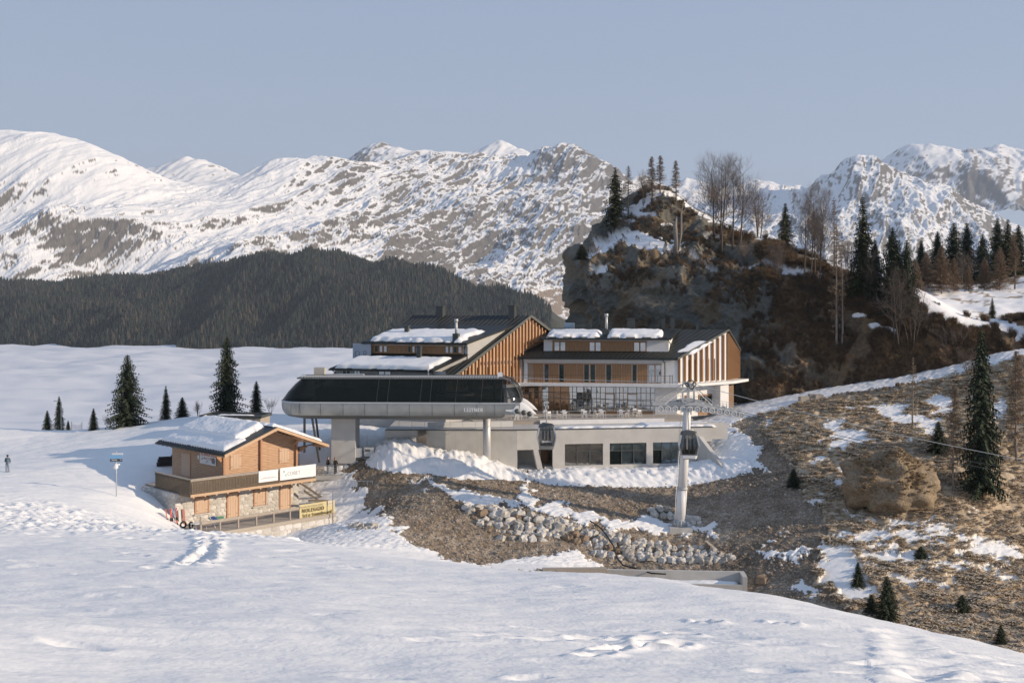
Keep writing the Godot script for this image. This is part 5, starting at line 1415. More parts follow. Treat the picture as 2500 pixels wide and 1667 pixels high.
	for g in [[-10.55, -8.8, 3], [-6.1, -4.6, 3], [-1.25, 0.95, 4]]:
		for k in g[2]:
			var w: float = (g[1] - g[0]) / g[2]
			pane(h, g[0] + k * w + .1, g[0] + (k + 1) * w - .1, Y - 5.72, Y - 5.0, -2.9, M.mirror_glass if (k + g[2]) % 3 else M.dark_pane, M.larch)
	ext(h, "canopy_frame", -11.15, 1.1, Y - 4.86, Y - 4.78, -2.99, -2.9, M.larch)
	part("roof_snow", snow_slab(Vector3(-11.6, ue + .04, -2.4), Vector3(12.6, 0, 0), Vector3(1.6, 1.35, -4.7), 0.4, 121, 0.7, 64, 30), M.roof_snow, h)
	downpipe(h, [Vector3(-11.7, ue - .2, -2.3), Vector3(-11.2, ue - .6, -2.85), Vector3(-11.2, Y - 5.9, -2.85)])
	downpipe(h, [Vector3(1.6, ue - .2, -2.3), Vector3(1.3, ue - .6, -2.85), Vector3(1.3, Y - 5.9, -2.85)])
	chimney(h, -5.2, Y - 1.9, -11.4, 0.95, 1.7, M.trim_metal)
	chimney(h, 4.6, Y - 1.9, -11.2, 0.8, 1.8, M.trim_metal)
	chimney(h, -7.2, Y - 3.9, -5.2, 0.5, 1.3, M.trim_metal)
	flue(h, Vector3(0.1, ue + .35, -3.2), 2.5)
	chimney(h, -4.0, Y - 6.9, -1.5, 0.5, 1.9, M.trim_metal)
	# slatted gable
	var tb := Basis(Vector3.UP, deg_to_rad(61.0))
	var g := Node3D.new()
	g.name = "gable_screen"
	g.transform = Transform3D(tb, Vector3.ZERO)
	h.add_child(g)
	var line := func(s: float) -> float: return Y - 8.4 + s * 0.5416 if s < 13.11 else Y - 1.3 - (s - 13.11) * 0.573
	st = mb()
	prism(st, [Vector2(0.5, Y - 8.4), Vector2(13.1, Y - 1.62), Vector2(16.5, Y - 3.5), Vector2(16.5, Y - 10), Vector2(0.5, Y - 10)], 0.03, 0.06)
	part("boarding", st, M.pale_wood, g)
	for k in 27:
		var s := 1.5 + k * 0.555
		var low := Y - 9.7
		if s > 12.2:
			low = Y - 5.6 + (s - 12.2) * 0.45
		ext(g, "slat", s - 0.065, s + 0.065, low, line.call(s) - 0.25, 0.30, 0.62, M.larch)
	for k in 12:
		var s := 2.0 + k * 0.9
		ext(g, "window_strip", s, s + 0.42, Y - 9.6, minf(line.call(s) - 0.9, Y - 7.5), 0.06, 0.09, M.dark_pane if k % 2 else M.larch)
	for k in 5:
		ext(g, "window_strip", 6.9 + k * 1.15, 7.5 + k * 1.15, Y - 6.4, Y - 4.8 + 0.1 * k, 0.06, 0.09, M.larch)
	ext(g, "floor_band", 5.4, 12.6, Y - 7.15, Y - 6.85, 0.06, 0.28, M.plaster)
	ext(g, "shadow_panel", 12.9, 16.4, Y - 7.0, Y - 4.6, 0.06, 0.1, M.dark_wood)  # brown sheet standing in for the shadow in this gable corner
	ext(g, "balcony_slab", 4.0, 16.4, Y - 10.05, Y - 9.7, 0.0, 1.4, M.plaster)
	# glimpse of a sign panel by the eave
	var sg := thing("roof_sign", "pale grey sign panel with letters beside the hotel eave", "sign", P(885, 862, 136) - Vector3(0, 1.2, 0), deg_to_rad(-12.0))
	ext(sg, "panel", -1.25, 1.1, -6.0, 2.4, -.1, .1, plain(lin(.33, .37, .42), .7))
	lettering(sg, "letters", "O R", 0.75, Vector3(-.2, 1.1, 0.11), plain(lin(.16, .19, .23), .7))

func make_hotel_right() -> void:
	var at := Vector3((1653.0 - 1250.0) / SHIFT * 135.0, -15.0, -135.0)
	var h := thing("hotel_wing", "hotel wing with white walls, larch panels and a long glazed restaurant", "hotel", at, deg_to_rad(-8.5))
	var Y := 15.0
	var ad := Vector3(cos(deg_to_rad(48.5)), 0, -sin(deg_to_rad(48.5)))
	var bd := Vector3(cos(deg_to_rad(68.5)), 0, -sin(deg_to_rad(68.5)))
	var A1 := ad * 9.35
	var B1 := A1 + bd * 4.6
	var up := func(v: Vector3, y: float) -> Vector3: return Vector3(v.x, Y + y, v.z)
	# shell
	var st := mb()
	var fl := -10.0
	quad(st, up.call(Vector3(-20.5, 0, 0), fl), up.call(Vector3(-20.5, 0, 0), -6.55), up.call(Vector3.ZERO, -6.55), up.call(Vector3.ZERO, fl))
	quad(st, up.call(Vector3.ZERO, fl), up.call(Vector3.ZERO, -6.5), up.call(A1, -3.4), up.call(A1, fl))
	quad(st, up.call(A1, fl), up.call(A1, -3.4), up.call(B1, -5.9), up.call(B1, fl))
	quad(st, up.call(B1, fl), up.call(B1, -5.9), up.call(Vector3(-20.5, 0, -13), -5.9), up.call(Vector3(-20.5, 0, -13), fl))
	part("wall", st, M.plaster, h)
	# roof
	var el := Vector3(-20.6, Y - 6.45, 0.75); var er := Vector3(0.0, Y - 6.45, 0.75)
	var rl := Vector3(-20.6, Y - 3.1, -7.3); var rr := Vector3(6.5, Y - 3.1, -7.3)
	part("roof", plate(el, rl, rr, er, 0.2), M.roof_metal, h)
	part("roof", plate(rl, Vector3(-20.6, Y - 5.9, -12.5), Vector3(8.2, Y - 5.9, -11.6), rr, 0.2), M.roof_metal, h)
	roof_ribs(h, el, er, rr, rl, 36)
	var vb := mb()
	bar(vb, er + Vector3(.1, -.05, 0), rr + Vector3(.1, -.05, 0), 0.09, 0.26)
	bar(vb, rr + Vector3(.1, -.05, 0), Vector3(8.3, Y - 5.9, -11.6), 0.09, 0.26)
	part("verge_trim", vb, M.trim_metal, h)
	ext(h, "gutter", -20.6, 0.05, Y - 6.68, Y - 6.48, 0.74, 0.9, M.gutter)
	part("roof_snow", snow_slab(Vector3(-.6, Y - 6.05, -.5), Vector3(2.6, 0.05, -.4), Vector3(2.6, 1.5, -3.6), 0.22, 133, 0.5, 24, 30), M.roof_snow, h)
	# dormer
	var ue := Y - 4.08
	part("dormer_roof", plate(Vector3(-16.8, ue, -0.35), Vector3(-17.6, Y - 3.0, -7.5), Vector3(0.5, Y - 3.0, -7.5), Vector3(-0.75, ue, -0.35), 0.2), M.roof_metal, h)
	st = mb()
	quad(st, Vector3(-16.5, Y - 5.9, -1.0), Vector3(-16.5, ue - .18, -1.0), Vector3(-1.0, ue - .18, -1.0), Vector3(-1.0, Y - 5.9, -1.0))
	tri(st, Vector3(-1.0, Y - 5.9, -1.0), Vector3(-1.0, ue - .18, -1.0), Vector3(-.2, Y - 3.2, -7.2))
	tri(st, Vector3(-16.5, Y - 5.9, -1.0), Vector3(-17.2, Y - 3.2, -7.2), Vector3(-16.5, ue - .18, -1.0))
	part("dormer_wall", st, M.plaster, h)
	ext(h, "gutter", -17.05, -0.7, ue - .2, ue - .04, -0.38, -0.22, M.gutter)
	ext(h, "wood_band", -15.4, -3.7, Y - 5.72, Y - 4.5, -0.99, -0.95, M.larch_panel)
	for k in 23:
		ext(h, "board", -15.38 + k * 0.505, -14.91 + k * 0.505, Y - 5.7, Y - 4.52, -0.95, -0.93, M.larch_panel)
	ext(h, "canopy_frame", -15.45, -3.65, Y - 4.52, Y - 4.42, -0.99, -0.86, M.larch)
	for g in [[-15.2, -13.7], [-10.8, -9.3], [-5.3, -3.75]]:
		for k in 2:
			var w: float = (g[1] - g[0]) / 2
			pane(h, g[0] + k * w + .08, g[0] + (k + 1) * w - .1, Y - 5.66, Y - 4.62, -0.9, M.mirror_glass, M.larch)
	part("roof_snow", snow_slab(Vector3(-16.2, ue + .03, -0.45), Vector3(6.9, 0, 0), Vector3(0, .7, -4.4), 0.42, 131, 0.55, 40, 24), M.roof_snow, h)
	part("roof_snow", snow_slab(Vector3(-8.6, ue + .03, -0.45), Vector3(6.9, 0, 0), Vector3(0, .7, -4.4), 0.5, 135, 0.5, 40, 24), M.roof_snow, h)
	var clips := mb()
	for k in 8:
		box(clips, Vector3(-15.4 + k * 1.95, ue + .1, -0.26), Vector3(1.1, .12, .06))
	part("snow_guards", clips, M.gutter, h).set_meta("kind", "stuff")
	downpipe(h, [Vector3(-1.1, ue - .15, -0.3), Vector3(-.75, ue - .7, -0.6), Vector3(-.9, Y - 5.6, -0.8)])
	flue(h, Vector3(-8.75, Y - 3.75, -2.4), 2.7)
	for q in [[-11.2, -7.2, .35, 1.2], [-5.9, -7.2, .9, 1.35], [-1.75, -7.2, .45, 1.3], [-.55, -6.4, .5, 1.5], [2.6, -7.4, .35, .7]]:
		chimney(h, q[0], Y - 3.6, q[1], q[2], q[3] + .45, M.trim_metal)
	ext(h, "roof_unit", -14.6, -13.3, Y - 3.1, Y - 2.3, -8.2, -7.4, plain(lin(.30, .38, .46), .4, .5))
	# first floor: larch panels and glass between
	var f0 := Y - 9.57; var f1 := Y - 7.27
	var toX := func(cx: float) -> float: return -18.4 + (cx - 190.0) * 0.012895
	ext(h, "lintel_frame", toX.call(186), toX.call(1478), f1, f1 + 0.07, 0.0, 0.1, M.larch)
	for q in [[190, 245, 0], [245, 345, 1], [352, 398, 2], [400, 490, 1], [495, 545, 3], [547, 667, 1], [669, 730, 1], [735, 785, 3], [795, 845, 3], [850, 940, 1], [947, 998, 3], [1002, 1095, 1], [1097, 1190, 1], [1197, 1240, 3], [1245, 1340, 1], [1352, 1408, 2], [1418, 1470, 2]]:
		var x0: float = toX.call(q[0]); var x1: float = toX.call(q[1])
		if q[2] == 1:
			var n := maxi(2, int(round((x1 - x0) / 0.3)))
			for k in n:
				var w := (x1 - x0) / n
				ext(h, "board", x0 + k * w + .006, x0 + (k + 1) * w - .006, f0, f1, 0.0, 0.06 + 0.006 * (k % 2), M.larch_panel)
		elif q[2] == 0:
			ext(h, "open_door", x0, x1, f0, f1, 0.0, 0.02, M.room)
		else:
			pane(h, x0 + .05, x1 - .05, f0 + .06, f1 - .06, 0.03, M.mirror_glass if q[2] == 2 else M.dark_pane, M.larch)
	downpipe(h, [Vector3(-1.75, Y - 6.6, .8), Vector3(-1.45, Y - 7.1, .12), Vector3(-1.45, f0, .12)])
	downpipe(h, [Vector3(-19.0, Y - 6.6, .8), Vector3(-18.95, Y - 7.1, .12), Vector3(-18.95, f0, .12)])
	for x in [-.85, -.55]:
		ext(h, "post", x - .03, x + .03, f0, f0 + 1.05, .2, .26, M.gutter)
	# balcony slab along the facade and round the bent end
	st = mb()
	var sl := [Vector2(-20.5, 1.6), Vector2(0.5, 1.6), Vector2(A1.x + 1.0, A1.z + 0.9), Vector2(B1.x + 1.4, B1.z + 0.3), Vector2(B1.x, B1.z), Vector2(-20.5, -9)]
	var flipped := []
	for p in sl: flipped.append(Vector2(p.x, p.y))
	prism(st, flipped, -(Y - 9.6), -(Y - 9.92), Transform3D(Basis(Vector3(1, 0, 0), Vector3(0, 0, 1), Vector3(0, -1, 0)), Vector3.ZERO))
	part("balcony_slab", st, M.plaster, h)
	for k in 26:
		ext(h, "baluster", -19.6 + k * .75, -19.575 + k * .75, f0, f0 + 1.0, 1.48, 1.51, M.gutter)
	ext(h, "handrail", -19.6, -.6, f0 + 1.0, f0 + 1.03, 1.47, 1.52, M.gutter)
	# bent end: white boards and larch slats
	var ga := Node3D.new()
	ga.name = "gable_screen"
	ga.transform = Transform3D(Basis(Vector3.UP, deg_to_rad(48.5)), Vector3.ZERO)
	h.add_child(ga)
	var top := func(s: float) -> float: return Y - 6.5 + s * 0.331 - 0.12
	for k in 9:
		var s := 0.25 + k * 1.05
		ext(ga, "slat", s - .05, s + .05, f0 + .06, top.call(s), 0.0, 0.34, M.larch)
	for k in 5:
		var s := 2.15 + k * 1.12
		var w := ext(ga, "window_strip", s, s + .42, f0 + .1, Y - 6.75, 0.0, 0.05, M.mirror_glass if k % 2 else M.dark_pane)
		ext(ga, "frame", s - .06, s, f0 + .1, Y - 6.75, 0.0, 0.09, M.larch)
		ext(ga, "frame", s + .42, s + .48, f0 + .1, Y - 6.75, 0.0, 0.09, M.larch)
		w.name = "window_strip"
	var gb := Node3D.new()
	gb.name = "gable_screen"
	gb.transform = Transform3D(Basis(Vector3.UP, deg_to_rad(68.5)), A1)
	h.add_child(gb, true)
	var topb := func(s: float) -> float: return Y - 3.5 - s * 0.54
	st = mb()
	prism(st, [Vector2(.1, f0), Vector2(4.5, f0), Vector2(4.5, topb.call(4.5)), Vector2(.1, topb.call(.1))], .01, .05)
	part("boarding", st, M.dark_wood, gb)
	for k in 11:
		var s := 0.2 + k * 0.43
		ext(gb, "slat", s - .05, s + .05, f0 + .06, topb.call(s), 0.05, 0.36, M.larch)
	# ground floor: glazed restaurant
	var g0 := Y - 13.1; var g1 := Y - 10.1
	ext(h, "room_back", -19.4, -2.7, g0 - .7, g1, -7.2, -7.0, M.larch_panel)
	ext(h, "room_floor", -19.4, -2.7, g0 - .72, g0 - .68, -7.0, -.45, M.larch_panel)
	rng.seed = 12
	var ms := [-19.4, -18.9, -18.3, -17.6, -17.1, -16.62, -15.83, -15.17, -14.32, -13.28, -12.83, -12.31, -11.46, -11.07, -10.49, -9.84, -9.39, -8.74, -7.71, -7.45, -7.0, -6.55, -5.98, -4.89, -4.38, -3.74, -3.23, -2.65]
	for k in ms.size() - 1:
		var x0: float = ms[k]; var x1: float = ms[k + 1]
		ext(h, "mullion", x0 - .035, x0 + .035, g0, g1, -.52, -.4, M.larch if k % 4 == 1 else M.old_wood)
		for q in [[g0, g0 + 1.45], [g0 + 1.5, g1 - 0.75], [g1 - .7, g1]]:
			var gl := ext(h, "pane", x0 + .04, x1 - .04, q[0], q[1], -.48, -.46, M.mirror_glass if k > 8 or k == 5 else M.bronze)
			gl.rotation = Vector3(rng.randf_range(-.012, .012), rng.randf_range(-.02, .02), 0)
	for y in [g0, g0 + 1.47, g1 - .72, g1]:
		ext(h, "transom", -19.4, -2.65, y - .025, y + .025, -.52, -.41, M.old_wood)
	for x in [-13.8, -8.2, -5.45]:
		for s in [-.62, .52]:
			ext(h, "door_frame", x + s, x + s + .1, g0, g0 + 2.1, -.5, -.36, M.larch)
		ext(h, "door_frame", x - .62, x + .62, g0 + 2.1, g0 + 2.2, -.5, -.36, M.larch)
	ext(h, "plinth_board", -19.4, -2.65, g0 - .75, g0 - .03, -.5, -.35, M.dark_wood)
	ext(h, "wall_pier", -2.65, 0.0, g0 - .75, Y - 9.92, -6, -.35, M.plaster)
	# recessed entrance under the bent end
	var gc := Node3D.new()
	gc.name = "entrance_wall"
	gc.transform = Transform3D(Basis(Vector3.UP, deg_to_rad(40.0)), Vector3(0, 0, -.6))
	h.add_child(gc)
	ext(gc, "wall", 0.0, 8.0, g0 - .75, Y - 9.92, -1.3, -1.0, M.plaster)
	for q in [[2.1, 2.7], [4.3, 6.6]]:
		ext(gc, "door", q[0], q[1], g0 - .7, g0 + 1.9, -1.0, -.94, M.larch_panel)
		pane(gc, q[0] + .15, q[1] - .15, g0 - .3, g0 + 1.7, -.93, M.dark_pane, M.larch, 1 if q[1] - q[0] > 1 else 0)
	ext(gc, "pier", 6.9, 8.3, g0 - .75, Y - 9.92, -.95, .2, M.plaster)
	ext(gc, "side_door", 8.6, 11.0, g0 - .5, Y - 10.3, -1.9, -1.8, M.dark_wood)
	ext(gc, "door_frame", 8.5, 8.6, g0 - .5, Y - 10.2, -1.95, -1.7, M.larch)

# ---------------------------------------------------------------- the terrace and the glazed storey below it
func make_terrace() -> void:
	var th := deg_to_rad(8.4)
	var at := Vector3((1263.0 - 1250.0) / SHIFT * 121.0, -17.8, -121.0)
	var t := thing("terrace_building", "low concrete building with three wide shop windows under the hotel terrace", "building", at, th)
	var Y := 17.8
	var top := Y - 13.7
	# front wall in pieces round the openings
	ext(t, "wall", 0.0, 3.1, 1.95, top, -.4, 0.0, M.concrete)
	ext(t, "wall", 3.1, 22.2, 2.5, top, -.4, 0.0, M.concrete)
	ext(t, "pier", 3.95, 5.3, -1, 2.5, -.4, 0.0, M.concrete)
	ext(t, "wall", 3.1, 3.95, 2.3, 2.5, -.4, 0.0, M.concrete)
	for q in [[9.61, 10.37], [14.57, 15.31], [18.6, 20.2]]:
		ext(t, "pier", q[0], q[1], -1, 2.5, -.4, 0.0, M.concrete)
	ext(t, "sill", 3.95, 20.2, -1.0, 0.12, -.4, 0.005, M.concrete)
	rng.seed = 4
	for w in [[5.3, 9.61], [10.37, 14.57], [15.31, 18.6]]:
		var n := 3
		var win := Node3D.new()
		win.name = "shop_window"
		t.add_child(win, true)
		for k in n:
			var x0: float = lerpf(w[0], w[1], float(k) / n); var x1: float = lerpf(w[0], w[1], (k + 1.0) / n)
			for yy in [[.15, 1.6], [1.66, 2.45]]:
				var gl := ext(win, "pane", x0 + .03, x1 - .03, yy[0], yy[1], -.3, -.28, M.mirror_soft if w[0] < 9 else (M.black_glass if (k == 0 and yy[0] < 1) else M.blue_glass))
				gl.rotation.y = rng.randf_range(-.015, .015)
			ext(win, "mullion", x0 - .05, x0 + .05, .12, 2.5, -.34, -.2, M.dark_steel)
		ext(win, "transom", w[0], w[1], 1.59, 1.67, -.33, -.21, M.dark_steel)
		ext(win, "mullion", w[1] - .06, w[1] + .04, .12, 2.5, -.34, -.2, M.dark_steel)
		ext(win, "room", w[0], w[1], 0, 2.5, -5, -4.8, M.room)
	ext(t, "cap", -0.05, 22.25, top, top + .06, -.5, .06, M.trim_metal)
	ext(t, "roof_slab", 0.0, 22.2, top - .35, top - .05, -13.6, -.4, M.concrete)
	ext(t, "floor", 3.1, 20.2, -.6, 0.0, -6, -.3, M.concrete)
	ext(t, "back_wall", 0.0, 20.2, -1.5, top - .35, -6.3, -6, M.concrete)
	ext(t, "door", 3.15, 3.9, -.5, 2.0, -3.0, -2.9, M.dark_wood)
	ext(t, "niche_wall", 0.0, 3.95, -1.5, 2.4, -3.4, -3.1, M.concrete)
	ext(t, "wall_box", 3.0, 3.7, 2.0, 2.6, 0.0, .25, M.white_paint)
	var fin := mb()
	prism(fin, [Vector2(1.75, 2.0), Vector2(2.3, 2.0), Vector2(3.0, -.9), Vector2(2.4, -.9)], -1.2, 0.1)
	part("concrete_fin", fin, M.concrete, t)
	# wing wall running left
	var lw := Node3D.new()
	lw.name = "wing_wall"
	lw.transform = Transform3D(Basis(Vector3.UP, -th), Vector3.ZERO)
	t.add_child(lw)
	ext(lw, "wall", -14.5, 0.0, -2.5, top, -.4, 0.02, M.concrete)
	for k in 6:
		ext(lw, "formwork_joint", -14 + k * 2.4, -13.97 + k * 2.4, .5, top - .1, 0.02, 0.026, M.mortar)
	ext(lw, "cap", -14.5, 0.0, top, top + .06, -.5, .08, M.trim_metal)
	ext(lw, "deck", -14.5, 2.0, top - .3, top - .05, -14, -.4, M.concrete)
	# right-hand sloping wall and steps
	var rw := mb()
	prism(rw, [Vector2(0, -1.5), Vector2(0, 3.1), Vector2(.6, 3.1), Vector2(5.2, 0.2), Vector2(5.2, -1.5)], -.25, .25, Transform3D(Basis(Vector3.UP, deg_to_rad(-74.0)), Vector3(20.6, 0, -.4)))
	part("sloping_wall", rw, M.concrete, t)
	for k in 9:
		ext(t, "step", 18.9, 20.6, -.2 + k * .3, .1 + k * .3, -.8 - k * .34, -.46 - k * .34, M.concrete)
	ext(t, "upper_wall", 20.2, 24.4, top - 1.5, top + .35, -1.6, -1.2, M.concrete)
	# snow and a low white parapet on the deck
	part("deck_snow", snow_slab(Vector3(4.5, top - .02, -.6), Vector3(13, 0, 0), Vector3(0, 0, -2.0), .2, 141, .7, 60, 14), M.roof_snow, t)
	part("deck_snow", snow_slab(Vector3(14.5, top - .02, -.6), Vector3(8.5, 0, 0), Vector3(0, 0, -4.5), .25, 143, .4, 40, 24), M.roof_snow, t)
	ext(t, "parapet", 3.6, 18.4, top - .05, top + .42, -6.4, -6.1, M.plaster)
	ext(t, "upper_deck", -4.0, 22.0, top - .05, top + .3, -16.5, -6.4, M.slab)
	ext(t, "board_panel", -9.5, .2, top - .05, top + .55, -4.7, -4.6, M.white_paint)
	# railings
	var r := thing("terrace_railing", "thin galvanised railing along the hotel terrace edge", "railing", at + Basis(Vector3.UP, th) * Vector3(0, top + .4, -6.25), th)
	for k in 17:
		ext(r, "post", -4.6 + k * 1.45, -4.56 + k * 1.45, 0, 1.0, -.02, .02, M.steel)
	for y in [.5, 1.0]:
		ext(r, "rail", -4.6, 18.6, y - .015, y + .015, -.015, .015, M.steel)
	var r2 := thing("wing_railing", "thin galvanised railing on the concrete wing wall under the gondola station", "railing", at + Vector3(0, top + .06, -.15), 0.0)
	for k in 11:
		ext(r2, "post", -14.4 + k * 1.4, -14.36 + k * 1.4, 0, 1.1, -.02, .02, M.steel)
	for y in [.3, .55, .8, 1.1]:
		ext(r2, "rail", -14.4, -.4, y - .012, y + .012, -.012, .012, M.steel)
	# tables and chairs of the restaurant terrace
	rng.seed = 21
	var b := Basis(Vector3.UP, th)
	var chair := thing("terrace_chair", "slim pale metal chair standing on the hotel terrace", "chair", Vector3.ZERO, 0, "chairs on the hotel terrace")
	ext(chair, "seat", -.22, .22, .43, .47, -.22, .22, M.white_paint)
	ext(chair, "backrest", -.22, .22, .6, .88, -.24, -.2, M.white_paint)
	for q in [[-.2, -.2], [.2, -.2], [-.2, .2], [.2, .2]]:
		ext(chair, "leg", q[0] - .018, q[0] + .018, 0, .43 if q[1] > 0 else .62, q[1] - .018, q[1] + .018, M.white_paint)
	var table := thing("terrace_table", "square pale metal table standing on the hotel terrace", "table", Vector3.ZERO, 0, "tables on the hotel terrace")
	ext(table, "table_top", -.42, .42, .72, .75, -.42, .42, M.white_paint)
	ext(table, "stem", -.03, .03, .04, .72, -.03, .03, M.steel)
	ext(table, "foot", -.22, .22, 0, .04, -.22, .22, M.steel)
	var n := 0
	for k in 9:
		var p := at + b * Vector3(-1.5 + k * 2.2 + rng.randf_range(-.3, .3), top + .3, -8.2 - rng.randf() * 2.2)
		var tt: Node3D = table if k == 0 else copy(table, "terrace_table", p, 0, Vector3.ONE, "square pale metal table standing on the hotel terrace")
		tt.position = p
		tt.rotation.y = rng.randf_range(-.2, .2) + th
		for s in range(3):
			var g := th + s * PI / 2 * (1 if k % 2 else -1) + rng.randf_range(-.3, .3)
			var q := p + Vector3(sin(g), 0, cos(g)) * 0.62
			var cc: Node3D = chair if n == 0 else copy(chair, "terrace_chair", q, 0, Vector3.ONE, "slim pale metal chair standing on the hotel terrace")
			cc.position = q
			cc.rotation.y = g + PI
			n += 1

# ---------------------------------------------------------------- gondola station, pylon, cabins and ropes
func make_station() -> void:
	var at := Vector3((670.0 - 1250.0) / SHIFT * 117.0, -17.4, -117.0)
	var s := thing("gondola_station", "long gondola station with black glass hood and grey metal skirt", "station", at, deg_to_rad(-2.5))
	var Y := 17.4
	var W := 6.6                              # width, front at z 0
	# plan outline, drawn in by an amount at the nose (ix) and at the sides (iz)
	var ring := func(ix: float, iz: float, y: float, xr: float) -> Array:
		var out := []
		out.append(Vector3(xr, y, -iz))
		for k in 13:
			out.append(Vector3(lerpf(xr, 3.4, (k + 1) / 13.0), y, -iz))
		for k in 11:
			var g := PI / 2 + PI * (k + 1) / 12.0
			out.append(Vector3(3.4 + cos(g) * (3.4 - ix), y, -W / 2 + sin(g) * (W / 2 - iz)))
		for k in 14:
			out.append(Vector3(lerpf(3.4, xr, k / 13.0), y, -(W - iz)))
		return out
	var skin := func(rings: Array) -> SurfaceTool:
		var st := mb(false)
		for r in rings.size() - 1:
			var a: Array = rings[r]; var b: Array = rings[r + 1]
			for k in a.size() - 1:
				quad(st, a[k], b[k], b[k + 1], a[k + 1])
		return st
	part("belly", skin.call([ring.call(2.2, 1.5, Y - 12.15, 21.5), ring.call(.7, .5, Y - 11.9, 24.0), ring.call(.32, .14, Y - 11.66, 24.4)]), M.belly, s)
	var bc := mb()
	var low: Array = ring.call(2.2, 1.5, Y - 12.15, 21.5)
	for k in low.size() - 2:
		tri(bc, low[0], low[k + 2], low[k + 1])
	part("belly", bc, M.belly, s)
	part("skirt", skin.call([ring.call(.32, .14, Y - 11.66, 24.4), ring.call(.12, .02, Y - 11.3, 24.4), ring.call(.0, -.03, Y - 10.8, 24.4), ring.call(.02, .0, Y - 10.36, 24.4)]), M.silver, s)
	part("edge_rail", skin.call([ring.call(.0, -.06, Y - 10.38, 26.0), ring.call(-.03, -.08, Y - 10.32, 26.0), ring.call(-.03, -.08, Y - 10.24, 26.0), ring.call(.05, .02, Y - 10.22, 26.0)]), M.steel, s)
	for x in [1.75, 2.6, 4.9, 7.3, 9.6, 12.0, 14.35, 16.75, 19.1, 21.45, 23.35]:
		ext(s, "skirt_joint", x - .018, x + .018, Y - 11.62, Y - 10.38, -.02, .045, M.dark_steel)
	# glass hood leaning in
	part("glass_hood", skin.call([ring.call(.08, .06, Y - 10.22, 24.3), ring.call(.75, .22, Y - 9.3, 24.3), ring.call(1.5, .45, Y - 8.5, 24.2), ring.call(2.3, .8, Y - 7.82, 24.0)]), M.black_glass, s)
	# curved nose of glass over the rope exit
	var nose := mb(false)
	var prev := []
	for k in 10:
		var t := k / 9.0
		var x := 24.0 + 2.05 * sin(t * PI / 2); var y := Y - 7.82 - 2.45 * (1.0 - cos(t * PI / 2))
		var i := lerpf(.8, .3, t)
		var row := [Vector3(x, y, -i), Vector3(x + .15, y, -W / 2), Vector3(x, y, -W + i)]
		if k:
			for q in 2:
				quad(nose, prev[q], prev[q + 1], row[q + 1], row[q])
			tri(nose, prev[0], row[0], Vector3(24.1, Y - 10.2, -.1))
			tri(nose, prev[2], Vector3(24.1, Y - 10.2, -W + .1), row[2])
		prev = row
	part("glass_nose", nose, M.smoked, s)
	for z in [-.75, -W + .75]:
		var pts := []
		for k in 10:
			var t := k / 9.0
			pts.append(Vector3(24.02 + 2.05 * sin(t * PI / 2), Y - 7.8 - 2.45 * (1.0 - cos(t * PI / 2)), lerpf(z, -.28 if z > -3 else -W + .28, t)))
		var rib := mb(false)
		tube(rib, pts, [.05], 6)
		part("hood_rib", rib, M.dark_steel, s)
	for x in [10.95, 12.1, 15.55, 16.6, 19.3, 22.0, 24.1]:
		var st := mb()
		bar(st, Vector3(x - .12, Y - 10.2, -.03), Vector3(x + .02, Y - 8.5, -.42), .03, .03)
		bar(st, Vector3(x + .02, Y - 8.5, -.42), Vector3(x + .05, Y - 7.82, -.78), .03, .03)
		part("hood_rib", st, M.dark_steel, s)
	ext(s, "inner_floor", 3.0, 24.0, Y - 10.5, Y - 10.3, -W + .4, -.4, M.dark_steel)
	for k in 8:
		ext(s, "inner_frame", 4.0 + k * 2.7, 4.25 + k * 2.7, Y - 10.3, Y - 8.0, -4.4, -4.1, M.dark_steel)
		ext(s, "inner_frame", 4.0 + k * 2.7, 4.25 + k * 2.7, Y - 8.5, Y - 8.2, -5.5, -1.2, M.dark_steel)
	ext(s, "machinery", 4.0, 17.0, Y - 10.3, Y - 8.9, -5.2, -1.6, M.black)
	var wheel := mb(false)
	var wr := []
	for k in 25: wr.append(Vector3(18.6 + cos(TAU * k / 24) * 2.2, Y - 9.6, -W / 2 + sin(TAU * k / 24) * 2.2))
	tube(wheel, wr, [.14], 6, false)
	part("bull_wheel", wheel, M.steel, s)
	# roof
	ext(s, "roof_plate", 2.2, 24.2, Y - 7.84, Y - 7.7, -W + .7, -.7, M.dark_steel)
	for k in 74:
		ext(s, "roof_rib", 2.7 + k * .285, 2.84 + k * .285, Y - 7.7, Y - 7.55, -2.2, -.72, M.steel)
	ext(s, "roof_box", 3.6, 4.75, Y - 7.6, Y - 6.75, -3.6, -2.6, plain(lin(.42, .40, .35), .7))
	ext(s, "roof_walkway", 4.8, 9.0, Y - 7.6, Y - 7.45, -3.4, -2.5, M.steel)
	ext(s, "siren", 23.6, 24.1, Y - 7.55, Y - 7.1, -1.1, -.8, M.white_paint)
	var cable := mb(false)
	tube(cable, [Vector3(2.6, Y - 7.4, -1.0), Vector3(13, Y - 7.42, -1.0), Vector3(23.8, Y - 7.35, -1.0)], [.018], 5)
	part("roof_line", cable, M.dark_steel, s)
	lettering(s, "letters", "LEITNER", 0.36, Vector3(21.1, Y - 11.0, .06), M.white, Basis.IDENTITY, "Droid Sans", 800)
	# rope exit: white shells and wheels
	ext(s, "exit_box", 24.4, 26.0, Y - 11.5, Y - 10.4, -.5, -.05, M.silver)
	var sh := mb()
	prism(sh, [Vector2(24.5, Y - 10.95), Vector2(25.3, Y - 10.9), Vector2(25.6, Y - 10.5), Vector2(25.85, Y - 10.5), Vector2(26.0, Y - 11.1), Vector2(25.6, Y - 11.6), Vector2(25.3, Y - 11.2), Vector2(24.5, Y - 11.1)], .0, .12)
	part("bracket", sh, M.white_paint, s)
	var guard := mb(false)
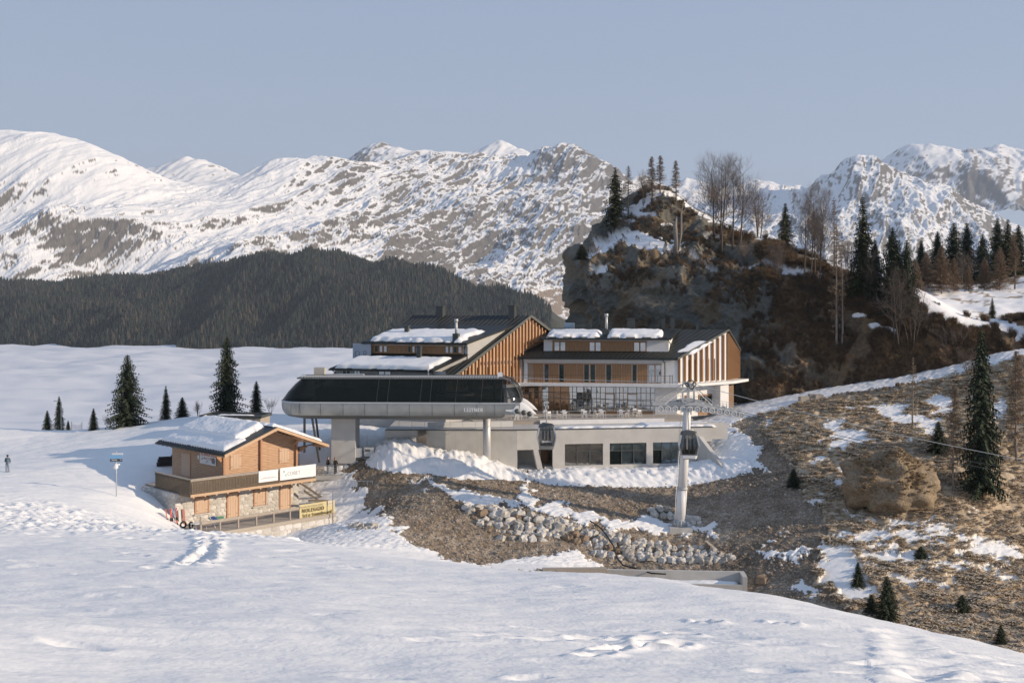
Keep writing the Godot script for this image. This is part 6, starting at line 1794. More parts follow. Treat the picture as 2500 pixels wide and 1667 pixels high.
	for w in 2:
		var old := []
		for k in 12:
			var t := k / 11.0
			var x := 26.0 + 1.75 * t
			var y := Y - 10.25 - .35 * t - 0.95 * t * t
			var row := [Vector3(x, y, -.1 - w * 4.8), Vector3(x, y + .12 * (1 - t), -.5 - w * 4.8), Vector3(x, y, -.95 - w * 4.8)]
			if k:
				for q in 2: quad(guard, old[q], old[q + 1], row[q + 1], row[q])
				quad(guard, old[0], row[0], Vector3(x, Y - 11.2 - .25 * t, -.1 - w * 4.8), Vector3(x - .16, Y - 11.2 - .25 * t, -.1 - w * 4.8))
			old = row
	part("rope_guard", guard, M.white_paint, s)
	for x in [25.7, 26.4, 27.0]:
		var pul := mb(false)
		tube(pul, [Vector3(x, Y - 11.1 - (x - 25.7) * .2, .02), Vector3(x, Y - 11.1 - (x - 25.7) * .2, .18)], [.27], 14)
		part("deflection_wheel", pul, M.dark_steel, s)
	var hoop := mb(false)
	tube(hoop, [Vector3(26.0, Y - 11.1, .1), Vector3(26.2, Y - 11.45, .1), Vector3(26.8, Y - 11.6, .1), Vector3(27.9, Y - 11.75, .1)], [.035], 6)
	part("safety_bar", hoop, M.white_paint, s)
	# supports
	var col := mb(false)
	tube(col, [Vector3(22.3, -.2, -W / 2), Vector3(22.3, Y - 11.6, -W / 2)], [.42], 20)
	tube(col, [Vector3(22.3, .0, -W / 2), Vector3(22.3, .08, -W / 2)], [.66], 20)
	for k in 12:
		var g := TAU * k / 12
		bar(col, Vector3(22.3 + cos(g) * .42, .06, -W / 2 + sin(g) * .42), Vector3(22.3 + cos(g) * .44, .4, -W / 2 + sin(g) * .44), .05, .16)
	part("column", col, M.steel, s)
	ext(s, "plinth", 21.4, 23.1, -1.6, -.02, -W / 2 - .8, -W / 2 + .8, M.concrete)
	ext(s, "concrete_pier", 5.6, 8.2, .4, Y - 12.1, -W / 2 - 1.4, -W / 2 + 1.2, M.concrete)
	var leg := mb()
	bar(leg, Vector3(3.7, Y - 11.9, -1.2), Vector3(4.5, .6, -1.2), .2, .2)
	bar(leg, Vector3(3.2, Y - 11.9, -W + 1.5), Vector3(3.8, .6, -W + 1.5), .2, .2)
	bar(leg, Vector3(2.6, Y - 11.9, -2.5), Vector3(2.6, 1.5, -2.5), .22, .22)
	part("strut", leg, M.dark_steel, s)

func make_cabin(called: String, label: String, at: Vector3, turn: float, logo: bool) -> void:     # at: the grip on the rope
	var c := thing(called, label, "gondola", at, turn, "gondola cabins on the rope")
	var sec := func(y: float, hx: float, hz: float) -> Array:
		var o := []
		var k := 0.16
		for q in [[-hx + k, hz], [hx - k, hz], [hx, hz - k], [hx, -hz + k], [hx - k, -hz], [-hx + k, -hz], [-hx, -hz + k], [-hx, hz - k]]:
			o.append(Vector3(q[0], y, q[1]))
		return o
	var skin := func(rs: Array, top: bool, low: bool) -> SurfaceTool:
		var st := mb()
		for r in rs.size() - 1:
			for k in 8:
				var l := (k + 1) % 8
				quad(st, rs[r][k], rs[r + 1][k], rs[r + 1][l], rs[r][l])
		if top:
			for k in range(1, 7): tri(st, rs[-1][0], rs[-1][k + 1], rs[-1][k])
		if low:
			for k in range(1, 7): tri(st, rs[0][0], rs[0][k], rs[0][k + 1])
		return st
	# heights below the rope
	var bot := -4.85
	part("floor_shell", skin.call([sec.call(bot, .62, .6), sec.call(bot + .08, .72, .7), sec.call(bot + .42, .8, .78)], true, true), M.silver if logo else M.white_paint, c)
	part("glazing", skin.call([sec.call(bot + .42, .80, .78), sec.call(bot + 1.3, 1.0, .97), sec.call(bot + 2.3, .78, .76)], false, false), M.smoked, c)
	part("roof", skin.call([sec.call(bot + 2.3, .80, .78), sec.call(bot + 2.5, .74, .72), sec.call(bot + 2.62, .5, .5)], true, false), M.dark_steel, c)
	for q in [[-1, 1], [1, 1], [1, -1], [-1, -1]]:
		var st := mb()
		bar(st, Vector3(q[0] * .74, bot + .42, q[1] * .72), Vector3(q[0] * .94, bot + 1.3, q[1] * .91), .13, .13)
		bar(st, Vector3(q[0] * .94, bot + 1.3, q[1] * .91), Vector3(q[0] * .72, bot + 2.3, q[1] * .70), .13, .13)
		part("corner_post", st, M.steel, c)
	for z in [1, -1]:
		var d := mb()
		for x in [-.42, -.03, .03, .42]:
			bar(d, Vector3(x, bot + .42, z * .79), Vector3(x, bot + 1.3, z * .985), .035, .03)
			bar(d, Vector3(x, bot + 1.3, z * .985), Vector3(x * .8, bot + 2.3, z * .775), .035, .03)
		part("door_frame", d, M.dark_steel, c)
	ext(c, "bench", -.6, .6, bot + .45, bot + .85, -.2, .2, M.rubber)
	for x in [-.34, 0.0, .34]:
		ext(c, "seat_back", x - .09, x + .09, bot + .85, bot + 1.9, -.06, .06, M.black)
	if logo:
		var ring := mb(false)
		var pts := []
		for k in 13: pts.append(Vector3(-.42 + cos(TAU * k / 12) * .1, bot + .88 + sin(TAU * k / 12) * .1, .93))
		tube(ring, pts, [.03], 5, false)
		part("emblem", ring, M.white, c)
		lettering(c, "letters", "colere", .19, Vector3(.12, bot + .88, .92), M.white, Basis(Vector3.RIGHT, -.2), "Droid Sans", 700)
	else:
		ext(c, "ski_rack", -.55, .55, bot + .1, bot + .4, .72, .86, M.white_paint)
		ext(c, "ski_rack", -.55, .55, bot + .06, bot + .1, .7, .9, M.dark_steel)
	var hang := mb(false)
	tube(hang, [Vector3(0, bot + 2.6, 0), Vector3(0, bot + 3.3, .02), Vector3(-.08, -.75, .1), Vector3(-.02, -.1, 0)], [.05], 8)
	tube(hang, [Vector3(-.45, bot + 2.7, 0), Vector3(.45, bot + 2.7, 0)], [.06], 8)
	part("hanger", hang, M.steel, c)
	var grip := mb()
	box(grip, Vector3(0, -.05, .05), Vector3(.55, .16, .16))
	for k in 4: box(grip, Vector3(-.2 + .13 * k, -.3 - .22 * (k % 2), .08), Vector3(.12, .3, .14))
	part("grip", grip, M.steel, c)

func make_pylon() -> void:
	var at := P(1660, 1297, 108)
	at.y = ground(at.x, at.z)
	var p := thing("gondola_pylon", "tall round steel gondola pylon with wheel trains across its top", "pylon", at, 0.0)
	var lean := 0.066
	var ax := func(y: float, dx := 0.0, dz := 0.0) -> Vector3: return Vector3(y * lean + dx, y, dz)
	ext(p, "foundation", -1.1, 1.1, -1.2, .12, -1.1, 1.1, M.concrete)
	var st := mb(false)
	tube(st, [ax.call(.1), ax.call(.75)], [.66, .56], 24)
	for k in 16:
		var g := TAU * k / 16
		bar(st, ax.call(.1, cos(g) * .68, sin(g) * .68), ax.call(.7, cos(g) * .58, sin(g) * .58), .05, .16)
	part("base_flange", st, M.steel, p)
	st = mb(false)
	tube(st, [ax.call(.7), ax.call(3.75)], [.49, .485], 24)
	part("lower_tube", st, M.white_paint, p)
	st = mb(false)
	tube(st, [ax.call(3.7), ax.call(3.85)], [.56], 24)
	part("flange", st, M.steel, p)
	st = mb(false)
	tube(st, [ax.call(3.8), ax.call(7.0), ax.call(11.6)], [.47, .43, .37], 24)
	part("upper_tube", st, M.white_paint, p)
	st = mb()
	for s in [-.13, .13]:
		bar(st, ax.call(6.2, -.55 + s, .1), ax.call(11.4, -.5 + s, .1), .03, .03)
	for k in 20:
		bar(st, ax.call(6.3 + k * .26, -.68, .1), ax.call(6.3 + k * .26, -.42, .1), .025, .025)
	part("ladder", st, M.steel, p)
	st = mb(false)
	tube(st, [Vector3(-.55, .3, .3), Vector3(-.45, 3, .4), Vector3(-.1, 7.5, .35)], [.035], 6)
	part("cable_duct", st, M.white_paint, p)
	# cross arm and the roof-shaped carrier
	var hd := 11.75
	ext(p, "cross_arm", hd * lean - .25, hd * lean + .25, hd - .1, hd + .35, -2.7, 2.7, M.steel)
	for z in [-2.65, 2.65]:
		st = mb()
		prism(st, [Vector2(-2.0, -.15), Vector2(-.2, .45), Vector2(.7, .45), Vector2(3.4, -.35), Vector2(3.4, -.5), Vector2(.4, -.1), Vector2(-2.0, -.3)], z - .1, z + .1, Transform3D(Basis.IDENTITY, Vector3(hd * lean + .1, hd + .2, 0)))
		part("carrier", st, M.steel, p)
		# twelve wheels in pairs on rocker beams
		for k in 12:
			var x := -2.7 + k * .70 + hd * lean - .35
			var t := (k - 3.0) / 9.0
			var y := hd + .05 - (0.75 * t * t if k > 3 else 0.0)
			var wl := mb(false)
			tube(wl, [Vector3(x, y, z + .12), Vector3(x, y, z + .16), Vector3(x, y, z + .22), Vector3(x, y, z + .26)], [.26, .29, .29, .26], 20)
			var w := part("wheel", wl, M.steel, p)
			var rim := mb(false)
			var pts := []
			for q in 17: pts.append(Vector3(x + cos(TAU * q / 16) * .25, y + sin(TAU * q / 16) * .25, z + .27))
			tube(rim, pts, [.035], 5, false)
			part("rim", rim, M.white_paint, w)
			if k % 2 == 0:
				st = mb()
				var y2 := hd + .05 - (0.75 * pow((k - 2.0) / 9.0, 2) if k > 2 else 0.0)
				bar(st, Vector3(x, y, z + .05), Vector3(x + .70, y2, z + .05), .1, .16)
				bar(st, Vector3(x + .35, (y + y2) / 2, z), Vector3(x + .35, (y + y2) / 2 + .28, z), .08, .1)
				part("rocker", st, M.steel, p)
		# catwalk with railing
		st = mb()
		var zo: float = z - (.75 if z > 0 else -.75)
		for k in 6:
			var xa := -2.9 + k * 1.4 + hd * lean - .3; var xb := xa + 1.4
			var ya := hd + .1 - maxf(0.0, xa - 1.0) * .16; var yb := hd + .1 - maxf(0.0, xb - 1.0) * .16
			bar(st, Vector3(xa, ya, zo), Vector3(xb, yb, zo), .05, .5)
			for hh in [.45, .85]:
				bar(st, Vector3(xa, ya + hh, zo), Vector3(xb, yb + hh, zo), .03, .03)
			for q in 4:
				bar(st, Vector3(lerpf(xa, xb, q / 4.0), lerpf(ya, yb, q / 4.0), zo), Vector3(lerpf(xa, xb, q / 4.0), lerpf(ya, yb, q / 4.0) + .85, zo), .025, .025)
		part("catwalk", st, M.steel, p)
		# lifting frame
		st = mb()
		for x in [-.25, .35]:
			bar(st, Vector3(hd * lean + x, hd + .3, z * .6), Vector3(hd * lean + x, hd + 2.1, z * .6), .16, .16)
		bar(st, Vector3(hd * lean - .1, hd + 2.2, z * .6), Vector3(hd * lean - 2.6, hd + .5, z * .95), .06, .06)
		bar(st, Vector3(hd * lean + .5, hd + 2.0, z * .6), Vector3(hd * lean + 2.9, hd - .1, z * .95), .07, .07)
		part("lifting_frame", st, M.steel, p)
	st = mb()
	box(st, Vector3(hd * lean + .05, hd + 2.2, 0), Vector3(.3, .25, 3.6))
	part("lifting_beam", st, M.steel, p)
	st = mb(false)
	for q in [[0.0, 2.45, .3], [-.3, 2.3, .18], [.35, 2.35, .18], [.1, 2.1, .22]]:
		var c := Vector3(hd * lean + q[0], hd + q[1], 1.75)
		var pts := []
		for k in 13: pts.append(c + Vector3(cos(TAU * k / 12), sin(TAU * k / 12), 0) * q[2])
		tube(st, pts, [.06], 5, false)
	part("rope_pulley", st, M.dark_steel, p)
	# ropes
	var top := at + Vector3(hd * lean, hd, 0)
	for z in [-2.65, 2.65]:
		var r := mb(false)
		var a := P(1262, 957, 117) + Vector3(0.6, 0, 2.65 - 3.3 + z)
		a.z = -119.6 + z
		var b := top + Vector3(-2.9, .3, z + .2)
		var e := P(2560, 1162, 99) + Vector3(0, 0, z)
		var pts := []
		for k in 9:
			var t := k / 8.0
			pts.append(a.lerp(b, t) - Vector3(0, .25 * 4 * t * (1 - t), 0))
		pts.append(top + Vector3(.2, .35, z + .2))
		for k in 17:
			var t := k / 16.0
			pts.append((top + Vector3(4.8, -.45, z + .2)).lerp(e, t) - Vector3(0, .45 * 4 * t * (1 - t), 0))
		tube(r, pts, [.028], 6)
		var o := solid("haul_rope", r, M.dark_steel, ["steel haul rope on the far wheel train of the pylon", "steel haul rope on the pylon wheel train that carries the cabins"][int(z > 0)], "rope", "ropes of the gondola line")
		o.set_meta("held_by", "gondola_pylon")
	var tr := mb(false)
	var pts2 := []
	var a2 := P(1240, 921, 117); var b2 := top + Vector3(-.2, 2.5, 1.75); var e2 := P(2560, 1134, 100)
	for k in 9: pts2.append(a2.lerp(b2, k / 8.0) - Vector3(0, .2 * (k / 8.0) * (1 - k / 8.0), 0))
	for k in 17: pts2.append(b2.lerp(e2, k / 16.0) - Vector3(0, 1.6 * (k / 16.0) * (1 - k / 16.0), 0))
	tube(tr, pts2, [.032], 6)
	solid("signal_cable", tr, M.steel, "pale signal cable running over the peak of the pylon frame", "cable", "ropes of the gondola line")
	make_cabin("gondola_cabin", "gondola cabin with white ski rack hanging in front of the pylon", top + Vector3(-.35, .2, 2.9), -.12, false)
	make_cabin("gondola_cabin", "gondola cabin with ring logo hanging before the concrete terrace wall", P(1334, 981, 113.6), .0, true)

# ---------------------------------------------------------------- boulders, walls and small things
var rocks := []
func make_rocks() -> void:
	rng.seed = 55
	for v in 9:
		var st := mb()
		var n := noise(200 + v, 0.9, 2)
		var cell := noise(220 + v, 0.8, 1, FastNoiseLite.TYPE_CELLULAR)
		var nu := 10; var nv := 7
		var pts := []
		for j in nv + 1:
			for i in nu:
				var g := TAU * i / nu; var h := PI * j / nv
				var d := Vector3(sin(h) * cos(g), cos(h), sin(h) * sin(g))
				var r := 0.5 * (1.0 + 0.5 * n.get_noise_3dv(d * 1.3) + 0.38 * cell.get_noise_3dv(d * 1.6))
				pts.append(Vector3(clampf(d.x * r, -.40, .42), clampf(d.y * r, -.36, .38), clampf(d.z * r, -.40, .41)))
		for j in nv:
			for i in nu:
				var l := (i + 1) % nu
				quad(st, pts[j * nu + i], pts[j * nu + l], pts[(j + 1) * nu + l], pts[(j + 1) * nu + i])
		rocks.append(done(st))

func boulder_face(called: String, label: String, rows: Array, seed_: int) -> void:      # rows of boulders between sighted lines: [[px, py, d, size] ...]
	rng.seed = seed_
	var w := thing(called, label, "wall", Vector3.ZERO)
	var first := true
	for row in rows:
		for i in row.size() - 1:
			var a: Array = row[i]; var b: Array = row[i + 1]
			var p := P(a[0], a[1], a[2]); var q := P(b[0], b[1], b[2])
			var n := int(p.distance_to(q) / ((a[3] + b[3]) * 0.5))
			for k in n:
				var t := (k + .5) / n
				var at := p.lerp(q, t) + Vector3(rng.randf_range(-.12, .12), rng.randf_range(-.16, .16), rng.randf_range(-.1, .1))
				if first:
					w.position = at
					first = false
				var s: float = lerpf(a[3], b[3], t) * rng.randf_range(1.0, 1.6)
				var g := ground(at.x, at.z)
				at.y = lerpf(at.y, maxf(at.y, g + s * .15), .8)
				var m: Material = M.boulders[rng.randi() % M.boulders.size()] if rng.randf() > (.85 if called == "path_wall" else .1) else M.brown_stone
				var o := part("stone", rocks[rng.randi() % rocks.size()], m, w)
				o.transform = Transform3D(Basis.from_euler(Vector3(rng.randf_range(-.5, .5), rng.randf() * TAU, rng.randf_range(-.5, .5))) * Basis.from_scale(Vector3(s * 1.25, s * rng.randf_range(.85, 1.1), s * 1.15)), at - w.position)

func make_stonework() -> void:
	boulder_face("boulder_wall", "long dry wall of pale boulders along the stony bank below the pylon", [
		[[1128, 1258, 109, .85], [1190, 1244, 108.3, 1.0], [1260, 1258, 107.4, .95], [1330, 1270, 107, .8], [1420, 1292, 106, .62]],
		[[1135, 1278, 108, 1.05], [1220, 1272, 107.3, .9], [1330, 1284, 106.5, .9], [1420, 1302, 105.6, .72], [1500, 1316, 105, .68], [1600, 1334, 104.4, .62], [1690, 1346, 103.8, .62], [1740, 1352, 103.4, .6]],
		[[1142, 1300, 107, .95], [1230, 1296, 106.3, 1.0], [1330, 1304, 105.7, .92], [1430, 1316, 105, .74], [1520, 1332, 104.2, .72], [1620, 1346, 103.6, .64], [1750, 1364, 102.6, .6]],
		[[1160, 1316, 106, .8], [1250, 1318, 105.4, .9], [1340, 1320, 105, .95], [1440, 1332, 104.2, .76], [1530, 1348, 103.4, .72], [1640, 1362, 102.8, .68], [1770, 1378, 101.8, .62]],
		[[1185, 1330, 105, .65], [1290, 1332, 104.6, .7], [1370, 1336, 104.3, .8], [1450, 1350, 103.4, .8], [1550, 1364, 102.6, .78], [1660, 1378, 101.8, .7], [1790, 1384, 101.2, .62]],
		[[1210, 1352, 103.6, .75], [1290, 1346, 103.6, .85], [1335, 1344, 103.6, .55]],
		[[1440, 1370, 102.4, .6], [1500, 1374, 102.2, .8], [1580, 1378, 101.8, .84], [1680, 1386, 101.2, .8], [1800, 1392, 100.6, .66]]], 17)
	boulder_face("rock_cluster", "small cluster of pale rocks half buried beside the pylon foot", [
		[[1580, 1248, 111, .85], [1640, 1240, 111.2, .6]], [[1590, 1260, 110, .6], [1650, 1258, 110, .7]], [[1670, 1268, 109.4, .7], [1715, 1262, 109.4, .75]], [[1680, 1284, 108.6, .6], [1718, 1276, 108.8, .6]]], 18)
	boulder_face("rock_cluster", "few grey rocks heaped beside the concrete basin corner", [
		[[1838, 1412, 97, .75], [1875, 1432, 96.4, .8]], [[1845, 1432, 96.2, .7], [1882, 1444, 95.8, .7]]], 19)
	boulder_face("rock_cluster", "brownish rocks on the earth bank beside the chalet terrace wall", [[[850, 1288, 104, .6], [920, 1300, 103, .6]], [[870, 1300, 103, .5], [930, 1312, 102.4, .5]], [[820, 1322, 103.4, .5], [850, 1326, 103, .4]]], 20)
	boulder_face("path_wall", "old mossy stone wall holding the upper side path", [
		[[2030, 980, 137, .55], [2100, 972, 137, .55], [2200, 955, 137, .55], [2240, 945, 137, .5]], [[2035, 988, 136.7, .55], [2130, 978, 136.7, .55], [2235, 960, 136.7, .5]]], 23)
	# grassy boulder on the slope
	var st := mb(false)
	var n := noise(301, .35, 4)
	var pts := []
	for j in 37:
		for i in 56:
			var g := TAU * i / 56; var h := PI * j / 36.0
			var d := Vector3(sin(h) * cos(g), cos(h), sin(h) * sin(g))
			pts.append(d * Vector3(4.0, 3.0, 3.2) * (1.0 + .55 * n.get_noise_3dv(d * 2.6) + .10 * n.get_noise_3dv(d * 14.0)))
	for j in 36:
		for i in 56:
			var l := (i + 1) % 56
			quad(st, pts[j * 56 + i], pts[j * 56 + l], pts[(j + 1) * 56 + l], pts[(j + 1) * 56 + i])
	var bp_ := spot(2170, 1225, 107)
	var b := solid("boulder", st, M.turf_rock, "huge rounded boulder covered with tufts of dry brown grass", "boulder")
	b.transform = Transform3D(Basis(Vector3.BACK, -.3), Vector3(bp_.x, ground(bp_.x, bp_.z) + 1.5, bp_.z))
	big_boulder = b
	# concrete basin below the wall
	var c := thing("concrete_basin", "long low concrete basin with snow inside beneath the boulder wall", "basin", P(1640, 1418, 97), deg_to_rad(-4.0))
	ext(c, "back_wall", -9.0, 6.4, -.9, .75, -.9, -.55, M.concrete)
	ext(c, "front_wall", -.5, 6.4, -1.2, .05, 1.0, 1.25, M.concrete)
	ext(c, "end_wall", 6.0, 6.4, -1.2, .75, -.55, 1.25, M.concrete)
	ext(c, "basin_floor", -9, 6, -.8, -.5, -.55, 1.0, M.concrete)
	ext(c, "basin_edge", -5.5, -2.5, -.6, .1, .3, .6, M.grey_wood)
	part("basin_snow", snow_slab(Vector3(-1.5, -.5, .9), Vector3(7.4, 0, 0), Vector3(0, .15, -1.4), .5, 151, .1, 40, 14), M.roof_snow, c)
	var ss := thing("concrete_strip", "short concrete wall end poking from snow beside the boulder wall", "wall", P(1420, 1392, 96), deg_to_rad(2.0))
	ext(ss, "strip", -3.4, 2.2, -.5, .2, -.3, .3, M.slab)
	# hose and planks
	var hose := mb(false)
	var hp := []
	for q in [[1440, 1276, 107], [1462, 1290, 105.6], [1480, 1310, 104.4], [1496, 1335, 103.2], [1505, 1365, 101.8], [1520, 1384, 100.6], [1560, 1395, 99.0], [1590, 1404, 97.6], [1625, 1406, 97.2]]:
		hp.append(P(q[0], q[1], q[2]) + Vector3(0, .25, .35))
	tube(hose, hp, [.07], 8)
	solid("hose", hose, M.rubber, "thick black hose hanging down over the boulder wall", "hose")
	for i in 2:
		var pl := mb()
		var a: Vector3 = [P(1722, 1322, 104), P(1755, 1350, 102.6)][i]; var e: Vector3 = [P(1757, 1352, 102.5), P(1794, 1358, 102.2)][i]
		bar(pl, a + Vector3(0, .15, .3), e + Vector3(0, .15, .3), .32, .06)
		solid("plank", pl, M.grey_wood, ["long weathered plank lying steeply on the bank by the boulder wall", "short weathered plank lying flat at the boulder wall end"][i], "plank", "planks by the boulder wall")
	# concrete blocks by the path
	for i in 3:
		var q: Array = [[1963, 990, 136], [1982, 984, 137], [1999, 980, 136.6]][i]
		var p := P(q[0], q[1], q[2])
		var blk := mb()
		var s := [Vector3(1.1, .75, .8), Vector3(.65, .7, .7), Vector3(1.0, .65, .8)][i] as Vector3
		prism(blk, [Vector2(-s.x / 2, 0), Vector2(s.x / 2, 0), Vector2(s.x / 2, s.y - .06), Vector2(s.x / 2 - .06, s.y), Vector2(-s.x / 2 + .06, s.y), Vector2(-s.x / 2, s.y - .06)], -s.z / 2, s.z / 2)
		var o := solid("concrete_block", blk, M.slab, ["wide concrete block, lower end of the row beside the path", "narrow concrete block, middle of the row beside the path", "concrete block, upper end of the row beside the path"][i], "block", "concrete blocks by the path")
		o.transform = Transform3D(Basis(Vector3.UP, .15), on(p.x, p.z, -.05))
	snow_ridge(303, [[895, 1104, 119.5, .3], [925, 1090, 119.6, 1.3], [965, 1076, 119.4, 2.0], [1010, 1090, 119.0, 1.7], [1060, 1100, 118.6, 1.4], [1110, 1098, 118.4, 1.7], [1160, 1102, 118.6, 1.7], [1215, 1118, 119.2, 1.2], [1260, 1140, 119.0, .8], [1290, 1155, 118.6, .3]], 1.0)
	snow_ridge(305, [[1290, 1150, 119.6, .2], [1340, 1150, 119.4, .7], [1400, 1150, 119.8, .9], [1480, 1150, 120.2, .85], [1560, 1150, 120.6, .9], [1640, 1150, 121.0, .85], [1700, 1150, 121.2, .95], [1760, 1150, 121.0, .8], [1830, 1150, 119.4, .3]], 1.5)

func snow_ridge(seed_: int, spine: Array, wide: float) -> void:        # snow heaped along a line of sighted points
	var bank := mb(false)
	var bn := noise(seed_, .5, 4)
	var grid := []
	for i in 121:
		var f := i / 120.0 * (spine.size() - 1)
		var n := int(minf(f, spine.size() - 2))
		var a: Array = spine[n]; var e: Array = spine[n + 1]
		var t := f - n
		var base := P(lerpf(a[0], e[0], t), 1130, lerpf(a[2], e[2], t))
		var hh := lerpf(a[3], e[3], t)
		for k in 25:
			var s := (k / 24.0 - .5) * 2.0
			var x := base.x; var z := base.z + s * (1.2 + hh * 1.1) * wide
			var y := ground(x, z) + hh * pow(cos(s * PI / 2), 1.2) * (1 + .25 * bn.get_noise_2d(x, z)) + bn.get_noise_2d(x * 3, z * 3) * .18 - .06
			grid.append(Vector3(x, y, z))
	for i in 120:
		for k in 24:
			var q := i * 25 + k
			quad(bank, grid[q], grid[q + 25], grid[q + 26], grid[q + 1])
	part(numbered("snow_bank"), bank, M.roof_snow, self).set_meta("kind", "structure")

var big_boulder: MeshInstance3D

func make_small() -> void:
	# slope signpost
	var p := spot(283, 1212, 104) - Vector3(0, .1, 0)
	var s := thing("slope_signpost", "steel post on the snow with blue piste board and round sign", "signpost", p, .1)
	var st := mb(false)
	tube(st, [Vector3(0, 0, 0), Vector3(0, 4.3, 0)], [.045], 8)
	part("post", st, M.steel, s)
	ext(s, "blue_board", -.55, .55, 3.62, 3.95, .05, .09, plain(lin(.16, .34, .56), .6))
	ext(s, "board_edge", -.4, .62, 3.95, 4.12, .0, .04, plain(lin(.55, .58, .6), .6))
	ext(s, "dark_board", -.55, .55, 3.34, 3.58, .05, .09, plain(lin(.03, .04, .05), .6))
	lettering(s, "letters", "PISTA", .14, Vector3(-.15, 3.47, .1), M.white)
	lettering(s, "arrow", ">", .2, Vector3(.42, 3.47, .1), M.white)
	st = mb(false)
	tube(st, [Vector3(-.05, 2.85, .06), Vector3(-.05, 2.85, .1)], [.24], 20)
	part("round_sign", st, M.white, s)
	ext(s, "snow_cap", -.1, .3, 2.98, 3.12, -.08, .08, M.roof_snow)
	# slim marker pole by the chalet
	p = P(812, 1215, 110)
	p = on(p.x, p.z, -.2)
	st = mb(false)
	tube(st, [p, p + Vector3(0, 3.6, 0)], [.04], 8)
	solid("marker_pole", st, plain(lin(.12, .16, .24), .6), "slim dark blue pole standing in the snow beside the chalet", "pole")
	# lamp mast and net on the plateau
	p = P(148, 1050, 148)
	p = on(p.x, p.z, -.2)
	st = mb(false)
	tube(st, [p, p + Vector3(0, 4.1, 0), p + Vector3(-1.0, 4.2, 0)], [.06], 8)
	solid("lamp_mast", st, M.steel, "thin steel mast with short arm before the small plateau spruces", "mast")
	p = P(186, 1052, 149)
	p = on(p.x, p.z)
	var nt := thing("safety_net", "pale safety net sagging between two posts on plateau edge", "net", p, .05)
	ext(nt, "post", -.7, -.64, 0, 1.1, -.03, .03, M.grey_wood)
	ext(nt, "post", .66, .72, 0, 1.05, -.03, .03, M.grey_wood)
	st = mb()
	for k in 9:
		var x := -.67 + k * .17; var t := k / 8.0
		bar(st, Vector3(x, .1, 0), Vector3(x, 1.0 - .35 * sin(t * PI), 0), .02, .02)
	for y in [.15, .3, .45, .6]:
		bar(st, Vector3(-.67, y, 0), Vector3(.69, y, 0), .02, .02)
	part("netting", st, plain(lin(.35, .22, .22), .9), nt)
	# flat-roofed hut behind the chalet
	p = P(563, 1048, 131)
	p = on(p.x, p.z, -.1)
	var h := thing("flat_hut", "small flat-roofed wooden hut behind the chalet roof", "hut", p, deg_to_rad(-6.0))
	ext(h, "wall", -3.6, 3.6, -.3, 2.0, -3.5, 0, M.grey_wood)
	ext(h, "roof", -3.8, 3.8, 2.0, 2.08, -3.7, .2, M.roof_metal)
	for q in [[-3.8, 3.8, .12, .2], [-3.8, 3.8, -3.7, -3.62]]:
		ext(h, "roof_edge", q[0], q[1], 2.04, 2.3, q[2], q[3], M.trim_metal)
	for x in [-3.8, 3.72]:
		ext(h, "roof_edge", x, x + .08, 2.04, 2.298, -3.62, .12, M.trim_metal)
	part("roof_snow", snow_slab(Vector3(-2.4, 2.08, -.8), Vector3(4.6, 0, 0), Vector3(0, 0, -1.6), .16, 161, .4, 24, 12), M.roof_snow, h)
	ext(h, "air_unit", -3.3, -2.3, 1.1, 1.8, 0, .4, M.white_paint)
	# two caged water tanks under the station
	for i in 2:
		p = P([872, 902][i], 1106, 119.5)
		var t := thing("water_tank", ["white plastic tank in a wire cage beside the concrete pier", "white plastic tank in wire cage with a grey plate on front"][i], "tank", on(p.x, p.z), .02, "caged tanks under the station")
		ext(t, "tank", -.5, .5, .18, 1.15, -.5, .5, plain(lin(.62, .62, .60), .5))
		ext(t, "pallet", -.54, .54, 0, .16, -.54, .54, M.dark_steel)
		st = mb()
		for k in 6:
			bar(st, Vector3(-.53 + k * .212, .16, .53), Vector3(-.53 + k * .212, 1.18, .53), .02, .02)
			bar(st, Vector3(.53, .16, -.53 + k * .212), Vector3(.53, 1.18, -.53 + k * .212), .02, .02)
		for k in 5:
			bar(st, Vector3(-.53, .2 + k * .24, .53), Vector3(.53, .2 + k * .24, .53), .02, .02)
			bar(st, Vector3(.53, .2 + k * .24, .53), Vector3(.53, .2 + k * .24, -.53), .02, .02)
		part("cage", st, M.steel, t)
		if i == 1:
			ext(t, "plate", -.42, .12, .72, .95, .54, .56, M.dark_steel)
	# fence and steps of the boarding platform
	p = P(800, 1110, 118)
	p = on(p.x, p.z, -.1)
	var f := thing("platform_railing", "galvanised railing round the small platform where two people stand", "railing", p, 0)
	for k in 8:
		ext(f, "post", -2.0 + k * .55, -1.96 + k * .55, 0, 1.15, .9, .94, M.steel)
	for y in [.25, .45, .65, .85, 1.12]:
		ext(f, "rail", -2.0, 1.9, y - .012, y + .012, .9, .93, M.steel)
	ext(f, "platform", -2.2, 2.0, -.4, .06, -1.2, 1.0, M.concrete)
	var f2 := thing("step_railing", "low galvanised railing beside the snowy steps below the tanks", "railing", on(P(862, 1128, 115).x, -115, -.1), 0)
	for x in [-1.6, 0.0, 1.5, 2.0]:
		ext(f2, "post", x - .03, x + .03, 0, 1.15, -.03, .03, M.steel)
	ext(f2, "rail", -1.6, 2.0, 1.12, 1.17, -.03, .03, M.steel)
	# wooden barrier beside the platform
	var wb := thing("wooden_barrier", "grey wooden slatted barrier beside the boarding platform", "barrier", on(P(777, 1105, 118).x, -118, -.05), .05)
	for k in 4:
		ext(wb, "board", -.9, .6, .15 + k * .26, .3 + k * .26, 0, .04, M.grey_wood)
	for x in [-.85, .5]:
		ext(wb, "post", x - .05, x + .05, 0, 1.15, -.08, 0, M.dark_steel)
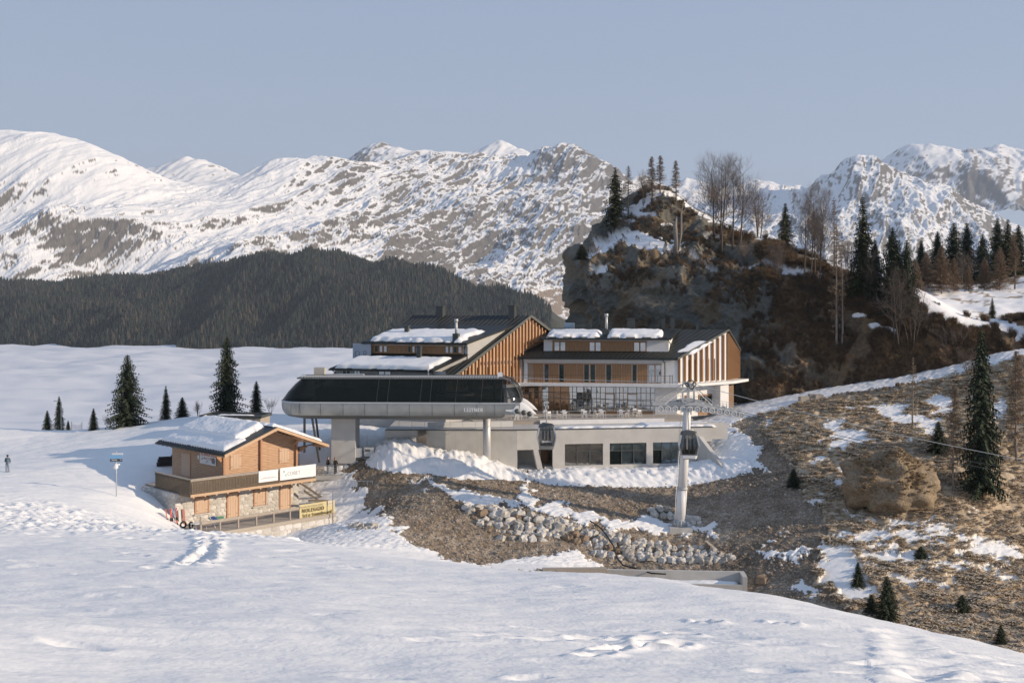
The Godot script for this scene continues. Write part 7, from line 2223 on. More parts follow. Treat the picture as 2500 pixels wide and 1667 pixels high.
	# fence under the station
	var f3 := thing("mesh_fence", "light wire fence before the snow heap under the station", "fence", on(P(880, 1060, 122).x, -122, -.05), 0)
	for k in 7:
		ext(f3, "post", -3.2 + k * 1.3, -3.16 + k * 1.3, 0, 1.1, 0, .04, M.steel)
	for y in [.15, .3, .45, .6, .75, .9, 1.05]:
		ext(f3, "wire", -3.2, 4.6, y - .008, y + .008, .01, .026, M.steel)
	# electrical box and rope coil at the wing wall
	p = P(1008, 1068, 120.4)
	var eb := thing("switch_box", "small grey switch cabinet on a post against the concrete wall", "cabinet", Vector3(p.x, ground(p.x, p.z), p.z), 0)
	ext(eb, "post", -.06, .06, 0, 1.2, -.06, .06, M.grey_wood)
	ext(eb, "cabinet", -.28, .28, 1.0, 1.7, -.15, .15, plain(lin(.5, .5, .48), .6))
	p = P(1030, 1050, 120.6)
	st = mb(false)
	rng.seed = 8
	for k in 7:
		var x := p.x - .4 + k * .13
		tube(st, [Vector3(x, p.y + .1, p.z - .05), Vector3(x - .03, p.y - .9, p.z + .05), Vector3(x + .05, p.y - 1.7 - rng.randf() * .2, p.z + .02), Vector3(x + .1, p.y - .9, p.z + .1), Vector3(x + .06, p.y + .1, p.z)], [.035], 5)
	solid("rope_coil", st, M.pale_bark, "coil of thick pale rope hanging on the concrete wall", "rope")
	# snowmobile behind the chalet
	p = P(415, 1112, 118)
	var sm := thing("snowmobile", "dark snowmobile parked in the snow behind the chalet corner", "snowmobile", on(p.x, p.z), .4)
	st = mb()
	prism(st, [Vector2(-1.3, .3), Vector2(-1.3, .7), Vector2(-.3, .75), Vector2(.1, 1.0), Vector2(.35, 1.35), Vector2(.45, 1.0), Vector2(1.2, .7), Vector2(1.3, .35)], -.35, .35)
	part("body", st, M.black, sm)
	ext(sm, "seat", -1.2, -.1, .75, .95, -.2, .2, M.rubber)
	for z in [-.4, .4]:
		ext(sm, "ski", .4, 1.6, 0, .06, z - .08, z + .08, plain(lin(.35, .06, .05), .5))
	ext(sm, "track", -1.4, .4, 0, .35, -.22, .22, M.rubber)
	var ha := mb(false)
	tube(ha, [Vector3(.2, 1.2, -.4), Vector3(.25, 1.3, 0), Vector3(.2, 1.2, .4)], [.03], 6)
	part("handlebar", ha, M.dark_steel, sm)
	# snow guns' hydrant hoses on the bank
	st = mb(false)
	var hp := []
	for q in [[1327, 1140, 121], [1350, 1150, 119], [1362, 1170, 117], [1355, 1183, 116], [1340, 1170, 117.5]]:
		var v := P(q[0], q[1], q[2])
		hp.append(on(v.x, v.z, .06))
	tube(st, hp, [.05], 6)
	solid("bank_hose", st, M.pale_bark, "thin pale hose looping over the snowy edge of the bank", "hose")

# ---------------------------------------------------------------- trees, grass, gravel
func spruce(h: float, r: float, seed_: int, thin := 0.0, tone := Color(.022, .032, .017)) -> Node3D:
	rng.seed = seed_
	var t := thing("spruce_tree", "", "tree")
	var tr := mb(false)
	tube(tr, [Vector3(0, -.3, 0), Vector3(0, h * .5, 0), Vector3(0, h * .98, 0)], [h * .016 + .04, h * .010 + .02, .012], 7)
	part("trunk", tr, M.bark, t)
	var st := mb(false)
	var n := int(h * 5.0)
	for i in n:
		var u := 0.05 + 0.95 * float(i) / n
		var reach := r * pow(1.0 - u, 0.72) * rng.randf_range(.8, 1.16) + .12
		if thin > 0.0 and rng.randf() < thin * (0.35 + .4 * sin(u * 23.0)):
			reach *= .55
		var m := rng.randi_range(6, 8)
		var turn := rng.randf() * TAU
		for k in m:
			if rng.randf() < thin * .35:
				continue
			var g := turn + TAU * (k + rng.randf_range(-.3, .3)) / m
			var L := reach * rng.randf_range(.7, 1.12)
			var out := Vector3(cos(g), 0, sin(g))
			var side := Vector3(-sin(g), 0, cos(g))
			var y0 := u * h
			var steps := maxi(3, int(L / .15))
			for s in steps:
				var q := (s + rng.randf()) / steps
				var p := out * (L * q) + Vector3(0, y0 + L * (.10 * q - .42 * q * q + (.12 * q * q * q)), 0)
				var w := (.20 + .34 * (1.0 - q)) * minf(1.0, L * .8) + .10
				st.set_color(tone.lerp(Color(tone.r * 2.3, tone.g * 2.1, tone.b * 1.8), rng.randf() * rng.randf()))
				for e in [-1.0, 1.0]:
					var d: Vector3 = (side * e * rng.randf_range(.6, 1.0) + out * rng.randf_range(.2, .7)).normalized() * w + Vector3(0, -w * rng.randf_range(.15, .7), 0)
					var c := out * .085 + Vector3(0, -.05, 0)
					tri(st, p - c, p + d, p + c)
				if s % 2 == 0:
					tri(st, p - out * .07, p + Vector3(side.x * .05, -w * .8, side.z * .05), p + out * .09)
	st.set_color(tone)
	tri(st, Vector3(-.04, h * .93, 0), Vector3(0, h + .15, 0), Vector3(.04, h * .93, 0))
	part("crown", st, M.painted, t)
	return t

func twig(st: SurfaceTool, a: Vector3, b: Vector3, r: float) -> void:       # three-sided tapering stick
	var t := (b - a).normalized()
	var x := t.cross(Vector3.UP if absf(t.y) < .9 else Vector3.RIGHT).normalized()
	var y := x.cross(t)
	for k in 3:
		var g := TAU * k / 3; var l := TAU * (k + 1) / 3
		var p := (x * cos(g) + y * sin(g)) * r; var q := (x * cos(l) + y * sin(l)) * r
		quad(st, a + p, a + q, b + q * .55, b + p * .55)

func grow(st: SurfaceTool, a: Vector3, dir: Vector3, L: float, r: float, level: int, up: float) -> void:
	var p := a; var d := dir
	var n := 3 if level > 1 else 2
	for i in n:
		d = (d + Vector3(rng.randf_range(-.22, .22), rng.randf_range(-.1, .16) + up * .1, rng.randf_range(-.22, .22))).normalized()
		var q := p + d * L / n
		twig(st, p, q, r * (1.0 - .3 * i / n))
		if level > 0:
			var kids := 2 if level > 1 else 3
			for k in kids:
				var s := d.cross(Vector3(rng.randf_range(-1, 1), rng.randf_range(-.4, 1), rng.randf_range(-1, 1))).normalized()
				grow(st, q, (d * rng.randf_range(.7, 1.1) + s * rng.randf_range(.5, .9) + Vector3(0, up * .22, 0)).normalized(), L * rng.randf_range(.55, .72), r * .55, level - 1, up)
		p = q

func bare_tree(h: float, stems: Array, seed_: int, level := 4, called := "bare_tree", spread := 1.0) -> Node3D:
	rng.seed = seed_
	var t := thing(called, "", "tree" if called != "bare_shrub" else "shrub")
	var tr := mb(false); var st := mb(false)
	for s in stems:
		var lean := Vector3(s[2], 1, s[3])
		var pts := []; var rad := []
		for k in 8:
			var u := k / 7.0
			pts.append(Vector3(s[0], -.2, s[1]) + lean * h * u * .86 + Vector3(sin(u * 5 + seed_) * .12, 0, cos(u * 4) * .12) * u)
			rad.append(lerpf(h * .011 + .02, .012, u))
		tube(tr, pts, rad, 6)
		for k in int(h * 1.35):
			var u := rng.randf_range(.28, 1.0)
			var i := mini(int(u * 7), 6)
			var p: Vector3 = pts[i].lerp(pts[i + 1], u * 7 - i)
			var g := rng.randf() * TAU
			grow(st, p, Vector3(cos(g) * .8 * spread, .95, sin(g) * .8 * spread).normalized(), h * .24 * (1.25 - u * .75), .035 * (1.3 - u), level - 1, .6)
	part("trunk", tr, M.bark, t)
	part("crown", st, M.twigs, t)
	return t

func larch(h: float, r: float, seed_: int, bare := 0.3, dense := 1.0) -> Node3D:
	rng.seed = seed_
	var t := thing("larch_tree", "", "tree")
	var tr := mb(false)
	var bend := rng.randf_range(-.02, .02)
	tube(tr, [Vector3(0, -.3, 0), Vector3(bend * h, h * .15, 0), Vector3(bend * h * .6, h * .5, 0), Vector3(0, h, 0)], [h * .012 + .03, h * .010 + .02, h * .006 + .015, .01], 7)
	part("trunk", tr, M.pale_bark, t)
	var st := mb(false)
	var n := int(h * 7 * dense)
	for i in n:
		var u := bare + (1.0 - bare) * (i + rng.randf()) / n
		if rng.randf() < .12 and bare > .1:
			u = rng.randf_range(.1, bare)
		var L := (r * pow(1.0 - u, .7) * rng.randf_range(.5, 1.1) + .15) * (1.0 if u > bare else .5)
		for k in 3:
			var g := rng.randf() * TAU
			var o := Vector3(cos(g), rng.randf_range(-.12, .22), sin(g))
			var a := Vector3(0, u * h, 0); var b := a + o * L
			st.set_color(Color(.15, .11, .075))
			twig(st, a, b, .02)
			for s in int(L * 16 * dense) + 4:
				var q := rng.randf_range(.15, 1.0)
				var p := a.lerp(b, q)
				var d := Vector3(rng.randf_range(-1, 1), rng.randf_range(-1.0, .35), rng.randf_range(-1, 1)).normalized() * rng.randf_range(.18, .5)
				st.set_color(Color(.20, .14, .09).lerp(Color(.36, .255, .165), rng.randf()))
				tri(st, p, p + d, p + d.cross(Vector3.UP).normalized() * .042)
	part("crown", st, M.painted, t)
	return t

func hill_point(px: float, py: float) -> Vector3:       # the nearest point of the hill along a sighting
	var best := 1e9
	var at := Vector3.ZERO
	for i in range(0, hill_v.size(), 2):
		var p := hill_v[i]
		var d := Vector2(1250.0 + p.x / -p.z * SHIFT - px, 745.0 - p.y / -p.z * SHIFT - py).length() - p.z * .12
		if d < best:
			best = d
			at = p
	return at

func make_trees() -> void:
	M.twigs = plain(lin(.19, .15, .12), .95)
	var kinds := {
		"s": [spruce(10.0, 2.9, 1), spruce(10.0, 2.5, 2), spruce(10.0, 2.0, 3, .25, Color(.030, .036, .016)), spruce(10.0, 3.4, 4)],
		"t": [spruce(10.0, 2.6, 5, .75, Color(.026, .032, .016))],
		"l": [larch(10.0, 1.7, 6, .35, 1.3), larch(10.0, 1.5, 7, .3, .8), larch(10.0, 3.4, 8, .1, 2.2), larch(10.0, 1.2, 9, .5, .45)],
		"b": [bare_tree(10.0, [[-.6, 0, -.05, .02], [.5, .2, .04, -.03], [0, -.3, 0, 0]], 11, 4, "bare_tree", 1.35), bare_tree(10.0, [[0, 0, .02, 0], [.9, 0, .06, .02]], 12, 4, "bare_tree", 1.3), bare_tree(10.0, [[0, 0, -.08, 0], [.3, .2, .1, .05], [-.3, .3, -.2, .1], [.2, -.3, .2, -.1]], 13, 3, "bare_tree", 1.4)],
		"h": [bare_tree(10.0, [[0, 0, -.4, 0], [.3, .2, .5, .1], [-.3, .3, -.1, .1], [.2, -.3, .2, -.2], [0, 0, .7, .2], [0, 0, -.7, .1]], 14, 3, "bare_shrub", 1.3)],
	}
	var used := {}
	# kind, variant, foot px, py, distance (0: on the hill), height, width factor, label
	var list := [
		["s", 0, 310, 1042, 148, 9.7, 1.1, "tallest dense spruce of the pair on plateau edge, wide at its foot"],
		["s", 1, 553, 1008, 150, 10.4, 1.0, "tall dark spruce right behind the small flat-roofed hut"],
		["s", 2, 404, 1028, 150, 5.0, .95, "slim spruce standing between the two tall plateau spruces"],
		["s", 3, 444, 1024, 151, 3.2, 1.3, "low bushy spruce beside a slim one on plateau edge"],
		["s", 1, 625, 1005, 152, 4.4, 1.05, "small spruce next to the tall one near the gondola station"],
		["s", 0, 114, 1056, 150, 3.2, 1.0, "small spruce beside the lamp mast on plateau edge"],
		["s", 1, 143, 1056, 151, 5.2, .75, "narrow spruce right behind the lamp mast"],
		["s", 3, 165, 1056, 150, 1.8, .9, "tiny spruce between lamp mast and safety net"],
		["s", 0, 227, 1050, 148, 3.0, .95, "small lone spruce left standing between net and tallest spruce"],
		["h", 0, 262, 1048, 149, 2.2, .8, "bare twiggy shrub at the foot of the widest spruce"],
		["h", 0, 483, 1018, 151, 2.4, .8, "bare twiggy shrub before the tall spruce behind the hut"],
		["h", 0, 660, 1008, 152, 2.4, .7, "bare twiggy shrub near the station nose"],
		["t", 0, 1503, 552, 0, 9.6, 1.05, "dark gappy spruce on the rocky summit of the hill"],
		["l", 1, 1535, 520, 0, 7.8, 1.3, "thin bare larch beside the summit spruce"],
		["b", 2, 1572, 500, 0, 5.6, .9, "low spreading bare tree on the summit rock"],
		["l", 0, 1590, 490, 0, 7.2, 1.3, "slim bare larch rising over the summit rock"],
		["l", 0, 1613, 472, 0, 6.2, 1.4, "upright bare larch at the very top of the rock"],
		["l", 0, 1650, 492, 0, 6.6, 1.3, "bare larch just past the top of the rock"],
		["b", 0, 1758, 612, 0, 14.8, .92, "tall leafless tree with rounded crown on the hill ridge"],
		["b", 1, 1786, 606, 0, 13.5, .9, "second tall leafless tree close beside the rounded one"],
		["b", 2, 1850, 590, 0, 8.0, 1.1, "bushy leafless tree on the ridge behind the tall pair"],
		["s", 2, 1918, 606, 0, 7.1, 1.2, "dark spruce among leafless trees on the ridge"],
		["b", 1, 1965, 690, 0, 13.0, .75, "leafless tree with forked trunk below the ridge snow"],
		["b", 0, 2000, 690, 0, 13.3, .7, "slender leafless tree next to the forked one"],
		["l", 3, 2036, 668, 0, 10.6, 1.0, "dead larch with short branches on the ridge"],
		["l", 1, 2043, 850, 0, 16.5, .75, "very tall slender larch with pale bare trunk on dark slope"],
		["l", 3, 2056, 846, 0, 15.0, .7, "companion larch with thin pale trunk on dark slope"],
		["s", 2, 2108, 722, 0, 13.4, .85, "tall olive spruce with open crown on the ridge"],
		["s", 1, 2180, 765, 0, 11.6, .95, "full dark spruce behind the leafless thicket"],
		["s", 0, 2215, 768, 0, 10.0, .8, "second full spruce behind the leafless thicket"],
		["b", 2, 2195, 835, 0, 10.5, .9, "leafless many-stemmed tree on the dark slope"],
		["b", 2, 2225, 845, 0, 8.5, .9, "shorter leafless many-stemmed tree on the dark slope"],
		["h", 0, 1900, 690, 0, 6.0, .8, "leafless bush below the ridge snow strip"],
		["h", 0, 1820, 650, 0, 4.0, .9, "leafless bush under the tall pair of trees"],
		["h", 0, 2320, 870, 0, 4.5, 1.0, "leafless bush above the side path"],
		["l", 2, 2262, 722, 200, 7.2, 1.0, "rounded brown larch beside the saddle snow"],
		["l", 2, 2300, 728, 198, 8.8, 1.0, "taller rounded brown larch beside the saddle snow"],
		["s", 0, 2250, 700, 222, 9.0, 1.0, "dark spruce behind the rounded brown larches"],
		["s", 3, 2290, 700, 226, 10.5, .9, "broad dark spruce behind the rounded brown larches"],
		["s", 0, 2330, 702, 220, 12.5, 1.05, "highest broad spruce of the wood on the saddle"],
		["s", 1, 2362, 700, 224, 12.0, 1.0, "spruce beside the highest one in the wood"],
		["s", 0, 2400, 702, 218, 10.0, 1.0, "spruce in the middle of the saddle wood"],
		["s", 1, 2436, 700, 222, 12.5, .95, "spruce with twin neighbour in the saddle wood"],
		["s", 2, 2462, 698, 222, 12.0, 1.1, "twin spruce near the far end of the saddle wood"],
		["l", 2, 2405, 712, 206, 6.5, .9, "light brown larch before the saddle wood"],
		["l", 2, 2442, 716, 204, 8.5, .9, "brown larch with pale stem before the saddle wood"],
		["l", 0, 2478, 708, 206, 11.0, 1.2, "tall brown larch at the far end of saddle wood"],
		["l", 2, 2365, 716, 204, 5.0, .9, "small brown larch at the wood's edge"],
		["l", 2, 2235, 735, 186, 7.0, .9, "brown larch just beyond the ridge snow near the saddle"],
		["b", 2, 2120, 740, 0, 7.0, .9, "leafless tree at the foot of the tall olive spruce"],
		["b", 2, 2075, 705, 0, 7.7, .8, "leafless tree between dead larch and olive spruce"],
		["s", 1, 2140, 735, 0, 8.4, .95, "dark spruce close beside the tall olive one"],
		["l", 2, 2330, 722, 200, 6.5, .9, "low brown larch in front of the highest saddle spruce"],
		["b", 2, 2355, 705, 210, 8.0, .8, "leafless tree among the saddle spruces"],
		["s", 3, 2488, 700, 224, 10.5, .8, "last spruce of the saddle wood behind the tall brown larch"],
		["s", 1, 2190, 712, 215, 8.0, 1.0, "dark spruce at the near end of saddle wood"],
		["s", 2, 2424, 835, 166, 5.2, .9, "young spruce alone on the saddle snow edge"],
		["s", 1, 2398, 1212, 107, 16.2, .62, "tall narrow dark spruce growing on the grassy slope"],
		["l", 0, 2330, 1200, 106, 10.4, .85, "brown larch with curved pale trunk on the grassy slope"],
		["l", 3, 2231, 1048, 121, 8.0, 1.0, "nearly bare larch below the side path"],
		["l", 0, 2483, 1128, 112, 11.5, 1.0, "larch with brown twigs beside the tall narrow spruce"],
		["s", 3, 2292, 1106, 115, 3.4, 1.3, "low spreading spruce under the curved larch"],
		["s", 3, 2096, 1428, 94, 2.1, 1.1, "small yellowish spruce on the terraced snow"],
		["s", 0, 2166, 1512, 88, 3.6, 1.15, "young spruce at the lower edge of terraced snow"],
		["s", 3, 2128, 1500, 88.5, 1.7, 1.4, "low spruce bush beside the young spruce"],
		["s", 3, 2350, 1490, 87, 1.4, 2.0, "low green bush in the dry grass"],
		["s", 3, 2250, 1362, 96, 1.1, 2.2, "dark dwarf bush between snow stripes"],
		["s", 3, 2445, 1572, 80, 1.6, 1.3, "small spruce poking up behind the snow brow"],
		["s", 3, 1938, 1185, 112, 1.9, 1.6, "dark low conifer bush at the end of stony bank"],
		["h", 0, 2480, 960, 130, 4.0, .9, "leafless bush near the upper end of path"],
		["h", 0, 2375, 935, 134, 4.5, .8, "leafless bush beside the narrow spruce by path"],
		["s", 3, 1420, 632, 0, 2.4, 1.8, "dark dwarf pine on the cliff shoulder"],
		["h", 0, 1450, 625, 0, 2.0, 1.2, "rust coloured shrub on the cliff shoulder"],
	]
	for e in list:
		var src: Node3D = kinds[e[0]][e[1]]
		var at: Vector3
		if e[4] == 0:
			at = hill_point(e[2], e[3]) - Vector3(0, .2, 0)
		else:
			at = P(e[2], e[3], e[4])
			if e[4] > 160:
				at.y = saddle.at(at.x, at.z) - .3
			else:
				at = spot(e[2], e[3], e[4]) - Vector3(0, .1, 0)
		var s: float = e[5] / 10.0
		var o: Node3D
		if used.has(src):
			o = copy(src, String(src.get_meta("plain")), at, e[2] * .7, Vector3(s * e[6], s, s * e[6]), e[7])
		else:
			used[src] = true
			src.set_meta("plain", String(src.name).rstrip("0123456789_"))
			o = src
			o.transform = Transform3D(Basis(Vector3.UP, e[2] * .7) * Basis.from_scale(Vector3(s * e[6], s, s * e[6])), at)
			o.set_meta("label", e[7])
	for k in kinds:
		for src in kinds[k]:
			if not used.has(src):
				src.free()
	# broken trunk on the cliff ledge
	var p := hill_point(1650, 622)
	var st := mb(false)
	tube(st, [p - Vector3(0, .4, 0), p + Vector3(.1, 2.0, 0), p + Vector3(-.1, 4.2, 0), p + Vector3(.2, 5.6, 0)], [.42, .36, .32, .06], 10)
	tube(st, [p + Vector3(.3, .6, .1), p + Vector3(.75, 3.0, .2), p + Vector3(.8, 6.2, .1), p + Vector3(1.1, 7.4, 0)], [.2, .18, .12, .03], 8)
	solid("dead_trunk", st, M.pale_bark, "thick broken dead trunk standing on the cliff ledge", "tree")

func scatter(called: String, label: String, mesh: Mesh, mat: Material, spots: Array, tints: Array) -> void:
	var mm := MultiMesh.new()
	mm.transform_format = MultiMesh.TRANSFORM_3D
	mm.use_colors = true
	mm.mesh = mesh
	mm.instance_count = spots.size()
	for i in spots.size():
		mm.set_instance_transform(i, spots[i])
		mm.set_instance_color(i, tints[i])
	var o := MultiMeshInstance3D.new()
	o.multimesh = mm
	o.material_override = mat
	o.name = called
	add_child(o)
	tag(o, label, called, "", "stuff")

func make_cover() -> void:
	rng.seed = 61
	var tuft := mb()
	for k in 15:                              # a combed-down clump: blades rise and hang over downhill
		var g := TAU * k / 15 + rng.randf(); var r := rng.randf_range(.03, .2)
		var b := Vector3(cos(g) * r, -.05, sin(g) * r)
		var m := b + Vector3(cos(g) * .07, rng.randf_range(.12, .26), sin(g) * .07 + .05)
		var tip := m + Vector3(cos(g) * rng.randf_range(.05, .16) - .04, rng.randf_range(-.12, .06), sin(g) * rng.randf_range(.05, .16) + .16)
		var w := Vector3(-sin(g), 0, cos(g)) * .045
		quad(tuft, b - w, m - w, m + w, b + w)
		tri(tuft, m - w, tip, m + w)
	var spots := []; var tints := []
	var patch := noise(62, .12, 3)
	for i in 16000:
		var d := rng.randf_range(70, 139); var u := rng.randf_range(.20, .53)
		var x := u * d
		if cover_at(x, -d) != 200:
			continue
		var q := patch.get_noise_2d(x, d)
		var s := rng.randf_range(.6, 1.3) * (1.0 + q * .6)
		spots.append(Transform3D(Basis(Vector3.UP, rng.randf_range(-1.6, 1.6)).scaled(Vector3(s * 1.4, s * .7, s * 1.4)), on(x, -d, -.02)))
		tints.append(Color(.42, .33, .225).lerp(Color(.60, .50, .37), clampf(.5 + q * .6 + rng.randf_range(-.3, .3), 0, 1)))
	# the same grass on the big boulder
	var am := big_boulder.mesh.surface_get_arrays(0)
	var bv: PackedVector3Array = am[Mesh.ARRAY_VERTEX]
	for i in 2600:
		var p: Vector3 = big_boulder.transform * bv[rng.randi() % bv.size()]
		if p.y < big_boulder.position.y - .2 or patch.get_noise_3d(p.x * 3.0, p.y * 3.0, p.z * 3.0) < -.05:
			continue
		var s := rng.randf_range(.6, 1.35)
		spots.append(Transform3D(Basis(Vector3.UP, rng.randf() * TAU).scaled(Vector3(s, s * .8, s)), p - Vector3(0, .06, 0)))
		tints.append(Color(.24, .165, .09).lerp(Color(.44, .33, .205), rng.randf()))
	scatter("grass", "dry brown grass tufts covering the terraced slope", done(tuft), M.painted, spots, tints)
	spots = []; tints = []
	for i in 52000:
		var d := rng.randf_range(92, 136); var u := rng.randf_range(-.17, .32)
		var x := u * d
		if cover_at(x, -d) != 100:
			continue
		var s := .05 + .16 * pow(rng.randf(), 3.0)
		if rng.randf() < .02:
			s += .2
		spots.append(Transform3D(Basis.from_euler(Vector3(rng.randf() * TAU, rng.randf() * TAU, 0)).scaled(Vector3(s * 1.3, s, s)), on(x, -d, s * .1)))
		tints.append(Color(.20, .155, .11).lerp(Color(.52, .47, .41), rng.randf() * rng.randf() + .12))
	scatter("gravel", "loose stones and gravel covering the earth bank", rocks[7], M.painted, spots, tints)
	# brush on the dark side of the hill
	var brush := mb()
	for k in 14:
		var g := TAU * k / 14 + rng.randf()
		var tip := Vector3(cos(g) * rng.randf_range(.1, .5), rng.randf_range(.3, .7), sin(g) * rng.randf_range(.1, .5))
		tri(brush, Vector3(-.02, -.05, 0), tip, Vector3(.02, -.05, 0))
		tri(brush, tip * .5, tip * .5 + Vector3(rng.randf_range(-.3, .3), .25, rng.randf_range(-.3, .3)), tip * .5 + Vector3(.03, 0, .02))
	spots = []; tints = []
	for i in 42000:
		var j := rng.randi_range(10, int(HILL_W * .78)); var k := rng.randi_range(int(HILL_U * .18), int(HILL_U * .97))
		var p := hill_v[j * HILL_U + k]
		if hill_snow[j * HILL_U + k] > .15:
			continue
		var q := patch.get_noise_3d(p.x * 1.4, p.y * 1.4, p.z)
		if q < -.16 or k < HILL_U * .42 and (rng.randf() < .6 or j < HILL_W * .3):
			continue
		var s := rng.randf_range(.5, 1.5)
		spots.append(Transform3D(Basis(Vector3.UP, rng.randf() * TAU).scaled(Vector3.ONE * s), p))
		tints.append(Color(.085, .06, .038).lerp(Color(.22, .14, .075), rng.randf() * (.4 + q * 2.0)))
	scatter("undergrowth", "brown undergrowth covering the shaded side of the hill", done(brush), M.painted, spots, tints)

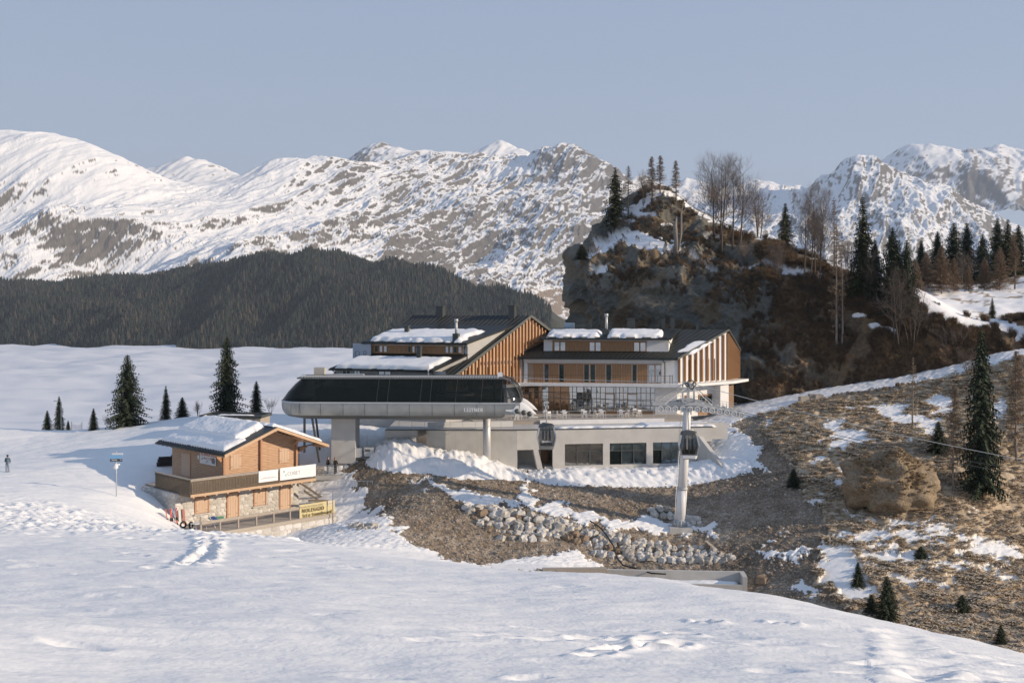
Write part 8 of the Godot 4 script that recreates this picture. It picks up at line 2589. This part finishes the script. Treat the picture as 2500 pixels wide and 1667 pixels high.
# ---------------------------------------------------------------- people
func person(label: String, at: Vector3, turn: float, jacket: Color, trousers: Color, arms: Array, group: String) -> void:
	var bones := [   # joint a, joint b, radius a, radius b, colour: 0 trousers, 1 jacket, 2 skin, 3 hair or hat, 4 boots
		[Vector3(-.12, .08, 0), Vector3(-.12, .12, .14), .07, .055, 4], [Vector3(.12, .08, 0), Vector3(.12, .12, .14), .07, .055, 4],
		[Vector3(-.12, .1, 0), Vector3(-.11, .48, .01), .075, .085, 0], [Vector3(.12, .1, 0), Vector3(.11, .48, .01), .075, .085, 0],
		[Vector3(-.11, .48, .01), Vector3(-.09, .88, 0), .085, .11, 0], [Vector3(.11, .48, .01), Vector3(.09, .88, 0), .085, .11, 0],
		[Vector3(0, .92, 0), Vector3(0, 1.15, 0), .155, .15, 1], [Vector3(0, 1.15, 0), Vector3(0, 1.36, 0), .16, .15, 1],
		[Vector3(-.15, 1.40, 0), Vector3(.15, 1.40, 0), .085, .085, 1], [Vector3(0, 1.42, 0), Vector3(0, 1.54, .01), .07, .06, 2],
		[Vector3(0, 1.60, .02), Vector3(0, 1.67, .01), .085, .098, 2], [Vector3(0, 1.68, -.02), Vector3(0, 1.70, -.02), .105, .098, 3], [Vector3(0, 1.61, .1), Vector3(0, 1.585, .115), .018, .02, 2]]
	for s in 2:
		var e := -1.0 if s == 0 else 1.0
		var el: Vector3 = arms[s][0]; var ha: Vector3 = arms[s][1]
		bones.append([Vector3(e * .19, 1.38, 0), el, .072, .058, 1])
		bones.append([el, ha, .058, .042, 1])
		var f := (ha - el).normalized()
		bones.append([ha, ha + f * .08, .038, .034, 2])
		for k in 4:
			bones.append([ha + f * .07 + Vector3((k - 1.5) * .017, 0, 0), ha + f * (.15 - absf(k - 1.3) * .012) + Vector3((k - 1.5) * .019, 0, .02), .010, .009, 2])
		bones.append([ha + f * .03 + Vector3(-e * .03, 0, .01), ha + f * .09 + Vector3(-e * .055, 0, .03), .012, .010, 2])
	var tone := [trousers, jacket, Color(.45, .28, .2), Color(.03, .025, .02), Color(.02, .02, .02)]
	var st := mb(false)
	for g in [[Vector3(-.6, 0, -.4), Vector3(.6, 1.5, .5), .028], [Vector3(-.16, 1.46, -.2), Vector3(.16, 1.86, .2), .014]]:
		var lo: Vector3 = g[0]; var c: float = g[2]
		var n := Vector3i(((g[1] - lo) / c).ceil())
		var val := PackedFloat32Array(); val.resize((n.x + 1) * (n.y + 1) * (n.z + 1)); val.fill(1.0)
		var hue := PackedByteArray(); hue.resize(val.size())
		var near := PackedFloat32Array(); near.resize(val.size()); near.fill(9.0)
		var sx := 1; var sy := n.x + 1; var sz := (n.x + 1) * (n.y + 1)
		for b in bones:
			var a: Vector3 = b[0]; var e: Vector3 = b[1]
			var rm := maxf(b[2], b[3]) + .09
			var q0 := Vector3i(((a.min(e) - Vector3.ONE * rm - lo) / c).floor()).clamp(Vector3i.ZERO, n)
			var q1 := Vector3i(((a.max(e) + Vector3.ONE * rm - lo) / c).ceil()).clamp(Vector3i.ZERO, n)
			var ab := e - a
			var l2 := maxf(ab.length_squared(), 1e-6)
			for z in range(q0.z, q1.z + 1):
				for y in range(q0.y, q1.y + 1):
					for x in range(q0.x, q1.x + 1):
						var p := lo + Vector3(x, y, z) * c
						var t := clampf((p - a).dot(ab) / l2, 0, 1)
						var d := p.distance_to(a + ab * t) - lerpf(b[2], b[3], t)
						var i := x * sx + y * sy + z * sz
						if d < near[i]:
							near[i] = d; hue[i] = b[4]
						var k := .035 if b[2] > .03 else .006
						var h := maxf(k - absf(val[i] - d), 0.0) / k
						val[i] = minf(val[i], d) - h * h * k * .25
		var vid := {}
		var pos := []; var col := []
		for z in n.z:
			for y in n.y:
				for x in n.x:
					var i := x + y * sy + z * sz
					var sum := Vector3.ZERO; var cnt := 0
					var inside := val[i] < 0.0
					var mixed := false
					for o in [1, sy, sz, sy + 1, sz + 1, sy + sz, sy + sz + 1]:
						if (val[i + o] < 0.0) != inside:
							mixed = true
							break
					if not mixed:
						continue
					for ed in [[0, 1, 0], [sy, 1, 0], [sz, 1, 0], [sy + sz, 1, 0], [0, sy, 1], [1, sy, 1], [sz, sy, 1], [sz + 1, sy, 1], [0, sz, 2], [1, sz, 2], [sy, sz, 2], [sy + 1, sz, 2]]:
						var v0 := val[i + ed[0]]; var v1 := val[i + ed[0] + ed[1]]
						if (v0 < 0.0) == (v1 < 0.0):
							continue
						var f := v0 / (v0 - v1)
						var bse := Vector3(float(ed[0] % sy), float((int(ed[0]) % sz) / sy), float(int(ed[0]) / sz))
						bse[ed[2]] += f
						sum += bse; cnt += 1
					vid[i] = pos.size()
					pos.append(lo + (Vector3(x, y, z) + sum / cnt) * c)
					col.append(tone[hue[i]])
		for i in vid:
			for ax in [[sx, sy, sz], [sy, sz, sx], [sz, sx, sy]]:
				if i + ax[0] >= val.size() or (val[i] < 0.0) == (val[i + ax[0]] < 0.0):
					continue
				var b: int = i - ax[1]; var cc: int = i - ax[2]; var dd: int = i - ax[1] - ax[2]
				if not (vid.has(b) and vid.has(cc) and vid.has(dd)):
					continue
				var order := [i, b, dd, cc] if val[i] > 0.0 else [i, cc, dd, b]
				for w in [[0, 1, 2], [0, 2, 3]]:
					for k in w:
						st.set_color(col[vid[order[k]]])
						st.add_vertex(pos[vid[order[k]]])
	var o := thing("person", label, "person", at, turn, group)
	part("figure", st, M.painted, o)

func make_people() -> void:
	var p := spot(17, 1152, 112)
	person("person in blue grey jacket and pale trousers standing on the piste", on(p.x, p.z, -.04), PI + .1, Color(.10, .14, .18), Color(.24, .28, .33), [[Vector3(-.26, 1.12, .04), Vector3(-.16, .96, .2)], [Vector3(.27, 1.12, .05), Vector3(.15, .98, .21)]], "")
	p = P(818, 1096, 118)
	person("person in black clothes standing with arms bent behind platform railing", Vector3(p.x, ground(P(800, 1110, 118).x, -118) - .04, p.z), .9, Color(.012, .013, .014), Color(.012, .012, .013), [[Vector3(-.25, 1.12, .08), Vector3(-.12, 1.08, .28)], [Vector3(.26, 1.12, .08), Vector3(.12, 1.1, .3)]], "")
	p = P(800, 1096, 118.3)
	person("person in white patterned trousers standing beside the one in black", Vector3(p.x, ground(P(800, 1110, 118).x, -118) - .04, p.z), 1.2, Color(.05, .04, .035), Color(.5, .5, .5), [[Vector3(-.26, 1.12, .02), Vector3(-.25, .9, .1)], [Vector3(.27, 1.12, .02), Vector3(.2, 1.0, .2)]], "")
